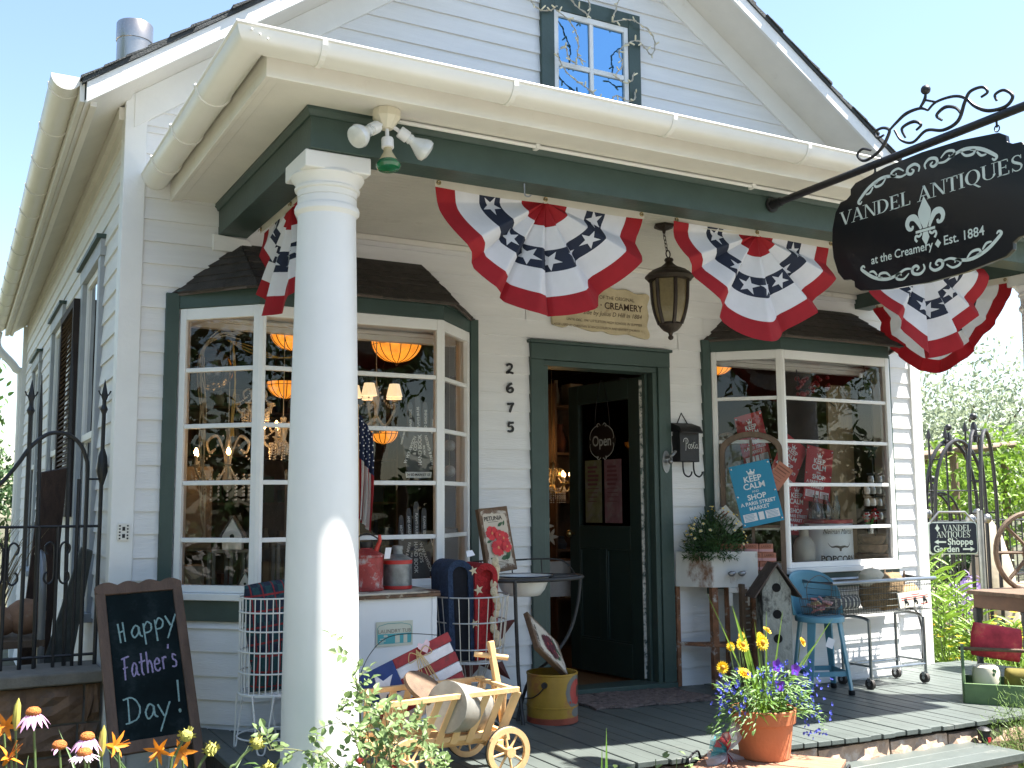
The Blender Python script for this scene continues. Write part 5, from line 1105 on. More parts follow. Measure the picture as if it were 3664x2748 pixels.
# low wall socket with its plugged cord behind the trolley
sok=thing('wall_socket','white outdoor socket with a plugged in black cord low on the wall','socket',(2.47,-.022,.42)); obj('cover',MB().box(-.05,.05,-.03,0,-.06,.06),tagm,sok,bev=.006)
obj('cord',MB().tube(curve([(.0,-.03,-.01),(.03,-.09,-.03),(.07,-.1,-.15),(.09,-.09,-.3),(.1,-.06,-.44)],5),.008,7),M['black'],sok)
# ------------------------------------------------------------------ chalkboard
OX=Vector((-3.322,-.70,.07)); cbx=Vector((.403,0,-.02)); cby=Vector((-.047,.4,.765)); W_=cbx.length; Hh=cby.length; ez=cby.normalized(); ex=(cbx-ez*cbx.dot(ez)).normalized(); ey=ez.cross(ex)   # ey points into the wall
ckb=thing('chalkboard','tall wooden chalkboard wishing a happy fathers day, leaning at the house corner','chalkboard'); ckb.matrix_world=Matrix(((ex.x,ey.x,ez.x,OX.x),(ex.y,ey.y,ez.y,OX.y),(ex.z,ey.z,ez.z,OX.z),(0,0,0,1)))
fw_=mat('chalkboard_frame',(.12,.07,.045),.65,var=.3,scale=6,bump=.4,stretch=(3,3,1))
for x in (0,W_-.045): obj('stile',MB().box(x,x+.045,-.013,.013,-.62,Hh-.04),fw_,ckb,bev=.004)
obj('bottom_rail',MB().box(.0455,W_-.0455,-.0125,.0125,.055,.11),fw_,ckb,bev=.004)
sc_=[(0,Hh-.0395)]+[(0,Hh-.005)]
for k in range(4):
    for q in range(9): sc_.append((W_*(k+q/8)/4*.98+.004,Hh-.004+.018*sin(pi*q/8)))
sc_+=[(W_,Hh-.005),(W_,Hh-.0395),(W_-.05,Hh-.05),(.05,Hh-.05)]
obj('top_rail',MB().prism(sc_,(0,.0135,0),(1,0,0),(0,0,1),.027),fw_,ckb,bev=.003)
obj('slate',MB().box(.0458,W_-.0458,-.003,.004,.1105,Hh-.0505),mat('slate',(.005,.011,.012),.85,var=.4,scale=5,col2=(.02,.028,.03),amt=.8,spots=.5,spec=.15),ckb)
# chalk writing in board coordinates 0..1
S=dict(H=[[(.02,.95),(.1,.0)],[(.03,.5),(.3,.58)],[(.3,1.0),(.33,.05)]],a=[[(.5,.55),(.3,.65),(.1,.35),(.2,.08),(.42,.25),(.5,.55),(.52,.2),(.66,.1)]],p=[[(.1,.6),(.14,-.45)],[(.12,.35),(.3,.65),(.52,.5),(.45,.2),(.15,.12)]],y=[[(.05,.6),(.3,.12)],[(.62,.65),(.35,.1),(.05,-.5)]],
 F=[[(.3,.95),(.22,0)],[(.05,.92),(.4,.98),(.65,1.02)],[(.1,.5),(.5,.56)]],t=[[(.3,1.0),(.28,.2),(.4,.05)],[(.05,.6),(.6,.66)]],h=[[(.15,1.0),(.14,.05)],[(.15,.4),(.35,.6),(.5,.4),(.52,.05)]],e=[[(.1,.35),(.5,.4),(.4,.62),(.15,.5),(.12,.2),(.35,.05),(.55,.18)]],r=[[(.15,.6),(.16,.05)],[(.16,.4),(.3,.6),(.48,.55)]],s=[[(.5,.55),(.25,.62),(.2,.42),(.45,.3),(.4,.08),(.1,.08)]],D=[[(.25,1.0),(.22,.02)],[(.02,.95),(.45,1.0),(.75,.6),(.6,.15),(.05,-.02)]])
S["'"]=[[(.2,1.1),(.16,.9)]]; S['!']=[[(.3,1.15),(.25,.42)],[(.2,.1),(.24,.16),(.28,.1),(.22,.06)]]
cm=[mat('chalk_green',(.26,.38,.36),.95,var=.3,scale=120),mat('chalk_violet',(.33,.27,.43),.95,var=.3,scale=120)]
for word,x0,z0,sx,sz,dz,ci in (('Happy',.085,.57,.086,.102,.024,0),("Father's",.085,.39,.055,.11,.014,1),('Day',.075,.19,.095,.115,.0,0),('!',.30,.2,.09,.14,.0,0)):
    x=x0; inkc=MB()
    for ch in word:
        for st_ in S[ch]:
            for jit in range(2):
                pts=[(x+px*sx+rnd(-.0012,.0012),z0+pz_*sz+(x-x0)*dz/.1+rnd(-.0012,.0012)) for px,pz_ in curve(st_,6)]
                ribbon(inkc,pts,[.005+rnd(0,.0035) for _ in pts],(0,-.0045-.0004*jit,0),(1,0,0),(0,0,1))
        x+=sx*{"'":.25,'t':.6,'r':.55,'s':.55,'F':.72,'D':.9,'H':.62,'y':.7}.get(ch,.64)
    obj('chalk_word' if word!='!' else 'chalk_mark',inkc,cm[ci],ckb,smooth=0)
# ------------------------------------------------------------------ wooden wagon and what it carries
wg=thing('wooden_wagon','small pine handcart with slanting slats and spoked wheels at the porch edge','wagon',(-2.12,-1.5,zf(-2.12)))
zf0=zf(-2.12); WX0,WX1=-.29,.26
def wheel(parent,x,y,r=.1):
    m=MB(); n=36
    for k in range(n):
        a,b_=2*pi*k/n,2*pi*(k+1)/n; m.hexa([(x+rr*cos(q),y+d,r+rr*sin(q)) for q in (a,b_) for d in (-.009,.009) for rr in (r*.76,r)])
    w_=obj('wheel',m,pine,parent,smooth=30)
    obj('tyre',MB().tube([(x+(r-.001)*cos(2*pi*k/36),y+.012,r+(r-.001)*sin(2*pi*k/36)) for k in range(36)],.005,6,True),M['black'],w_)
    h=MB().tube([(x,y-.028,r),(x,y+.03,r)],.021,18); obj('hub',h,pine,w_)
    for k in range(8):
        a=2*pi*k/8+.2; obj('spoke',MB().tube([(x+.018*cos(a),y,r+.018*sin(a)),(x+r*.78*cos(a),y,r+r*.78*sin(a))],[.006,.0045],7),pine,w_)
for x in (-.215,.235):
    for y in (-.20,.19): wheel(wg,x,y)
m=MB()
for x in (-.215,.235): m.bar((x,-.17,.1),(x,.17,.1),.02,.026); m.bar((x,-.13,.12),(x,.13,.12),.03,.03)
m.bar((-.3,0,.113),(.3,0,.113),.03,.02)
obj('undercarriage',m,pine,wg,bev=.002)
obj('floor_board',MB().box(WX0,WX1,-.11,.12,.136,.15),pine,wg,bev=.002)
for s_,y0,y1 in ((-1,-.115,-.165),(1,.125,.165)):
    obj('bottom_rail',MB().bar((WX0,y0,.16),(WX1,y0,.16),.018,.022),pine,wg,bev=.002)
    obj('top_rail',MB().bar((WX0-.06,y1,.335),(WX1+.045,y1,.345),.022,.022),pine,wg,bev=.002)
    for k in range(8):
        x=WX0+.02+(WX1-WX0-.04)*k/7; xx=x+ (.045 if k else .0)
        obj('slat',MB().bar((x-.01,y0+s_*.006,.14),(xx+.015,y1+s_*-.003,.335),.03 if k<7 else .04,.008,(0,1,0)),pine,wg,bev=.001)
m=MB().bar((WX1+.01,-.17,.35),(WX1+.01,.17,.35),.022,.016).bar((WX1+.0,-.12,.16),(WX1+.0,.12,.16),.02,.02)
for y in (-.11,0,.11): m.bar((WX1+.0,y*.8,.15),(WX1+.01,y,.345),.008,.026)
obj('end_gate',m,pine,wg,bev=.002)
hd=MB().bar((WX1+.07,-.005,.1),(WX1+.005,.02,.53),.026,.03,(0,1,0)); ho=obj('draw_handle',hd,pine,wg,bev=.003)
obj('grip',MB().tube([(WX1-.06,.05,.475),(WX1+.08,-.01,.455)],.012,10),pine,ho)
B=Vector((-2.12,-1.5,zf0))
# tipped ridged tub, wooden lid and clay pot in the wagon
zinc=mat('weathered_zinc',(.3,.29,.26),.5,.5,var=.3,scale=7,col2=(.16,.14,.11),amt=.6,spots=.55)
tb=MB(); pr=[]
for k in range(13): pr.append((.088+.018*k/12+(.0025 if k%2 else 0),.24*k/12))
tb.lathe(pr,(0,0,0),32); to=obj('ridged_tub',tb,zinc,None,smooth=25,loc=B+Vector((.19,-.01,.245)),rot=(R(78),0,R(-62))); tag(to,'weathered ridged metal tub lying on its side in the wooden wagon','tub')
cp=MB().lathe([(.0,.0),(.052,0),(.055,.003),(.07,.085),(.08,.087),(.082,.115),(.074,.116),(.064,.01),(.0,.01)],(0,0,0),30); clay=mat('old_clay',(.27,.15,.09),.85,var=.25,scale=14,col2=(.4,.33,.27),amt=.5,spots=.55)
co_=obj('clay_pot',cp,clay,None,smooth=30,loc=B+Vector((.03,-.055,.235)),rot=(R(70),0,R(150))); tag(co_,'old clay flowerpot tipped over in the wooden wagon','pot')
wl_=MB().lathe([(.0,0),(.115,0),(.12,.006),(.12,.02),(.0,.024)],(0,0,0),36,True,1,.72); wo_=obj('wooden_tray',wl_,oak,None,smooth=30,loc=B+Vector((-.05,.03,.34)),rot=(R(42),R(24),R(10))); tag(wo_,'oval brown wooden tray leaning in the wooden wagon','tray')
# painted wooden flag
fw=thing('wooden_flag','painted wooden plank flag with a white star and straw bow behind the wagon','wooden flag',B+Vector((.0,.24,.34)),(R(-14),R(-20),R(4)))
fr_=mat('flag_paint_red',(.26,.022,.026),.7,var=.25,scale=20,col2=(.12,.03,.03),amt=.7,spots=.55); fwh=mat('flag_paint_white',(.62,.62,.64),.7,var=.12,scale=25,col2=(.3,.28,.3),amt=.6,spots=.6); fbl=mat('flag_paint_blue',(.015,.04,.16),.65,var=.25,scale=15)
for k in range(6):
    z=.115-.047*k; e=rnd(0,.02); obj('plank',MB().box(-.06 if k<3 else -.22,.225+e,-.008,.008,z-.0225,z+.0225),fwh if k%2 else fr_,fw,bev=.003)
obj('canton',MB().box(-.235,-.061,-.0095,.0085,-.0015,.1375),fbl,fw,bev=.003)
s2=star2d(.075,.42,pi/2+.2); obj('star',MB().prism([(x-.165,z+.045) for x,z in s2],(0,-.0105,0),(1,0,0),(0,0,1),.006) if 0 else MB().prism([(x-.155,z+.045) for x,z in s2],(0,-.01,0),(1,0,0),(0,0,1),.008),fwh,fw,bev=.002)
m=MB()
for k in range(8):
    a=rnd(-.05,.05); m.tube(curve([(.06,-.014,.13),(.06+a*.6,-.02,.06),(.06+a*1.2,-.016,-.02-rnd(0,.07))],4),.0018,4)
for s_ in (-1,1): m.tube(curve([(.06,-.016,.1),(.06+s_*.04,-.03,.13),(.06+s_*.06,-.026,.09),(.06,-.018,.095)],5),.0022,4)
obj('straw_bow',m,mat('raffia',(.5,.38,.18),.9,var=.2),fw)
m=MB().tube(curve([(-.23,0,.135),(-.15,.0,.2),(-.05,.0,.235),(.06,.0,.21),(.2,.0,.14)],10),.0018,4); 
for i,p in enumerate(m.v): pass
obj('wire_hanger',m,M['black'],fw)
obj('heart_tag',MB().prism(curve([(0,-.035),(.03,.0),(.022,.022),(0,.01),(-.022,.022),(-.03,0),(0,-.035)],4)[:-1],(.1,-.02,.13),(1,0,0),(0,0,1),.0015),mat('tag_pink',(.6,.45,.5),.7),fw)
# ------------------------------------------------------------------ crate with the big flowerpot
ca=Vector((.37,-.5,0)).normalized(); cbv=Vector((-ca.y,ca.x,0))      # along its front edge, and back
cro=thing('old_crate','old wooden crate with wire handles serving as a plant stand','crate',(-.775,-2.06,-.46),(0,0,math.atan2(ca.y,ca.x)))
CW,CD,CH=.60,.46,.53; crm=mat('crate_wood',(.3,.15,.09),.75,var=.3,scale=6,bump=.4,stretch=(1,4,1),col2=(.13,.07,.045),amt=.8,spots=.55); crd=mat('crate_shaded',(.05,.04,.025),.8,var=.4,scale=8,bump=.4)  # side boards get a darker copy of the wood, shade put into the colour
m=MB()
for k in range(4): y=-CD/2+CD*k/4; m.box(-CW/2,CW/2,y+.003,y+CD/4-.003,CH-.018,CH-rnd(0,.003))
obj('top_boards',m,crm,cro,bev=.002)
for s_ in (-1,1):
    m=MB()
    for k in range(4): z=.01+k*.128; m.box(-CW/2,CW/2,s_*(CD/2-.002)-.008,s_*(CD/2-.002)+.008,z,z+.118)
    obj('side_boards',m,crd,cro,bev=.002)
    m=MB()
    for k in range(4): z=.01+k*.128; m.box(s_*(CW/2-.008)-.008,s_*(CW/2-.008)+.008,-CD/2+.012,CD/2-.012,z,z+.118)
    obj('end_boards',m,crd,cro,bev=.002)
    m=MB().tube(curve([(s_*(CW/2+.004),-.09,CH-.07),(s_*(CW/2+.03),-.09,CH-.02),(s_*(CW/2+.035),-.06,CH+.012),(s_*(CW/2+.035),.06,CH+.012),(s_*(CW/2+.03),.09,CH-.02),(s_*(CW/2+.004),.09,CH-.07)],4),.005,6); obj('wire_handle',m,M['black'],cro)
m=MB().tube([(-CW*.2,-CD/2-.02,CH-.05),(-CW*.2,-CD/2-.015,CH+.02),(CW*.3,-CD/2-.015,CH+.02),(CW*.3,-CD/2-.02,CH-.05)],.004,6); obj('wire_handle',m,M['black'],cro)
PX,PY,PZ=-.70,-1.955,.0705
terra=mat('terracotta',(.42,.14,.055),.75,var=.1,scale=6,col2=(.55,.28,.17),amt=.5,spots=.58,bump=.15)
pt=thing('terracotta_pot','large terracotta pot of yellow and violet flowers on the old crate','flowerpot',(PX,PY,PZ))
obj('pot',MB().lathe([(.0,0),(.108,0),(.112,.004),(.13,.155),(.142,.158),(.147,.215),(.142,.219),(.135,.217),(.128,.17),(.0,.168)],(0,0,0),44),terra,pt,smooth=32)
obj('soil',MB().lathe([(.0,.19),(.133,.185)],(0,0,0),24,False),M['soil'],pt)
# tulle bow tied by the pot
tl=thing('tulle_bow','bow of aqua, white and red tulle beside the terracotta pot','bow',(PX-.2,PY+.035,PZ-.01))
def tul(c): 
    m=mat('tulle',c,.8,var=.1,trans=.5); N=m.node_tree; tr=N.nodes.new('ShaderNodeBsdfTransparent'); ms=N.nodes.new('ShaderNodeMixShader'); ms.inputs[0].default_value=.35; out=N.nodes['Material Output']; src=out.inputs['Surface'].links[0].from_socket; N.links.new(src,ms.inputs[1]); N.links.new(tr.outputs[0],ms.inputs[2]); N.links.new(ms.outputs[0],out.inputs['Surface']); return m
for k,(col,n) in enumerate((((.05,.4,.5),3),((.7,.7,.75),4),((.5,.05,.06),3))):
    tm=tul(col)
    for q in range(n):
        a=rnd(0,6.28) if k else rnd(2.0,3.6); L=rnd(.09,.14); d=Vector((cos(a),-.2+rnd(-.3,.2),sin(a)*.8)).normalized(); sd=d.cross(Vector((0,1,.2))).normalized(); V=[];nu,nv=8,8
        for j in range(nv+1):
            for i in range(nu+1):
                u=i/nu; v=2*j/nv-1; r=L*u; V.append(tuple(d*r*(1-.15*v*v)+sd*(v*.055*u+.006*sin(7*v+q))+Vector((0,-.03*sin(pi*u)*(1-v*v)-.01*sin(9*v),.05))))
        obj('loop',MB().add(V,[(j*(nu+1)+i,j*(nu+1)+i+1,(j+1)*(nu+1)+i+1,(j+1)*(nu+1)+i) for j in range(nv) for i in range(nu)]),tm,tl,smooth=60)
# ------------------------------------------------------------------ green toolbox crate at the right end
gc=thing('green_crate','green painted open crate with a carrying bar at the right end of the porch','crate',(1.80,-1.375,zf(1.8)),(0,0,R(-51)))
gm=mat('crate_green',(.1,.17,.07),.6,var=.25,scale=8,col2=(.2,.2,.12),amt=.6,spots=.6); hw=.25
for y in (-.17,.17): obj('side_board',MB().box(-hw,hw,y-.009,y+.009,0,.125),gm,gc,bev=.003)
for x in (-hw,hw): obj('end_board',MB().prism([(-.16,0),(.16,0),(.16,.13),(.05,.335),(-.05,.335),(-.16,.13)],(x-.009,0,0),(0,1,0),(0,0,1),.018),gm,gc,bev=.003)
obj('base',MB().box(-hw+.01,hw-.01,-.16,.16,.0,.012),gm,gc); obj('carry_bar',MB().tube([(-hw-.02,0,.31),(hw+.02,0,.31)],.012,10),oak,gc)
def at(o,x,y,z):   # point in a thing's own axes
    a=o.rotation_euler.z; return Vector(o.location)+Vector((x*cos(a)-y*sin(a),x*sin(a)+y*cos(a),z))
rp=MB(); cushion(rp,.3,.22,.1,20,16); t=obj('red_cushion',rp,[mat('floral_red',(.5,.04,.06),.8,var=.45,scale=9,col2=(.6,.16,.1),amt=.8,spots=.54)],None,loc=at(gc,-.06,.07,.24),rot=(R(-12),R(8),R(-45))); tag(t,'red floral cushion sticking out of the green crate','cushion')
jg=thing('painted_jug','cream jug painted with green vines standing in the green crate','jug',at(gc,-.12,-.04,.012))
obj('body',MB().lathe([(.0,0),(.07,0),(.078,.01),(.08,.17),(.07,.2),(.05,.212),(.0,.214)],(0,0,0),28),mat('jug_cream',(.6,.56,.45),.4,var=.06),jg,smooth=40)
m=MB()
for k in range(16):
    a=-1.9+.16*(k%7)+rnd(-.05,.05); z=.04+.02*(k%8)+rnd(0,.02); r=.0812; m.face(*[(r*cos(a+u*.13),r*sin(a+u*.13),z+v*.014) for u,v in ((-1,0),(0,1),(1,0),(0,-1))])
obj('vine_print',m,leafp,jg,smooth=0)
yc=MB(); cushion(yc,.2,.2,.1,14,12); t=obj('olive_cushion',yc,mat('olive_cloth',(.16,.13,.02),.85,var=.25,scale=15),None,loc=at(gc,.08,-.03,.015),rot=(0,0,R(-48))); tag(t,'olive yellow cushion packed in the green crate','cushion')
# dark wooden chair behind the crate at the right, and the black path light
dc=thing('side_table','dark turned leg wooden table at the garden end of the porch','table',(2.98,-.6,-.1))
m=MB().box(-.2,.45,-.25,.25,.62,.65); obj('table_top',m,oak,dc,bev=.005); obj('apron',MB().box(-.17,.42,-.22,.22,.52,.619),mat('apron_brown',(.1,.045,.02),.6,var=.3),dc,bev=.003)
for x in (-.15,.4):
    for y in (-.2,.2): obj('leg',MB().lathe([(.028,0),(.03,.1),(.02,.14),(.034,.2),(.022,.3),(.034,.38),(.026,.42),(.036,.44),(.036,.519)],(x,y,0),14),M['black'],dc,smooth=40)
wh=MB()
n=36
for r,w_ in ((.3,.02),(.05,.03)): wh.tube([(r*cos(2*pi*k/n),0,.32+r*sin(2*pi*k/n)) for k in range(n)],w_,7,True)
for k in range(8): a=2*pi*k/8; wh.tube([(.05*cos(a),0,.32+.05*sin(a)),(.3*cos(a),0,.32+.3*sin(a))],.014,6)
t=obj('cart_wheel',wh,oak,None,loc=(3.36,-.5,.50),rot=(0,0,R(-20))); tag(t,'dark spoked wooden wheel standing on the table at the right edge','wheel')
pl_=thing('path_light','short black path light at the corner of the porch step','light',(1.08,-1.74,-.3))
obj('stake',MB().tube([(0,0,-.1),(0,0,.2)],.016,10),M['black'],pl_); obj('head',MB().lathe([(.02,.2),(.033,.205),(.033,.25),(.038,.252),(.04,.262),(.02,.275),(.0,.276)],(0,0,0),18),M['black'],pl_,smooth=35); obj('lens',MB().box(-.012,.012,-.035,-.03,.2,.225),redp,pl_)
# ------------------------------------------------------------------ plants
def leaf(mb,b,d,n,L,W,fold=.22,droop=.15):
    b=Vector(b); d=Vector(d).normalized(); n=Vector(n); n=(n-d*n.dot(d)); n=n.normalized() if n.length>1e-5 else d.orthogonal().normalized(); s=d.cross(n)*W/2
    P=lambda t,w,h:(b+d*L*t+s*w+n*(h*W-droop*L*t*t))
    return mb.add([b,P(.33,-1,fold),P(.36,0,0),P(.33,1,fold),P(.7,-.72,fold*.7),P(.72,0,0),P(.7,.72,fold*.7),P(1,0,0)],[(0,2,1),(0,3,2),(1,2,5,4),(2,3,6,5),(4,5,7),(5,6,7)])
def blade(mb,b,d,L,W,bend=.4,n=7,tw=0,bd=None):
    b=Vector(b); d=Vector(d).normalized(); bd=Vector(bd or (d.x,d.y,-.6)); s=d.cross(Vector((0,-1,.1))); s=s.normalized() if s.length>.05 else Vector((1,0,0)); V=[];p=b.copy()
    for i in range(n+1):
        t=i/n; w=W/2*(min(1,.55+1.6*t) if t<.3 else 1-((t-.3)/.7)**1.8)*(1 if i<n else 0)+.0004; ss=(s*cos(tw*t)+Vector((0,-1,0))*sin(tw*t))
        V+=[p-ss*w,p+d*.0+Vector((0,.25*w,0)),p+ss*w]; d=(d+bd*bend/n*t*2).normalized(); p=p+d*L/n
    return mb.add(V,[q for i in range(n) for q in ((3*i,3*i+1,3*i+4,3*i+3),(3*i+1,3*i+2,3*i+5,3*i+4))])
def fol(name,c,var=.35,sc_=5,tr=.3,rough=.5): return mat(name,c,rough,var=var,scale=sc_,trans=tr)
lf_rose=fol('rose_leaf',(.17,.25,.095),.35,5,.4); lf_dark=fol('dark_leaf',(.04,.085,.025)); lf_mid=fol('mid_leaf',(.07,.14,.03)); lf_lime=fol('lime_leaf',(.18,.3,.035)); lf_grey=fol('grey_leaf',(.28,.33,.22),.3,5,.4); stemm=fol('stem_green',(.09,.14,.045),.2,8,.1)
woodst=mat('rose_cane',(.12,.13,.05),.6,var=.3,scale=20)
def rdir(zl=-1): 
    while True:
        v=Vector((rnd(-1,1),rnd(-1,1),rnd(zl,1)))
        if .05<v.length<1: return v.normalized()
# rose bush in front of the near column
def rose(name,label,canes,nl):
    t=thing(name,label,'bush',(canes[0][0][0],canes[0][0][1],-.46)); o=Vector(t.location); st=MB(); lv=MB()
    for cane in canes:
        c=[Vector(p)-o for p in curve(cane,7)]; n=len(c); st.tube(c,[.005*(1-.75*i/(n-1)) for i in range(n)],6)
        for i in range(4,n):
            if rnd(0,1)<nl:
                t0=(c[i]-c[i-1]).normalized(); sd=(t0.cross(rdir()).normalized()+Vector((0,-.25,.25))+t0*.35).normalized(); L=rnd(.06,.1); e=c[i]+sd*L; st.tube([c[i],c[i]+sd*L*.6+Vector((0,0,.004)),e],.0012,4); nrm=(Vector((0,-.5,1))+rdir()*.6).normalized()
                k=0
                for f in (.4,.72):
                    for s_ in (-1,1):
                        w=sd.cross(nrm).normalized()*s_; leaf(lv,c[i]+sd*L*f,(w+sd*.45),nrm+rdir()*.35,rnd(.026,.04),rnd(.017,.025),.18,rnd(0,.3))
                leaf(lv,e,sd,nrm+rdir()*.3,rnd(.032,.046),rnd(.02,.028),.18,rnd(0,.3))
    obj('canes',st,woodst,t); obj('leaves',lv,lf_rose,t,smooth=0)
    return t
cn=[]
B0=(-2.45,-1.88,-.46)
for tip,mid in (((-2.655,-1.86,.70),(-2.60,-1.88,.3)),((-2.60,-1.9,.5),(-2.57,-1.9,.2)),((-2.38,-1.84,.38),(-2.5,-1.9,.25)),((-2.46,-1.95,.38),(-2.5,-1.95,.2)),((-2.80,-1.92,.36),(-2.65,-1.95,.18)),((-2.98,-1.95,.36),(-2.75,-1.97,.28)),((-2.88,-2.0,.24),(-2.65,-2.0,.12)),((-2.55,-2.02,.30),(-2.5,-2.0,.0)),((-2.72,-1.9,.44),(-2.62,-1.93,.25)),((-2.32,-2.0,.2),(-2.4,-1.98,.1)),((-2.54,-1.92,.46),(-2.52,-1.94,.26)),((-2.4,-2.0,.36),(-2.45,-2.02,.1)),((-2.66,-2.02,.2),(-2.56,-2.03,.02)),((-2.35,-1.95,.28),(-2.4,-1.98,.05))):
    cn.append([B0,((B0[0]+mid[0])/2+rnd(-.05,.05),mid[1],(mid[2]-.46)/2),mid,((mid[0]+tip[0])/2+rnd(-.02,.02),(mid[1]+tip[1])/2,(mid[2]+tip[2])/2+.03),tip])
rb1=rose('rose_bush','light green rose bush climbing before the foot of the near column',cn,.62)
# a few faded red rose heads
rh=mat('faded_rose',(.4,.06,.05),.7,var=.35,scale=50,trans=.2)
for p in ((-2.85,-2.02,.27),(-2.67,-2.02,.285),(-2.53,-2.0,.24)):
    m=MB(); q=Vector(p)-Vector(rb1.location)
    for k in range(14): a=k*2.4; d=Vector((cos(a),sin(a),.7+.05*k)).normalized(); leaf(m,q,d,Vector((0,0,1))-d*.5,.028,.02,.3,-.2)
    obj('bloom',m,rh,rb1,smooth=0)
# coneflowers, daylilies, seed heads
petal=fol('coneflower_petal',(.62,.36,.6),.12,30,.3); cone=mat('coneflower_cone',(.4,.12,.02),.8,var=.4,scale=90,bump=.8,bscale=250); lily=fol('daylily_orange',(.62,.2,.012),.2,25,.25); seedm=mat('seed_head',(.4,.38,.09),.9,var=.3,scale=90,bump=.8,bscale=250); budm=fol('lily_bud',(.4,.36,.08),.2,20,.2)
G_=-.46
def stem_to(o,x,y,z,ox=.05): 
    base=(x+ox,y+rnd(-.05,.1),G_); return [Vector(p)-o for p in curve([base,(x+ox*.7,y,G_+(z-G_)*.5),(x+ox*.25,y,G_+(z-G_)*.85),(x,y,z)],5)]
def coneflower(x,y,z,label,r=.05,pet=13,droop=.75,pale=None):
    t=thing('coneflower',label,'flower',(x+.05,y,G_),group='coneflowers in the front bed'); o=Vector(t.location); c=stem_to(o,x,y,z)
    obj('stem',MB().tube(c,[.0045-.0015*i/len(c) for i in range(len(c))],7),stemm,t); h=Vector((x,y,z))-o
    obj('cone',MB().lathe([(.0,-.006),(.016,-.004),(.0215,.003),(.02,.011),(.013,.018),(.0,.021)],tuple(h),16),cone,t,smooth=60)
    m=MB()
    for k in range(pet):
        a=2*pi*k/pet+rnd(-.12,.12); d=Vector((cos(a),sin(a),-droop+rnd(-.2,.15))); leaf(m,h+Vector((cos(a)*.016,sin(a)*.016,.001)),d,Vector((0,0,1)),r*rnd(.85,1.1),r*.3,-.15,.25)
    obj('petals',m,pale or petal,t,smooth=60)
    m=MB()
    for k in range(3): i=rnd(.35,.8); p=c[int(i*(len(c)-1))]; a=rnd(0,6.28); leaf(m,p,(cos(a),sin(a)*.6,.35),(0,0,1),rnd(.09,.13),.032,.15,.5)
    obj('leaf_blades',m,lf_mid,t,smooth=60)
coneflower(-3.776,-2.3,.622,'tallest pink coneflower, at the left edge before the stone wall',.05)
coneflower(-3.627,-2.3,.536,'pink coneflower with a full ring of petals left of the chalkboard',.046,15)
coneflower(-3.70,-2.28,.516,'nearly bare coneflower with two or three curled petals left',.035,3,.35)
coneflower(-3.638,-2.34,.50,'small pale coneflower opening just below the full one',.032,20,.2,fol('pale_petal',(.66,.5,.62),.1,30,.3))
def lilyf(x,y,z,label,face=(0,-1,.2),n=6,L=.047):
    t=thing('daylily',label,'flower',(x+.06,y,G_),group='orange daylilies in the front bed'); o=Vector(t.location); c=stem_to(o,x,y,z-.02,.06); obj('stem',MB().tube(c,.0035,6),stemm,t); h=Vector((x,y,z))-o; f=Vector(face).normalized(); a0=f.orthogonal().normalized(); b0=f.cross(a0); m=MB()
    for k in range(n):
        a=2*pi*k/n+.2; d=(a0*cos(a)+b0*sin(a))*.9+f*.75; leaf(m,h-f*.02,d,f,L*rnd(.85,1.1),L*.3,.12,.4)
    obj('petals',m,lily,t,smooth=60)
    m=MB().tube([h-f*.045,h-f*.02],[.004,.009],8)
    for k in range(4): d=(f+rdir()*.25).normalized(); m.tube([h-f*.01,h+d*.04],.0008,4)
    obj('throat',m,lily,t)
lilyf(-3.85,-2.3,.593,'orange daylily cut by the left edge of the picture',(-.3,-1,.1)); lilyf(-3.829,-2.32,.522,'half closed orange daylily low at the left edge',(.5,-.5,.9),4,.045); lilyf(-3.538,-2.3,.508,'bright orange daylily just below the left chalkboard leg',(.6,-.8,.25)); lilyf(-3.428,-2.3,.475,'orange daylily in profile under the chalkboard',(-.5,-.7,.0)); lilyf(-3.35,-2.3,.462,'largest orange daylily, under the right chalkboard leg',(.3,-1,-.1),6,.058)
def seedhead(x,y,z,label,ox):
    t=thing('seed_head',label,'seed head',(x+ox,y,G_),group='green seed heads in the front bed'); o=Vector(t.location); base=Vector((x+ox,y,G_)); c=[Vector(p)-o for p in curve([tuple(base),(x+ox*.95,y,z-.16),(x+ox*.6,y,z-.05),(x,y,z)],6)]; obj('stem',MB().tube(c,.0045,7),stemm,t); h=Vector((x,y,z))-o; m=MB().sphere(tuple(h),.019,12,8)
    for k in range(34): d=rdir(-.4); leaf(m,h+d*.015,d,d.orthogonal(),.016,.006,.1,0)
    obj('head',m,seedm,t,smooth=0)
seedhead(-3.34,-2.3,.513,'green seed head rising highest, over the largest daylily',-.05); seedhead(-3.265,-2.3,.462,'green seed head between the daylilies and the wire stand',-.06); seedhead(-3.12,-2.3,.465,'green seed head on a bowed stem before the wire stand',-.1); seedhead(-3.09,-2.33,.39,'lowest green seed head beside the bowed stem',-.03)
for x,z,lb in ((-3.82,.63,'closed tan lily bud beside the tallest coneflower'),(-3.585,.53,'upright yellow green lily bud left of the chalkboard leg')):
    t=thing('lily_bud',lb,'bud',(x+.03,-2.3,G_)); o=Vector(t.location); c=stem_to(o,x,-2.3,z-.05,.03); obj('stem',MB().tube(c,.0035,6),stemm,t); obj('bud',MB().tube([c[-1],c[-1]+Vector((0,0,.03)),c[-1]+Vector((.002,0,.07)),c[-1]+Vector((.004,0,.09))],[.005,.011,.009,.001],8),budm,t)
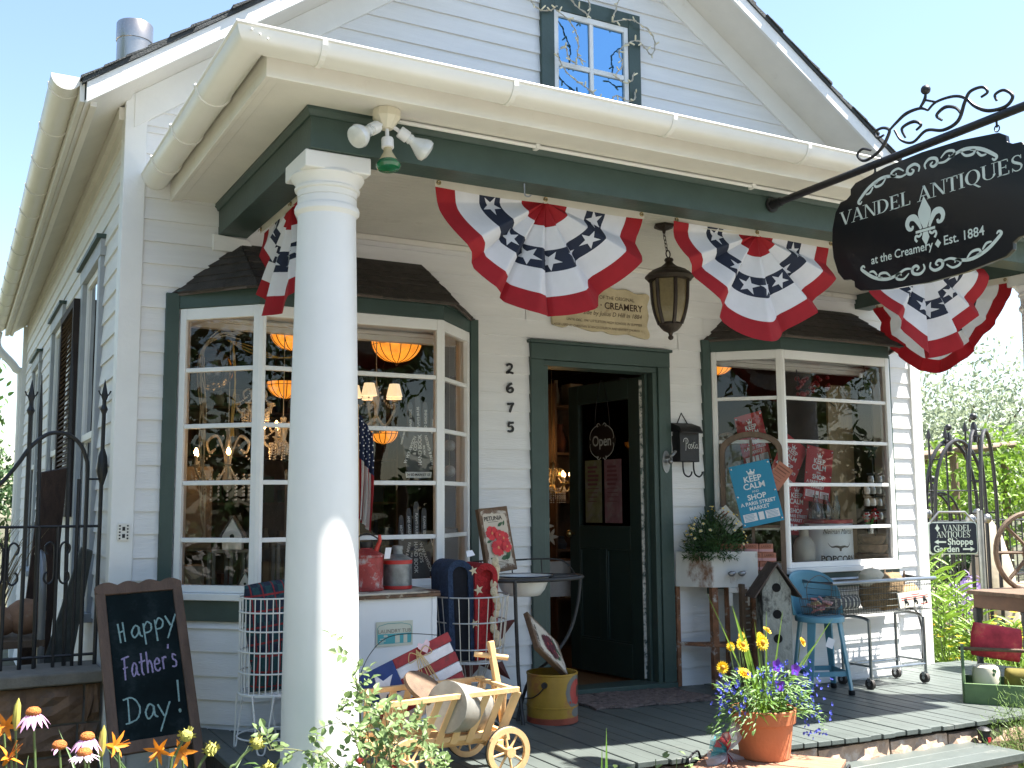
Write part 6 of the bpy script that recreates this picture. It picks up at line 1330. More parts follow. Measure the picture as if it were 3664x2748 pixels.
# low foliage of the bed: one leafy mass nobody could count
m=MB()
for k in range(900):
    x=rnd(-4.6,-1.1); y=rnd(-2.75,-1.85); 
    if x>-1.35 and y>-2.2: continue
    h=rnd(.15,.62 if x<-3.0 else .5)*(1 if rnd(0,1)<.8 else 1.15); h=h*1.35 if x<-2.95 else h; h=min(h,.84 if x<-2.95 else .58); a=rnd(0,6.28)
    if rnd(0,1)<.55: blade(m,(x,y,G_),(cos(a)*.5,sin(a)*.4,1),h*1.25,rnd(.012,.022),rnd(.4,1.1))
    else:
        for q in range(4): z=G_+h*rnd(.3,1); leaf(m,(x+rnd(-.05,.05),y+rnd(-.05,.05),z),(cos(a+q*1.7),sin(a+q*1.7),rnd(-.1,.6)),(0,0,1),rnd(.05,.1),rnd(.018,.035),.15,.4)
o=obj('bed_foliage',m,lf_mid,None,smooth=0); o['kind']='stuff'
# iris blades at the porch edge
ir=thing('iris_clump','clump of bright green iris blades at the porch edge','plant',(-1.62,-2.05,G_)); m=MB()
for dx,dz,L,b in ((.0,1,.76,.12),(-.09,1,.72,.1),(-.05,1,.6,.15),(.1,1,.58,.25),(.05,1,.52,-.1),(.2,1,.6,.2),(-.14,1,.5,.2),(.25,1,.55,.1)): blade(m,(dx*.6,rnd(-.04,.04),0),(dx*.45+.04,rnd(-.1,.1),dz),L,.026,b)
obj('blades',m,fol('iris_leaf',(.13,.26,.04)),ir,smooth=60)
gcv=thing('leafy_seedling','pale small leaved seedling clump between the wagon and the crate','plant',(-1.42,-2.0,G_)); m=MB()
for k in range(46):
    x=rnd(-.22,.28); z=rnd(.3,.6); 
    for q in range(2): a=rnd(0,6.28); leaf(m,(x,rnd(-.08,.08),z),(cos(a),sin(a)*.6,rnd(0,.7)),(0,-.2,1),rnd(.03,.05),rnd(.018,.028),.15,.2)
obj('leaves',m,lf_rose,gcv,smooth=0)
m=MB()
for k in range(10): x=rnd(-.2,.25); m.tube([(x*.7,0,0),(x,rnd(-.05,.05),rnd(.4,.6))],.002,5)
obj('stems',m,stemm,gcv)
# planting of the terracotta pot (parts of the potted plant)
yel=mat('straw_yellow',(.85,.58,.01),.6,var=.12,scale=40,trans=.15); yelc=mat('straw_centre',(.45,.2,.01),.8,var=.2); vio=fol('petunia_violet',(.12,.02,.36),.25,30,.2); lob=fol('lobelia_blue',(.07,.09,.5),.25,30,.25)
PO=Vector((PX,PY,PZ))
pp=thing('pot_planting','mixed planting of grass, yellow straw flowers and blue lobelia growing in the terracotta pot','plant',tuple(PO+Vector((0,0,.18)))); o=Vector(pp.location)
m=MB()
for (x,z,w_,b) in ((-.30,.56,.008,.05),(-.17,.5,.032,.12),(-.12,.40,.016,.1),(-.06,.42,.012,.2),(.0,.46,.012,.05),(.09,.46,.01,.0),(.26,.34,.008,.3),(.36,.42,.009,.1)):
    d=Vector((x,-.02,z)); blade(m,(x*.1,-.02,0),d,d.length*1.02,w_,b)
for k in range(14): a=rnd(0,6.28); blade(m,(rnd(-.1,.1),rnd(-.1,.05),.02),(cos(a)*.8,sin(a)*.6-.3,rnd(.2,.9)),rnd(.14,.24),.009,rnd(1.5,2.6))
obj('grass_blades',m,fol('pot_grass',(.17,.3,.03),.25),pp,smooth=60)
m=MB()
for k in range(560):
    a=rnd(0,6.28); r=.17*math.sqrt(rnd(0,1)); z=rnd(-.02,.2)*(1-r*1.5); leaf(m,(r*cos(a)*1.25,r*sin(a)*.95,z+.02),(cos(a)+rnd(-.6,.6),sin(a)+rnd(-.6,.6),rnd(-.2,1)),(0,-.3,1),rnd(.025,.06),rnd(.007,.016),.15,.3)
for k in range(300):
    a=rnd(-.9,.5) if k%2 else rnd(2.6,4.0); r=rnd(.1,.3); z=.12-.9*max(0,r-.14)+rnd(-.05,.03); leaf(m,(r*cos(a),r*sin(a)*.6-.03,z),(cos(a),sin(a)*.5,rnd(-.9,.3)),(0,-.3,1),rnd(.02,.045),rnd(.004,.009),.15,.3)
obj('leaves',m,fol('pot_foliage',(.1,.2,.045)),pp,smooth=0)
m=MB()
for k in range(170):
    if k%3==0: c=Vector((-.24+rnd(-.07,.09),-.06+rnd(-.06,.06),.14+rnd(-.1,.1)))
    elif k%3==1: c=Vector((.27+rnd(-.08,.05),-.05+rnd(-.07,.07),.09+rnd(-.2,.14)))
    else: c=Vector((rnd(-.1,.2),-.1+rnd(-.06,.06),.13+rnd(-.06,.12)))
    for q in range(3): a=rnd(0,6.28); leaf(m,c,(cos(a),-.4,sin(a)),(0,-1,0),.013,.009,.1,0)
obj('lobelia_flowers',m,lob,pp,smooth=0)['kind']='stuff'
for (x,y,z,r,f) in ((-.135,-.02,.325,.036,(.0,-1,.5)),(-.26,-.03,.24,.031,(-.4,-1,.1)),(-.145,-.04,.2,.037,(0,-.6,.8)),(-.03,-.03,.33,.04,(0,-1,.25)),(.05,.02,.37,.026,(.3,-.5,.7)),(.02,.03,.345,.026,(0,-.7,.4)),(.245,.0,.31,.026,(.4,-.8,.4)),(-.09,.05,.31,.022,(0,-1,.3)),(-.16,.03,.315,.024,(-.2,-1,.2)),(-.07,.06,.355,.02,(0,-1,.3))):
    f=Vector(f).normalized(); a0=f.orthogonal().normalized(); b0=f.cross(a0); c=Vector((x,y,z)); m=MB()
    for rr_,k_,tl in ((1,16,.3),(.8,13,.7),(.55,10,1.3)):
        for k in range(k_): a=2*pi*k/k_+rr_*3; leaf(m,c+f*.004,(a0*cos(a)+b0*sin(a))+f*tl,f,r*rr_,r*.4,.2,.1)
    fl_=obj('straw_flower',m,yel,pp,smooth=0); obj('centre',MB().sphere(tuple(c+f*.012),r*.36,10,7),yelc,fl_); obj('stalk',MB().tube(curve([(x*.5,y*.5,.0),(x*.85,y,z*.6),tuple(c-f*.004)],4),.002,5),stemm,fl_)
for (x,y,z) in ((.03,-.06,.23),(.015,-.09,.15),(.16,-.04,.2)):
    m=MB()
    for k in range(5): a=2*pi*k/5; leaf(m,(x,y,z),(cos(a),-.35,sin(a)),(0,-1,0),.034,.034,.05,.1)
    obj('petunia',m,vio,pp,smooth=60)
# daisies in the old sink
dp=thing('daisy_plant','bushy white daisy plant growing in the rusty sink','plant',(.515,-.16,.86)); m=MB(); fl_=MB(); ce=MB()
for k in range(2600):
    d=rdir(-.15); r=rnd(.25,1)**.5; p=Vector((d.x*.19*r,d.y*.13*r-.02,.02+max(d.z,-.1)*.24*r)); leaf(m,p,(d+rdir()*.8),d+Vector((0,-.3,.6)),rnd(.022,.045),rnd(.003,.008),.15,.2)
for k in range(70): a=rnd(0,6.28); r=rnd(0,.17); blade(m,(r*.3*cos(a),r*.3*sin(a),0),(cos(a)*r*4,sin(a)*r*2.5,1),rnd(.16,.29),.005,.25)
obj('leaves',m,fol('daisy_leaf',(.035,.085,.018),.4),dp,smooth=0)
for k in range(46):
    d=rdir(.1); p=Vector((d.x*.2,d.y*.14-.03,.03+d.z*.265+rnd(-.01,.02))); f=(d+Vector((-.2,-.5,.3))).normalized(); a0=f.orthogonal().normalized(); b0=f.cross(a0)
    for q in range(9): a=2*pi*q/9; leaf(fl_,p,a0*cos(a)+b0*sin(a)+f*.3,f,rnd(.009,.014),.006,.1,.1)
    ce.sphere(tuple(p+f*.002),.0045,6,4)
dp.scale=(1.2,1.15,1.12); do_=obj('blossoms',fl_,mat('daisy_petal',(.62,.6,.45),.7,var=.1,trans=.2),dp,smooth=0); do_['kind']='stuff'; do_=obj('blossom_centres',ce,yel,dp); do_['kind']='stuff'
# feathery shrub with a yellow bloom at the right bottom corner
fs=thing('feathery_shrub','feathery light green shrub with yellow blooms at the right end of the step','shrub',(1.42,-1.85,G_)); m=MB(); st=MB()
for k in range(120):
    a=rnd(0,6.28); r=rnd(0,.42); top=Vector((r*cos(a)*1.05,r*sin(a)*.75,rnd(.35,.68)*(1-.5*(r/.46)**2))); b=Vector((top.x*.3,top.y*.3,0)); st.tube([b,(b+top)/2+Vector((0,0,.05)),top],.0016,4)
    for q in range(34): t=rnd(.35,1.05); p=b.lerp(top,t)+rdir()*.045; blade(m,p,rdir(-.1)+Vector((0,0,.4)),rnd(.03,.06),.0028,.3,2)
obj('fronds',m,fol('feather_leaf',(.15,.25,.05),.4),fs,smooth=0); obj('stems',st,stemm,fs)
for p in ((.2,-.2,.62),(-.1,-.25,.3),(.33,-.1,.66)):
    m=MB()
    for k in range(8): a=2*pi*k/8; leaf(m,p,(cos(a),-.3,sin(a)),(0,-1,.2),.035,.02,.1,.1)
    obj('yellow_bloom',m,yel,fs,smooth=0)
# ------------------------------------------------------------------ the garden to the right
GZ_=-.24
def tallplant(x,y,h,label,n=1,m_=None):
    t=thing('tall_perennial',label,'plant',(x,y,GZ_),group='tall strappy perennials at the porch end'); m=MB(); s=MB()
    for q in range(n):
        bx,by=rnd(-.06,.06),rnd(-.06,.06); hh=h*rnd(.75,1); tip=(bx+rnd(-.06,.06),by,hh); s.tube([(bx,by,0),((bx+tip[0])/2,by,hh/2),tip],[.006,.005,.003],6)
        for k in range(22): z=hh*k/22; a=k*2.4+q; blade(m,(bx,by,z),(cos(a),sin(a),.75),rnd(.14,.24),.022,.9,5)
    obj('stalks',s,stemm,t); obj('leaves',m,m_ or lf_lime,t,smooth=0)
for k,(x,y,h) in enumerate(((3.55,.62,1.1),(3.72,.5,.8),(3.9,.75,1.0),(3.62,.28,.5),(4.05,.55,.62),(3.85,.3,.42),(4.2,.9,.95),(3.45,.4,.65),(4.15,.3,.4),(3.68,.75,.9))): tallplant(x,y,h,'tall strappy leaved perennial growing at the garden end of the porch',3)
m=MB(); fm=MB()
for k in range(2600):
    x=rnd(3.3,9); y=rnd(-.6,1.75)+(x-3.3)*.06; h=rnd(.08,.3); a=rnd(0,6.28); blade(m,(x,y,GZ_),(cos(a)*.5,sin(a)*.5,1),h,.014,.7,3)
    if k%3==0:
        p=(x,y,GZ_+h+rnd(.02,.1))
        for q in range(5): b=2*pi*q/5; leaf(fm,p,(cos(b),sin(b),.35),(0,0,1),.032,.022,.1,.1)
o=obj('garden_ground_cover',m,lf_lime,None,smooth=0); o['kind']='stuff'; o=obj('yellow_flower_carpet',fm,yel,None,smooth=0); o['kind']='stuff'
# low stone wall with iron railing
gw_=thing('garden_wall','low pink sandstone garden wall behind the yellow flowers','wall',(0,0,0)); m=MB(); x=4.2
while x<10: l=rnd(.35,.7); rock(m,x+.01,x+l-.01,1.88,2.1,GZ_-.1,.28+rnd(-.02,.02),.03); x+=l
obj('blocks',m,mat('pink_stone',(.5,.36,.28),.9,var=.25,scale=6,bump=.6),gw_,smooth=0)
fc=thing('iron_railing','black iron railing standing along the low garden wall','railing',(0,0,0)); m=MB()
for k in range(52): x=4.25+.11*k; m.tube([(x,2.0,.25),(x,2.0,1.08)],.009,5)
for z in (.4,1.0): m.tube([(4.2,2.0,z),(10,2.0,z)],.012,6)
obj('bars',m,M['black'],fc)
def arch(label,x0,x1,y0,y1,zs,top,post=.018,depth=.0):
    t=thing('garden_arch',label,'arch',((x0+x1)/2,(y0+y1)/2,GZ_)); o=Vector(t.location); L=[Vector((x0,y0,GZ_))]
    for k in range(17): a=pi*k/16; f=.5-.5*cos(a); L.append(Vector((x0+(x1-x0)*f,y0+(y1-y0)*f,zs+(top-zs)*sin(a))))
    L.append(Vector((x1,y1,GZ_))); dv=Vector((y1-y0,-(x1-x0),0)).normalized()*.1
    for sg in (0,1): obj('hoop',MB().tube([p-o+dv*sg for p in L],post,8),M['black'],t)
    m=MB()
    for i in range(1,18,2): m.tube([L[i]-o,L[i]-o+dv],.008,6)
    for z in (.3,.7,1.0): m.tube([L[0]-o+Vector((0,0,z-GZ_)),L[0]-o+dv+Vector((0,0,z-GZ_))],.008,6)
    obj('rungs',m,M['black'],t)
    m=MB(); c=(L[8]+L[10])/2-o; m.tube([c-Vector((0,0,.1)),c+Vector((0,0,.06)),c+Vector((0,0,.1))],[.03,.03,.012],10).sphere(tuple(c+Vector((0,0,.15))),.035); obj('finial',m,M['black'],t)
    for p in (L[0],L[-1]): obj('ball',MB().sphere(tuple(p-o+Vector((0,0,zs-GZ_-.06))),.05),M['pewter'],t)
    return t
arch('tall iron garden arch half hidden by the white house corner',4.62,5.45,1.5,1.55,1.15,1.83); arch('iron garden arch nearest the porch, with ball finials, right of the small sign',4.52,5.12,.92,1.2,1.1,1.9); arch('low iron arch behind the small hanging sign',4.75,5.3,1.75,1.75,1.0,1.3,.012)
tr_=thing('trellis','thin black iron trellis with spear tips beside the house corner','trellis',(0,0,0)); m=MB()
for x,z in ((4.7,1.86),(4.95,1.88),(5.26,1.95)): m.tube([(x,1.5,GZ_),(x,1.5,z)],.011,6); m.tube([(x,1.5,z-.02),(x,1.5,z+.02),(x,1.5,z+.09)],[.024,.022,.002],8)
for z in (.9,1.32): m.tube([(4.6,1.5,z),(5.4,1.5,z)],.009,6)
obj('bars',m,M['black'],tr_)
ss=thing('garden_sign','small black hanging sign pointing to shoppe and garden','sign',(4.105,.8,.88)); rr_=lambda w,h,r:[(sx*(w-r)+r*cos(a),sz*(h-r)+r*sin(a)) for sx,sz,a0 in ((1,1,0),(-1,1,pi/2),(-1,-1,pi),(1,-1,3*pi/2)) for a in [a0+pi/2*q/4 for q in range(5)]]
xa=Vector((.88,-.47,0)); sg_o=(0,0,0)
obj('border',MB().prism(rr_(.226,.148,.03),(-.0,.006,0),xa,(0,0,1),.01),wl,ss); nrm_=Vector((-.47,-.88,0))
obj('face',MB().prism(rr_(.214,.136,.026),nrm_*.0045+Vector((0,.0,0)),xa,(0,0,1),.0075),mat('sign_navy',(.008,.012,.025),.4,var=.1),ss)
m=MB(); F=nrm_*.0135
serif(m,'VANDEL',Vector(F)+xa*.035+Vector((0,0,.092)),xa,(0,0,1),.055,.26); serif(m,'ANTIQUES',Vector(F)+Vector((0,0,.032)),xa,(0,0,1),.055,.31)
put2d(m,text('Shoppe',.082,'CENTER',.95,.002),F,xa,(0,0,1),.06,-.035); put2d(m,text('Garden',.082,'CENTER',.95,.002),F,xa,(0,0,1),-.07,-.1)
for sx,cx,z in ((-1,-.12,-.035),(1,.13,-.1)): m.face(*[Vector(F)+xa*(cx+sx*a)+Vector((0,0,z+b)) for a,b in ((-.05,-.008),(.02,-.008),(.02,-.022),(.06,0),(.02,.022),(.02,.008),(-.05,.008))])
m.face(*[Vector(F)+xa*(-.145+a)+Vector((0,0,.09+b)) for a,b in ((0,-.035),(.012,-.012),(.024,0),(.012,.01),(0,.04),(-.012,.01),(-.024,0),(-.012,-.012))])
obj('lettering',m,wl,ss,smooth=0)
hp=[xa*a+Vector((0,0,b)) for a,b in ((-.2,.145),(-.12,.235),(.12,.235),(.2,.145))]; obj('hanger',MB().tube(hp,.011,7),M['pewter'],ss)
obj('post',MB().tube([xa*.3+Vector((0,.05,.25)),xa*.3+Vector((0,.05,-1.1))],.025,10),M['pewter'],ss)
pgl=thing('pergola','weathered pole pergola with vines beyond the garden arches','pergola',(0,0,0))
for a,b,r in (((4.6,2.6,1.62),(8.4,3.2,1.95),.05),((4.8,3.1,1.55),(8.6,3.8,1.9),.045),((5.4,2.4,1.75),(6.4,3.6,1.6),.04),((6.6,2.5,1.85),(7.2,3.7,1.7),.04)): obj('beam',MB().tube([a,b],r,9),driftw,pgl)
for x,y in ((4.9,2.65),(6.9,2.95),(8.2,3.2)): obj('post',MB().tube([(x,y,GZ_),(x,y,1.8)],.05,9),driftw,pgl)
# trees and bushes: crowns of leaf sized faces in clumps
def crown(mb,c,rx,ry,rz,n,L,clumps=14,zl=-.6):
    cs=[Vector((rnd(-1,1)*rx*.75,rnd(-1,1)*ry*.75,rnd(zl,1)*rz*.75)) for _ in range(clumps)]
    for k in range(n):
        q=cs[k%clumps]; d=rdir(); r=rnd(.2,1)**.5*.42; p=Vector(c)+q+Vector((d.x*rx*r,d.y*ry*r,d.z*rz*r)); leaf(mb,p,rdir()+Vector((0,0,-.2)),rdir()+Vector((0,0,.6)),L*rnd(.7,1.3),L*rnd(.35,.55),.15,.2)
def tree(name,label,x,y,h,rx,rz,n,L,m_,cl=14,trunk=.12,g=None,cz=None):
    t=thing(name,label,'tree' if 'tree' in name else 'bush',(x,y,G_),group=g); cz=cz or h-rz; m=MB().tube(curve([(0,0,0),(rnd(-.1,.1)*h*.2,0,cz*.5),(0,0,cz)],4),[trunk*(1-.05*i) for i in range(9)],9)
    for k in range(6): a=k*1.05; m.tube([(0,0,cz*.7),(rx*.35*cos(a),rx*.35*sin(a),cz+rz*.1),(rx*.6*cos(a),rx*.6*sin(a),cz+rz*.45)],[trunk*.45,trunk*.3,trunk*.12],6)
    obj('trunk',m,oak,t); c=MB(); crown(c,(0,0,cz),rx,rx,rz,n,L,cl); obj('crown',c,m_,t,smooth=0); return t
tree('olive_tree','pale silvery tree glowing against the white sky past the house corner',12.6,7.6,4.4,2.2,1.9,8500,.11,lf_grey,22)
tree('silver_tree','lower pale green tree behind the pergola at the right',16.5,7.2,3.3,2.6,1.5,3000,.2,fol('pale_green_leaf',(.18,.24,.1)),18)
tree('garden_bush','bright green bush behind the garden arches',7.6,3.9,2.7,1.5,1.3,5000,.1,lf_lime,16,.04); tree('garden_bush','dark leaved bush below the bright one behind the arch',6.6,2.9,1.25,.7,.7,1500,.1,lf_dark,10,.03)
tree('lilac_bush','small lilac flowered bush beside the house corner',4.72,1.25,1.0,.32,.35,500,.06,fol('lilac_bloom',(.32,.24,.5),.3,10,.2),7,.015)
bo_=MB(); rr2=[(.0,0),(.3,.02),(.36,.3),(.3,.7),(.16,1.1),(.0,1.3)]; bo_.lathe(rr2,(0,0,0),14,False,1,.6); t=obj('standing_stone',bo_,mat('pale_rock',(.42,.36,.27),.9,var=.2,scale=4,bump=.8,bscale=9),None,smooth=30,loc=(6.15,1.95,GZ_)); tag(t,'pale upright boulder behind the right garden arch','boulder')
# ------------------------------------------------------------------ left side yard: stone wall, iron gate, salvaged wood
sw=thing('yard_wall','low brown sandstone wall with a concrete cap at the left house corner','wall',(0,0,0)); m=MB()
for z0,z1 in ((-.46,-.28),(-.28,-.13),(-.13,.0),(.0,.15),(.15,.34)):
    x=-5.6-rnd(0,.2)
    while x<-3.3: l=rnd(.16,.5); b=min(x+l,-3.275); rock(m,x+.007,b-.007,.02,.1,z0+.006,z1-.006,.022); x=b
m.mat(1).box(-5.6,-3.27,.035,.35,-.46,.345); obj('courses',m,[M['stonedk'],M['mortar']],sw,smooth=0); obj('cap',MB().box(-5.62,-3.272,-.03,.38,.346,.405),mat('cap_stone',(.2,.18,.15),.9,var=.2,scale=8,bump=.5),sw,bev=.008)
ig=thing('iron_gate','black iron garden gate with an arched top, spear finials and scrolls at the left','gate',(0,0,0)); y=.2; zb=.406
def spear(mb,x,z,f=1): 
    mb.tube([(x,y,z-.03),(x,y,z),(x,y,z+.03),(x,y,z+.09)],[.008,.018*f,.012*f,.001],7)
    for s_ in (-1,1): mb.tube(curve([(x,y,z),(x+s_*.02,y,z+.008),(x+s_*.03,y,z+.03)],3),[.004]*7,5)
m=MB()
for x,z in ((-3.29,1.80),(-3.645,1.78)): 
    m.tube([(x,y,zb),(x,y,z)],.0105,8); spear(m,x,z); m.tube([(x,y,z-.1),(x,y,z-.07),(x,y,z-.04)],[.008,.02,.008],8)
m.tube([(-3.288,y,1.33),(-3.288,y,1.4),(-3.288,y,1.48),(-3.288,y,1.52)],[.01,.03,.024,.01],9)
for x,z in ((-3.585,1.9),(-3.445,2.1)): m.tube([(x+.01,y+.03,zb),(x-.01,y+.03,z-.2),(x-.012,y+.03,z)],[.011,.01,.002],7)
obj('posts',m,M['black'],ig)
m=MB().tube(curve([(-4.0,y,1.2),(-3.85,y,1.27),(-3.76,y,1.345),(-3.69,y,1.44),(-3.64,y,1.52),(-3.57,y,1.585),(-3.51,y,1.6),(-3.45,y,1.585),(-3.4,y,1.54),(-3.37,y,1.47),(-3.36,y,1.38),(-3.36,y,.9),(-3.36,y,zb)],4),.0105,8); obj('arch_top',m,M['black'],ig)
m=MB()
for x in (-3.40,-3.49,-3.58,-3.73,-3.8,-3.88): m.tube([(x,y,zb),(x,y,1.36 if x==-3.40 else 1.12)],.009,7)
for z in (1.115,.46): m.tube([(-4.1,y,z),(-3.29,y,z)],.008,6)
m.tube([(-3.36,y,1.36),(-3.29,y,1.36)],.006,6)
obj('bars',m,M['black'],ig)
for cx in (-3.49,-3.73):
    m=MB()
    for s_ in (-1,1):
        for q,z in ((1,.98),(-1,.88)): m.tube(curve([(cx+s_*.012,y,z-q*.05),(cx+s_*.014,y,z+q*.03),(cx+s_*.035,y,z+q*.055),(cx+s_*.058,y,z+q*.035),(cx+s_*.056,y,z+q*.005),(cx+s_*.045,y,z-q*.005)],4),.006,6)
    obj('scroll',m,M['black'],ig)

def boardset(name,label,cat,pts,t,mt):  # a leaning plank given by its four corners
    a=[Vector(p) for p in pts]; n=(a[1]-a[0]).cross(a[3]-a[0]).normalized()*t; q=obj(name,MB().hexa([a[0],a[1],a[3],a[2],a[0]+n,a[1]+n,a[3]+n,a[2]+n]),mt,None,bev=.003); tag(q,label,cat)
boardset('grey_plank','weathered grey plank leaning by the gate, nearest the chalkboard','plank',((-3.55,.62,.2),(-3.38,.62,.2),(-3.29,.45,.98),(-3.35,.45,1.0)),.03,mat('grey_plank',(.07,.075,.07),.85,var=.35,scale=8,bump=.5,stretch=(4,4,1)))
boardset('dark_shutter_board','dark brown shutter leaning on the side wall behind the gate','shutter',((-3.62,1.2,-.2),(-3.45,1.2,-.2),(-3.38,1.0,1.45),(-3.52,1.0,1.42)),.05,mat('dark_brown_board',(.045,.025,.018),.8,var=.4,scale=8,bump=.5,stretch=(4,4,1)))
shu=thing('louvre_shutter','tall dark louvred shutter fixed to the side wall','shutter',(0,0,0)); m=MB()
y0,y1,z0,z1=1.72,2.62,1.15,2.6
for k in range(40): z=z0+.05+(z1-z0-.1)*k/40; m.hexa([left(u,o_,zz) for zz,oo in ((z,.06),(z+.03,.035)) for o_ in (oo,oo+.012) for u in (y0+.06,y1-.06)])
obj('louvres',m,oak,shu)
m=MB()
for a,b,c,d in ((y0,y0+.06,z0,z1),(y1-.06,y1,z0,z1),(y0+.06,y1-.06,z0,z0+.05),(y0+.06,y1-.06,z1-.05,z1)): m.hexa([left(u,o_,zz) for zz in (c,d) for o_ in (.03,.075) for u in (a,b)])
obj('frame',m,mat('shutter_frame',(.03,.02,.016),.8,var=.4),shu)
chv=thing('garden_chair','grey metal tube garden chair behind the gate','chair',(-3.72,.75,-.35)); m=MB()
tubm=mat('grey_tube',(.22,.22,.22),.4,.5,var=.2)
for s_ in (-.2,.2): obj('side_tube',MB().tube(curve([(s_,-.2,0),(s_,-.2,.9),(s_,-.16,1.2),(s_,-.02,1.3),(s_,.2,1.3)],5),.02,9),tubm,chv)
obj('seat',MB().box(-.22,.22,-.22,.25,.82,.86),oak,chv,bev=.004)
for k in range(3): t=MB().sphere((0,0,0),.09,10,7,1.2,.8,.7+.2*k); q=obj('yard_pot',t,clay,None,loc=(-3.85+.13*k,.7,.58+.02*k),smooth=60); tag(q,['pale round pot on the garden chair seat, left of three','round pot in the middle of the garden chair seat','round pot at the right end of the garden chair seat'][k],'pot')
dg=MB()
for k in range(180): a=rnd(0,6.28); blade(dg,(rnd(-.2,.2),rnd(-.2,.2),0),(cos(a)*.3,sin(a)*.3,1),rnd(.3,.7),.006,.8,4)
t=obj('dry_grass',dg,mat('dry_grass',(.25,.19,.1),.9,var=.3,trans=.2),None,smooth=0,loc=(-3.9,1.1,.55)); tag(t,'tuft of dry brown grass in a pot behind the gate','plant'); 
tree('yard_tree','green tree beyond the far back corner of the house at the left edge',-4.3,12.5,4.6,1.5,1.8,3000,.14,lf_mid,16); tree('yard_bush','dark green bush by the far downspout at the left edge',-3.75,10.2,2.9,1.0,1.3,2600,.11,lf_dark,10,.04)
# ------------------------------------------------------------------ across the way: what the windows mirror
road=obj('road',MB().box(-120,120,-17,-9.5,-.6,-.45),mat('asphalt',(.055,.055,.057),.9,var=.2,scale=4,bump=.4),None); road['kind']='structure'
pav=obj('bounce_pavement',MB().box(-120,120,-9.5,-3.9,-.6,-.44),mat('concrete',(.22,.21,.19),.85,var=.1,scale=2,bump=.3),None); pav['kind']='structure'  # out of view, laid to bounce sunlight up under the porch ceiling
for k,(x,y,h,r) in enumerate(((-7,-20,9,3.2),(4,-21,11,3.6),(13,-19.5,8,3.0),(22,-22,10,3.8),(-17,-22,10,3.6),(9,-27,12,4))):
    tree('street_tree',['round street tree across the road, left of the shop','tall street tree straight across the road','shorter street tree across the road to the right','spreading street tree far across the road to the right','spreading street tree far across the road to the left','tallest street tree standing farthest back across the road'][k],x,y,h,r,h*.36,5200,.24,lf_mid,20,.2,'street trees across the road')
m=MB()
for k in range(9000): x=rnd(-70,90); z=rnd(0,1)**.7*(4.5+1.5*sin(x*.31)+1.2*sin(x*.83)); leaf(m,(x,-38+rnd(-1.5,1.5),G_+z),rdir(),rdir(),rnd(.5,1.1),rnd(.3,.6),.15,.2)
t=obj('horizon_screen',m,lf_dark,None,smooth=0); t['kind']='stuff'  # unseen band of leaves added to block the bright horizon in the panes
tree('added_front_tree','unseen leafy tree added left of the shop to darken the pane reflections',-9.5,-4.5,7.5,3.0,2.9,5000,.17,lf_dark,18,.18)  # added out of view to take sky out of the left pane and dim the fill
tree('added_side_tree','broad unseen tree added to keep sky light off the left side of the house',-8.5,3.5,8.5,3.6,3.2,5000,.2,lf_dark,20,.2)  # added out of view to block sky light and darken the left wall
m=MB()
for k in range(11000): y=rnd(-14,4.5); z=rnd(0,1)**.8*(3.6+.8*sin(y*.9)); leaf(m,(-9.5+rnd(-.8,.8),y,G_+z),rdir(),rdir(),rnd(.13,.25),rnd(.07,.14),.15,.2)
t=obj('added_hedge',m,lf_dark,None,smooth=0); tag(t,'tall unseen hedge added left of the house to darken the bay panes','hedge')  # out of view, put in to darken the left bay pane and the side wall
ah=thing('neighbour_house','pale stucco house across the road from the shop','house',(-2,-29,G_)); obj('walls',MB().box(-7,7,-4,4,0,4.2),mat('stucco',(.5,.45,.37),.9,var=.08),ah); obj('roof',MB().prism([(-7.6,4.2),(7.6,4.2),(0,7)],(0,4.4,0),(1,0,0),(0,0,1),8.8),M['roof'],ah)
for x in (-4.5,-1.5,1.5,4.5): wo2=obj('window',MB().box(x-.55,x+.55,4.001,4.04,1.2,2.7),M['white'],ah); obj('pane',MB().box(x-.45,x+.45,4.041,4.05,1.3,2.6),M['black'],wo2)
# ------------------------------------------------------------------ inside the shop, seen through the glass
def glow(name,c,s): 
    m=bpy.data.materials.new(name); m.use_nodes=True; b=m.node_tree.nodes['Principled BSDF']; b.inputs['Base Color'].default_value=(*c,1); b.inputs['Emission Color'].default_value=(*c,1); b.inputs['Emission Strength'].default_value=s; b.inputs['Roughness'].default_value=.4; return m
amber=mat('amber_glass',(.95,.30,.03),.35,var=.3,scale=12); ab=amber.node_tree; pb_=ab.nodes['Principled BSDF']; ab.links.new(pb_.inputs['Base Color'].links[0].from_socket,pb_.inputs['Emission Color']); pb_.inputs['Emission Strength'].default_value=.27
flame=glow('lit_bulb',(1,.55,.2),9); shade=glow('lit_shade',(1,.72,.42),.2); ivory=mat('ivory_metal',(.42,.37,.29),.5,var=.15); crys=mat('crystal_bead',(.62,.57,.5),.08,var=.3,scale=60,coat=1); iron2=mat('lamp_lead',(.02,.012,.008),.5)
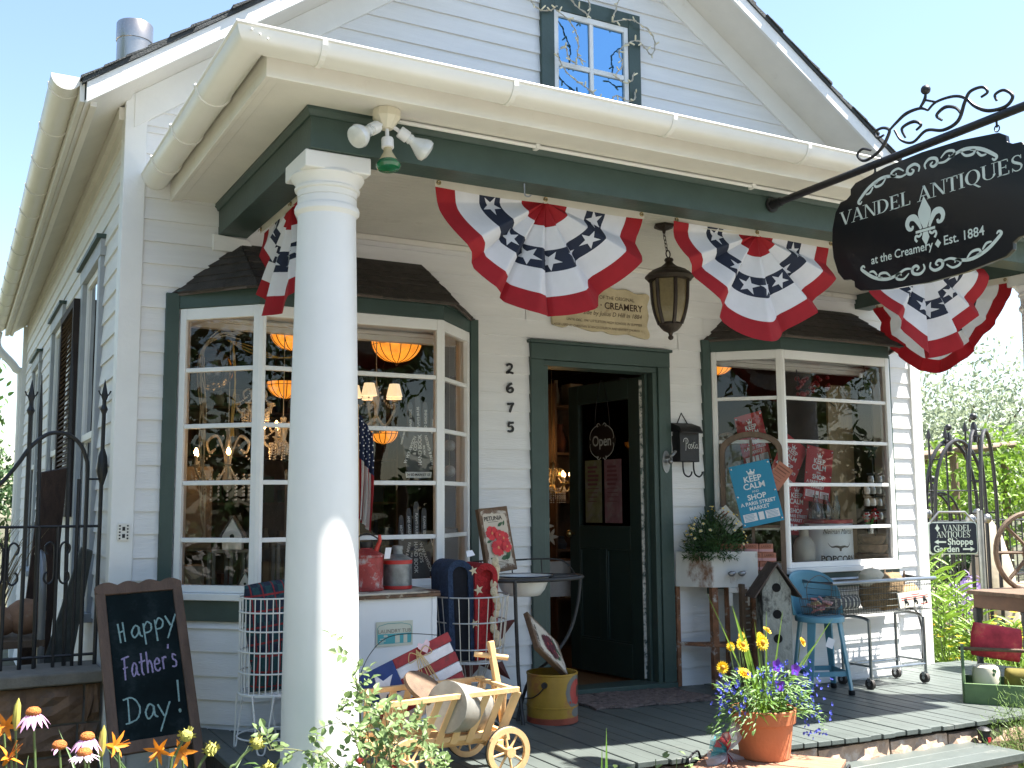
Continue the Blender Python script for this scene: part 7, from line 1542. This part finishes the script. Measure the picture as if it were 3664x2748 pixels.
def bowl(label,x,y,z,r,h):
    t=thing('bowl_lamp',label,'lamp',(x,y,z),group='amber glass bowl lamps hanging in the shop'); prof=[(r*math.sqrt(max(1-(k/8)**2,.0004))if k<8 else .012,-h*k/8) for k in range(9)]
    obj('glass_bowl',MB().lathe(prof[::-1],(0,0,0),32,False),amber,t,smooth=60); m=MB()
    for k in range(14): a=2*pi*k/14; m.tube([(p[0]*1.008*cos(a),p[0]*1.008*sin(a),p[1]) for p in prof],.003,4)
    m.tube([(r*1.01*cos(2*pi*k/32),r*1.01*sin(2*pi*k/32),0) for k in range(32)],.006,5,True); m.tube([(r*.97*cos(2*pi*k/32),r*.97*sin(2*pi*k/32),-h*.22) for k in range(32)],.0025,4,True); m.sphere((0,0,-h-.01),.014,8,6)
    obj('leading',m,iron2,t); m=MB()
    for k in range(3): a=2*pi*k/3; m.tube([(r*cos(a),r*sin(a),0),(.01*cos(a),.01*sin(a),min(2.7-z,.45))],.003,4)
    m.tube([(0,0,min(2.7-z,.45)),(0,0,2.745-z)],.004,4); obj('hanging_chain',m,iron2,t)
bowl('largest amber bowl lamp, high between the column and the bay window corner',-1.45,.6,2.285,.165,.15); bowl('amber bowl lamp hanging low behind the hand shaped board',-1.26,1.3,1.74,.105,.095); bowl('amber bowl lamp high on the left side of the column, cut by it',-2.15,.6,2.30,.14,.13); bowl('amber bowl lamp lower on the left side of the column, cut by it',-1.98,1.3,2.06,.13,.12); bowl('amber bowl lamp at the upper left pane of the right bay window',1.14,.5,2.30,.14,.12)
def bead_string(mb,p,q,n,r,sag=0):
    p=Vector(p); q=Vector(q)
    for k in range(n+1): t=k/n; c=p.lerp(q,t)-Vector((0,0,sag*4*t*(1-t))); mb.sphere(tuple(c),r,6,4)
def candle(t,x,y,z,h=.05):
    a=obj('candle_tube',MB().tube([(x,y,z),(x,y,z+h)],.0075,8),ivory,t); obj('bulb',MB().lathe([(.005,0),(.012,.012),(.012,.022),(.006,.036),(.0,.044)],(x,y,z+h),8),flame,a)
def chandelier(label,x,y,z,r,arms,beads=True,bulb=True,mt=None):
    t=thing('chandelier',label,'chandelier',(x,y,z)); mt=mt or ivory; m=MB().tube([(0,0,r*1.3),(0,0,2.73-z)],.003,5).lathe([(.0,-r*.7),(.02,-r*.6),(.03,-r*.3),(.014,0),(.026,r*.4),(.012,r*.9),(.02,r*1.2),(.0,r*1.32)],(0,0,0),12)
    obj('centre_post',m,mt,t,smooth=60)
    for k in range(arms):
        a=2*pi*k/arms+.3; c,s=cos(a),sin(a); pts=curve([(.015*c,.015*s,.0),(r*.4*c,r*.4*s,-r*.45),(r*.85*c,r*.85*s,-r*.3),(r*c,r*s,r*.02),(r*.88*c,r*.88*s,r*.16),(r*.78*c,r*.78*s,r*.06)],5); obj('arm',MB().tube(pts,.006,6).lathe([(.004,0),(.022,.006),(.024,.012),(.006,.014)],(r*c,r*s,r*.02),10),mt,t)
        obj('scroll',MB().tube(curve([(.015*c,.015*s,r*.3),(r*.35*c,r*.35*s,r*.9),(r*.65*c,r*.65*s,r*.75),(r*.6*c,r*.6*s,r*.45),(r*.45*c,r*.45*s,r*.5)],5),.006,6),mt,t)
        candle(t,r*c,r*s,r*.02+.012) if bulb else None
    if beads:
        b=MB()
        for k in range(arms):
            a,a2=2*pi*k/arms+.3,2*pi*(k+1)/arms+.3; bead_string(b,(r*cos(a),r*sin(a),0),(r*cos(a2),r*sin(a2),0),9,.005,r*.35); bead_string(b,(0,0,r*1.25),(r*cos(a),r*sin(a),.02),12,.0045,r*.25)
            for q in range(6): aa=a+.35*q; bead_string(b,(r*.7*cos(aa),r*.7*sin(aa),-r*.2),(r*.7*cos(aa),r*.7*sin(aa),-r*.75-.03*(q%2)),6,.0055)
        obj('crystal_beads',b,crys,t)['kind']='stuff'
    return t
chandelier('beaded crystal chandelier with small lit candles in the left pane of the left bay',-2.60,.32,1.43,.2,6); chandelier('white scrolled candle chandelier behind the left bay corner post',-2.42,.42,1.80,.11,5,True,False); chandelier('white scrolled chandelier with one lit candle just left of the column',-2.27,.36,1.60,.11,5)
chandelier('glowing brass and crystal chandelier seen through the open door',.18,1.35,1.36,.14,7,True,True,M['brass']); chandelier('smaller glowing chandelier above the one in the doorway',.21,1.7,1.62,.1,5,True,True,M['brass'])
t=thing('shade_chandelier','cream chandelier with pleated lit shades right of the column','chandelier',(-1.63,.5,1.80)); m=MB().tube([(0,0,.2),(0,0,.93)],.003,5).lathe([(.0,-.14),(.02,-.12),(.012,0),(.022,.08),(.0,.22)],(0,0,0),12); obj('centre_post',m,ivory,t,smooth=60)
for k in range(5):
    a=2*pi*k/5+.25; c,s=cos(a),sin(a); r=.14; ar=obj('arm',MB().tube(curve([(0,0,-.02),(r*.5*c,r*.5*s,-.09),(r*c,r*s,.0),(r*c,r*s,.06)],5),.008,6).lathe([(.005,.0),(.028,.008),(.005,.012)],(r*c,r*s,.05),10),ivory,t)
    n=20; vs=[((q*(1+.06*(j%2)))*cos(2*pi*j/n)+r*c,(q*(1+.06*(j%2)))*sin(2*pi*j/n)+r*s,z) for q,z in ((.048,.09),(.03,.17)) for j in range(n)]; obj('lamp_shade',MB().add(vs,[(j,(j+1)%n,n+(j+1)%n,n+j) for j in range(n)]),shade,ar,smooth=0)
m=MB()
for k in range(5): a=2*pi*k/5+.25; bead_string(m,(0,0,.2),(.14*cos(a),.14*sin(a),.04),9,.006,.06); bead_string(m,(.14*cos(a),.14*sin(a),.0),(.02*cos(a),.02*sin(a),-.13),7,.006,.03)
obj('beads',m,ivory,t)['kind']='stuff'
# bundles of pale flex hanging in the left pane
t=thing('cord_bundle','bundle of pale tangled lamp cords hanging in the left pane of the left bay','cords',(0,0,0)); m=MB()
for k in range(7): m.tube(curve([(-2.60+rnd(-.03,.03),.14,2.14+rnd(0,.05)),(-2.7,.15,2.17+rnd(-.02,.03)),(-2.79+rnd(-.01,.01),.15,2.09)]+[(-2.80+rnd(-.018,.018)+.012*q*.5,.15+rnd(-.02,.02),2.0-.16*q) for q in range(7)],4),.0035,5)
obj('flex',m,mat('pale_flex',(.42,.36,.25),.6,var=.2),t); m=MB()
for k in range(3): m.tube(curve([(-2.66,.15,2.14),(-2.5,.16,2.07+.02*k),(-2.35,.16,2.06),(-2.2,.16,2.09)],6),.003,5); m.tube(curve([(-2.63,.14,2.13)]+[(-2.62+rnd(-.01,.01),.15,2.0-.1*q) for q in range(5)],4),.004,5)
obj('gold_flex',m,mat('gold_flex',(.4,.25,.06),.5,var=.2),t)
t=obj('dark_globe',MB().sphere((0,0,0),.125,24,14),mat('dark_globe',(.015,.01,.009),.25,coat=.6),None,loc=(-2.72,.28,1.98),smooth=60); tag(t,'large dark round globe hanging in the top left pane of the left bay','globe')
# hand shaped printed boards
hand=[(-.075,-.19),(-.03,-.235),(.04,-.235),(.075,-.18),(.085,-.09),(.115,-.02),(.118,.06),(.112,.16),(.1,.17),(.086,.155),(.08,.03),(.07,.04),(.066,.19),(.052,.21),(.037,.195),(.033,.05),(.024,.05),(.02,.225),(.003,.245),(-.012,.228),(-.014,.05),(-.024,.05),(-.03,.19),(-.046,.21),(-.061,.19),(-.062,.0),(-.085,.03),(-.112,.06),(-.125,.045),(-.11,.0),(-.09,-.06)]
hb_=mat('hand_board',(.075,.075,.08),.6,var=.2,scale=12,col2=(.06,.06,.06),amt=.6,spots=.6); hw_=mat('hand_print',(.75,.75,.72),.7,var=.15,scale=60)
for z,mir,lb in ((1.60,1,'upper black hand shaped board printed with white capitals in the left bay window'),(.985,-1,'lower black hand shaped board with white capitals behind the fuel cans')):
    t=thing('hand_board',lb,'printed board',(-1.615,-.12,z),(R(-4),0,R(-6))); pts=curve([(x*mir*.95,y) for x,y in hand]+[(hand[0][0]*mir*.95,hand[0][1])],2)[:-1]; pts=pts if mir>0 else pts[::-1]
    obj('board',MB().prism(pts,(0,.006,0),(1,0,0),(0,0,1),.012),hb_,t,smooth=0); m=MB(); F=(0,-.0075,0)
    for s_,x,y,sz,r_ in (('FLOWER SEEDS',-.044,.1,.02,90),('PLANTS BULBS',.004,.12,.02,90),('AND GARDENS',.052,.1,.02,88),('REQUISITES',.098,.07,.018,84),('W.W.RAWSON',-.05,-.07,.026,68),("& CO'S",-.018,-.06,.028,80),('HAND BOOK',.012,-.07,.031,90),('FOR THE',.04,-.07,.014,95),('FARM & GARDEN',.072,-.07,.024,104),('GARDEN FIELD',-.095,-.0,.013,75)): put2d(m,text(s_,sz,'CENTER',.95,.0004),F,(1,0,0),(0,0,1),x*mir*.95,y,R(r_ if mir>0 else -r_))
    m.face(*[(x,-.0075,y) for x,y in ((-.075,-.232),(.075,-.232),(.08,-.198),(-.08,-.198))]); lo=obj('lettering',m,hw_,t,smooth=0); m=MB(); put2d(m,text('34 SO.MARKET ST',.019,'CENTER',.95,.0004),(0,-.0082,0),(1,0,0),(0,0,1),0,-.215); obj('banner_lettering',m,M['black'],lo,smooth=0)
# white birdhouse on a grey lantern, and a small one before it
lw=mat('grey_lantern_wood',(.16,.15,.135),.75,var=.25,scale=8,bump=.3)
def lanternbox(label,x,y,z,w,h):
    t=thing('display_lantern',label,'lantern',(x,y,z)); m=MB()
    for sx in (-1,0,1):
        for sy in (-1,1): m.box(sx*w/2-.008,sx*w/2+.008,sy*w*.3-.008,sy*w*.3+.008,.0155,h-.0155)
    m.box(-w/2-.012,w/2+.012,-w*.3-.012,w*.3+.012,0,.015).box(-w/2-.012,w/2+.012,-w*.3-.012,w*.3+.012,h-.015,h); obj('frame',m,lw,t,bev=.002); m=MB()
    for sy in (-1,1): m.face(*[(a,sy*w*.3,b) for a,b in ((-w/2,.015),(w/2,.015),(w/2,h-.015),(-w/2,h-.015))])
    obj('panes',m,M['glass'],t,smooth=0)
lanternbox('grey wooden display lantern under the white birdhouse in the left bay',-2.685,-.1,.772,.18,.215); lanternbox('grey wooden display lantern in the front pane just left of the column',-2.36,-.12,.772,.16,.25)
def minihouse(label,x,y,z,w,h):
    t=thing('white_birdhouse',label,'birdhouse',(x,y,z),(0,0,R(-20))); obj('box',MB().prism([(-w/2,0),(w/2,0),(w/2,h*.45),(0,h),(-w/2,h*.45)],(0,w/2,0),(1,0,0),(0,0,1),w),M['white'],t,bev=.002); m=MB()
    for s_ in (-1,1): m.hexa([(q,yy,zz+d) for d in (0.002,.009) for yy in (-w*.62,w*.62) for q,zz in ((0,h+.004),(s_*w*.72,h*.3))])
    obj('roof',m,lw,t); obj('hole',MB().tube([(0,-w/2-.0005,h*.42),(0,-w/2-.002,h*.42)],w*.12,14),M['black'],t)
minihouse('white birdhouse with a tall grey roof on top of the display lantern',-2.665,-.1,.987,.1,.165); minihouse('tiny white birdhouse standing before the display lantern',-2.62,-.2,.772,.055,.1)
for k,(x,y,w,h,d,c,lb) in enumerate(((-2.86,.1,.16,.13,.14,(.3,.27,.22),'pale wooden box in the lower left corner of the left bay window'),(-2.12,.22,.34,.42,.04,(.11,.1,.085),'large grey canvas board behind the near column in the left bay'),(-2.75,.7,.3,.5,.04,(.22,.17,.12),'faded framed panel behind the hanging cords'),(-1.32,.1,.16,.3,.04,(.2,.2,.2),'grey slate board in the right pane of the left bay'))):
    z0=.772 if k in (0,) else (1.0 if k==1 else (.95 if k==2 else .772)); o=obj('display_box',MB().box(-w/2,w/2,-d/2,d/2,0,h).box(-w/2+.015,w/2-.015,-d/2-.006,-d/2-.0005,.015,h-.015),mat('display_wood',c,.7,var=.25,scale=7,col2=tuple(q*.5 for q in c),amt=.6,spots=.5),None,bev=.003,loc=(x,y,z0)); tag(o,lb,'box')
for x,z,lb in ((-1.41,1.56,'clear glass bauble high in the right pane of the left bay'),(-1.41,1.41,'clear glass bauble low in the right pane of the left bay')):
    t=thing('glass_bauble',lb,'bauble',(x,-.12,z)); obj('ball',MB().sphere((0,0,0),.035,16,10),mat('bauble',(.2,.21,.22),.05,coat=1,var=.3,scale=30),t,smooth=60); obj('wire',MB().tube([(0,0,.035),(0,0,.6)],.001,4),ivory,t)
# door leaf: open sign and papers on the glass
def onleaf(u,z,t=.048): return hinge+du*u+dn*t+Vector((0,0,z))
osg=thing('open_sign','oval black open sign hanging inside the glass of the green door','sign',tuple(onleaf(.375,1.65))); q=osg; ux=-du; uz=Vector((0,0,1))
ov=[(.135*(1+.06*cos(4*2*pi*k/48))*cos(2*pi*k/48),.115*(1+.06*cos(4*2*pi*k/48))*sin(2*pi*k/48)) for k in range(48)]
obj('plate',MB().prism(ov,dn*.0+Vector((0,0,0)),ux,uz,.006),mat('open_black',(.006,.006,.007),.4),osg); F=-dn*0+dn*.0
nrm=ux.cross(uz).normalized(); m=MB(); put2d(m,text('Open',.105,'CENTER',.85,.001),nrm*.0075,ux,uz)
for s_ in (-1,1):
    for tz in (-1,1):
        c=curve([(.012,.112),(.03,.128),(.05,.118),(.045,.104),(.034,.11)],5); ribbon(m,[(s_*x,tz*z) for x,z in c],.005,nrm*.0075,ux,uz); c=curve([(.04,.115),(.08,.1),(.115,.07),(.128,.03),(.12,.015)],5); ribbon(m,[(s_*x,tz*z) for x,z in c],.005,nrm*.0075,ux,uz)
obj('lettering',m,mat('open_white',(.4,.42,.4),.6),osg,smooth=0); obj('hanger',MB().tube(curve([tuple(ux*-.08+uz*.1),tuple(ux*-.06+uz*.27),tuple(uz*.44),tuple(ux*.06+uz*.27),tuple(ux*.08+uz*.1)],5),.003,5),M['black'],osg)
for k,(u,lb,c) in enumerate(((.27,'pink printed market flyer taped low on the door glass, hinge side',(.16,.08,.09)),(.48,'yellow and green printed flyer taped low on the door glass, latch side',(.13,.13,.06)))):
    t=thing('flyer',lb,'flyer',tuple(onleaf(u,1.30))); obj('sheet',MB().prism([(-.09,-.22),(.09,-.22),(.09,.22),(-.09,.22)],(0,0,0),ux,uz,.001),mat('flyer_paper',c,.7,var=.3,scale=14,col2=(.16,.14,.14),amt=.7,spots=.5),t,smooth=0); m=MB()
    for q in range(9): ribbon(m,[(-.06,.17-.03*q),(.06-rnd(0,.04),.17-.03*q)],.016 if q<5 else .006,nrm*.002,ux,uz)
    obj('print_lines',m,mat('flyer_ink',(.1,.03,.04),.7),t,smooth=0)
# table with lilies just inside the door, shelves deeper in
t=thing('inner_table','small dark table with a white cloth just inside the open door','table',(-.02,1.15,.02)); obj('top',MB().box(-.3,.3,-.2,.2,.74,.77),oak,t,bev=.003); obj('cloth',MB().box(-.1,.2,-.21,-.203,.52,.775),mat('cloth_white',(.4,.38,.36),.9,var=.2),t)
for x in (-.27,.27): obj('leg',MB().box(x-.02,x+.02,-.18,-.14,0,.739),oak,t)
t=thing('lily_vase','white lilies in a vase on the table inside the door','flowers',(-.13,1.05,.79)); obj('vase',MB().lathe([(.0,0),(.03,0),(.04,.06),(.025,.12),(.03,.14)],(0,0,0),16),ivory,t); m=MB()
for c in ((-.02,-.03,.2),(.05,-.02,.26),(.1,.0,.18)):
    for k in range(6): a=pi*k/3; leaf(m,c,(cos(a),-.5,sin(a)),(0,-1,0),.07,.03,.1,.3)
obj('blooms',m,mat('lily_white',(.5,.46,.38),.7,trans=.2),t,smooth=0)
goods=[mat('goods_tan',(.2,.14,.08),.8),mat('goods_cream',(.3,.27,.2),.8),mat('goods_rust',(.14,.05,.03),.8),mat('goods_blue',(.05,.07,.1),.8),mat('goods_green',(.06,.09,.04),.8)]
for (x,y,w,rz,lb) in ((-2.35,3.2,1.3,0,'tall shelf of antiques against the left back of the shop'),(-.9,3.6,1.3,0,'tall shelf of antiques at the centre back of the shop'),(1.5,2.6,1.6,0,'tall shelf of antiques behind the right bay window'),(.9,1.9,.9,0,'shelf of antiques seen past the open door')):
    t=thing('shop_shelf',lb,'shelf',(x,y,.02),(0,0,rz)); m=MB()
    for z in (.4,.8,1.2,1.6,2.0): m.box(-w/2+.021,w/2-.021,-.15,.15,z,z+.02)
    m.box(-w/2,-w/2+.02,-.15,.15,0,2.2).box(w/2-.02,w/2,-.15,.15,0,2.2).box(-w/2,w/2,.1505,.16,0,2.2); obj('case',m,oak,t); m=MB()
    for z in (.42,.82,1.22,1.62,2.02):
        u=-w/2+.05
        while u<w/2-.1:
            m.mat(random.randrange(5)); g=rnd(.05,.13); h=rnd(.08,.3)
            if rnd(0,1)<.5: m.box(u,u+g,-.1,.05,z+.001,z+h)
            else: m.lathe([(.0,0),(g*.4,0),(g*.5,h*.4),(g*.25,h*.8),(g*.3,h),(.0,h)],(u+g/2,-.04,z+.001),10)
            u+=g+rnd(.01,.08)
    obj('shelf_goods',m,goods,t,smooth=40)['kind']='stuff'
# ------------------------------------------------------------------ display in the right bay
poster('red_poster','tilted red poster with white capitals behind the upper panes of the right bay','poster',(1.54,-.12,1.41),.26,.40,(0,R(9),R(0)),redp,wpap); poster('red_poster','red poster half hidden behind the right edge of the arched frame','poster',(1.29,-.08,1.50),.24,.36,(0,R(30),0),redp,wpap); poster('red_poster','lowest red poster, behind the popcorn tin','poster',(1.37,-.06,1.17),.24,.38,(0,R(5),0),redp,wpap); poster('red_poster','red poster high behind the top of the arched frame','poster',(1.06,.02,1.66),.26,.38,(0,R(-14),0),redp,wpap)
tn=thing('popcorn_tin','big white popcorn tin with a red rim and longhorn emblem in the right bay window','tin',(1.575,-.165,.772)); r=.165
obj('drum',MB().lathe([(.0,0),(r-.003,0),(r,.004),(r,.29),(.0,.29)],(0,0,0),44),mat('tin_white',(.78,.82,.84),.35,var=.04),tn,smooth=35); obj('lid',MB().lathe([(r+.002,.291),(r+.005,.293),(r+.005,.315),(r,.319),(.0,.32)],(0,0,0),44),mat('tin_red',(.4,.02,.03),.35),tn,smooth=35)
m=MB(); a0=-.32
def wrap(vf,dx,dz,sk=0): 
    m.add([((r+.0012)*sin(a0+(x+dx+sk*y)/r),-(r+.0012)*cos(a0+(x+dx+sk*y)/r),dz+y) for x,y in vf[0]],vf[1])
wrap(text('POPCORN',.058,'CENTER',1,.0016),.0,.045); wrap(text('Neiman Marcus',.05,'CENTER',.72,0),.0,.235,.3)
for s_ in (-1,1): 
    c=curve([(.0,.125),(.03,.132),(.065,.13),(.088,.158)],6); n=len(c); 
    for k in range(n-1):
        w0,w1=.018*(1-k/n)+.002,.018*(1-(k+1)/n)+.002; m.face(*[((r+.0012)*sin(a0+s_*x/r),-(r+.0012)*cos(a0+s_*x/r),z) for x,z in ((c[k][0],c[k][1]-w0/2),(c[k+1][0],c[k+1][1]-w1/2),(c[k+1][0],c[k+1][1]+w1/2),(c[k][0],c[k][1]+w0/2))])
m.face(*[((r+.0012)*sin(a0+x/r),-(r+.0012)*cos(a0+x/r),z) for x,z in ((-.012,.13),(.012,.13),(.006,.1),(-.006,.1))])
obj('lettering',m,mat('tin_ink',(.015,.018,.025),.5),tn,smooth=0)
bt=thing('milk_bottle','round shouldered white bottle beside the popcorn tin','bottle',(1.29,-.21,.772)); obj('bottle',MB().lathe([(.0,0),(.07,0),(.075,.01),(.075,.14),(.06,.18),(.035,.205),(.033,.25),(.0,.255)],(0,0,0),28),mat('bottle_cream',(.5,.48,.42),.3,var=.12,scale=10),bt,smooth=40); obj('cap',MB().lathe([(.036,.25),(.038,.252),(.038,.285),(.0,.29)],(0,0,0),20),M['black'],bt)
for x,lb in ((1.46,'clear glass jar standing left on the popcorn tin lid'),(1.56,'stoppered glass decanter in the middle of the popcorn tin lid'),(1.66,'slim glass bottle standing right on the popcorn tin lid')):
    t=obj('glass_bottle',MB().lathe([(.0,0),(.045,0),(.05,.01),(.05,.07),(.02,.12),(.014,.16),(.02,.17),(.0,.175)] if x<1.6 else [(.0,0),(.025,0),(.027,.09),(.012,.14),(.012,.2),(.0,.2)],(0,0,0),20),glassmat('bottle_glass',(.75,.8,.8),.08),None,smooth=60,loc=(x,-.165,1.093)); tag(t,lb,'bottle')
sd=thing('star_candle_holder','black iron stand topped with a star and rows of small glass jars','candle holder',(2.14,-.08,.772)); m=MB().tube([(0,0,0),(0,0,.78)],.006,6)
rows=((.60,2,.09),(.52,4,.06),(.43,4,.065),(.33,4,.07))
for z,n,s_ in rows: m.tube([(-(n-1)*s_/2-.02,0,z+.05),((n-1)*s_/2+.02,0,z+.05)],.004,5)
obj('stand',m,M['black'],sd); V=[(x,0,z+.83) for x,z in star2d(.075,.42)]; obj('star',MB().add(V+[(0,-.02,.83),(0,.02,.83)],[(i,(i+1)%10,10) for i in range(10)]+[(i,(i+1)%10,11) for i in range(10)]),mat('star_iron',(.02,.03,.025),.5),sd,smooth=0)
jm=mat('jar_glass',(.62,.62,.58),.1,var=.25,scale=40,coat=1)
for z,n,s_ in rows:
    for k in range(n): obj('jar',MB().lathe([(.0,-.02),(.02,-.02),(.023,-.01),(.023,.02),(.018,.028),(.019,.036),(.0,.036)],((k-(n-1)/2)*s_,-.02,z),12),jm,sd,smooth=50)
for k in range(3): t=obj('bark_ring_bowl',MB().lathe([(.0,0),(.12,0),(.15,.03),(.16,.06),(.14,.062),(.11,.03),(.0,.025)],(0,0,0),18,True,1.05,.62),mat('bark_bowl',(.2,.12,.07),.7,var=.5,scale=12,bump=.5),None,smooth=30,loc=(2.06-.006*k,-.13,.772+.068*k),rot=(0,R(2-2*k),R(20*k))); tag(t,['bottom brown bark bowl of the three stacked in the right bay','middle brown bark bowl of the three stacked in the right bay','top brown bark bowl of the three, under the red geranium'][k],'bowl')
gn=thing('red_geranium','red geranium sprig in a small clear glass in the right bay window','flower',(2.0,-.16,.98)); obj('tumbler',MB().lathe([(.0,0),(.025,0),(.03,.06),(.027,.06),(.022,.005)],(0,0,0),16),glassmat('tumbler_glass',(.8,.85,.85),.08),gn); m=MB(); g2=MB()
for c in ((.03,-.02,.15),(-.04,-.01,.12),(.06,0,.12)):
    for k in range(24): d=rdir(); leaf(m,Vector(c)+d*.018,d,rdir(),.022,.018,.1,.1)
for k in range(22): leaf(g2,(rnd(-.03,.03),rnd(-.02,.02),rnd(.05,.1)),rdir(-.2),(0,-1,.4),.035,.022,.15,.2)
obj('blooms',m,mat('geranium_red',(.5,.012,.02),.6,trans=.2),gn,smooth=0); obj('leaves',g2,fol('geranium_leaf',(.1,.3,.05)),gn,smooth=0)
t=thing('hanging_ornament','dark glass ball ornament with a looped cord in the top right pane','ornament',(2.04,-.14,2.04)); obj('ball',MB().sphere((0,0,0),.048,18,12),mat('dark_ball',(.05,.055,.055),.12,coat=1,var=.5,scale=25),t,smooth=60); obj('cord',MB().tube(curve([(0,0,.045),(.02,0,.1),(.06,0,.13),(.09,.0,.09),(.05,0,.1),(.0,0,.15),(-.01,0,.2)],5),.003,5),M['black'],t); obj('price_tag',MB().box(-.06,-.025,-.001,.001,.1,.135),tagm,t)
t=thing('red_garland','red berry garland with dark cord hanging in the top panes of the right bay','garland',(1.72,.06,2.1)); m=MB()
for k in range(26): m.sphere((rnd(-.16,.14),rnd(-.03,.03),rnd(-.1,.06)),rnd(.012,.022),8,5)
obj('berries',m,mat('berry_red',(.22,.01,.015),.4),t,smooth=60); obj('cord',MB().tube(curve([(-.18,0,.1),(-.15,0,-.05),(0,0,.0),(.1,0,-.1),(.2,0,-.16)],5),.004,5),M['black'],t)
t=thing('wall_mirror','tan wooden panel standing behind the jars in the right bay','panel',(2.12,.2,.772)); obj('panel',MB().box(-.14,.12,-.01,.01,0,1.35),mat('tan_panel',(.26,.17,.08),.6,var=.2,scale=5,stretch=(4,1,1)),t,bev=.003)
t=thing('dressed_bust','cream lace covered form standing in the left panes of the right bay','form',(1.02,.25,1.42)); obj('form',MB().lathe([(.0,-.4),(.09,-.4),(.11,-.2),(.085,0),(.12,.2),(.09,.28),(.035,.3),(.0,.31)],(0,0,0),20,True,1,.7),mat('lace_cream',(.4,.37,.3),.8,var=.25,scale=25),t,smooth=60)
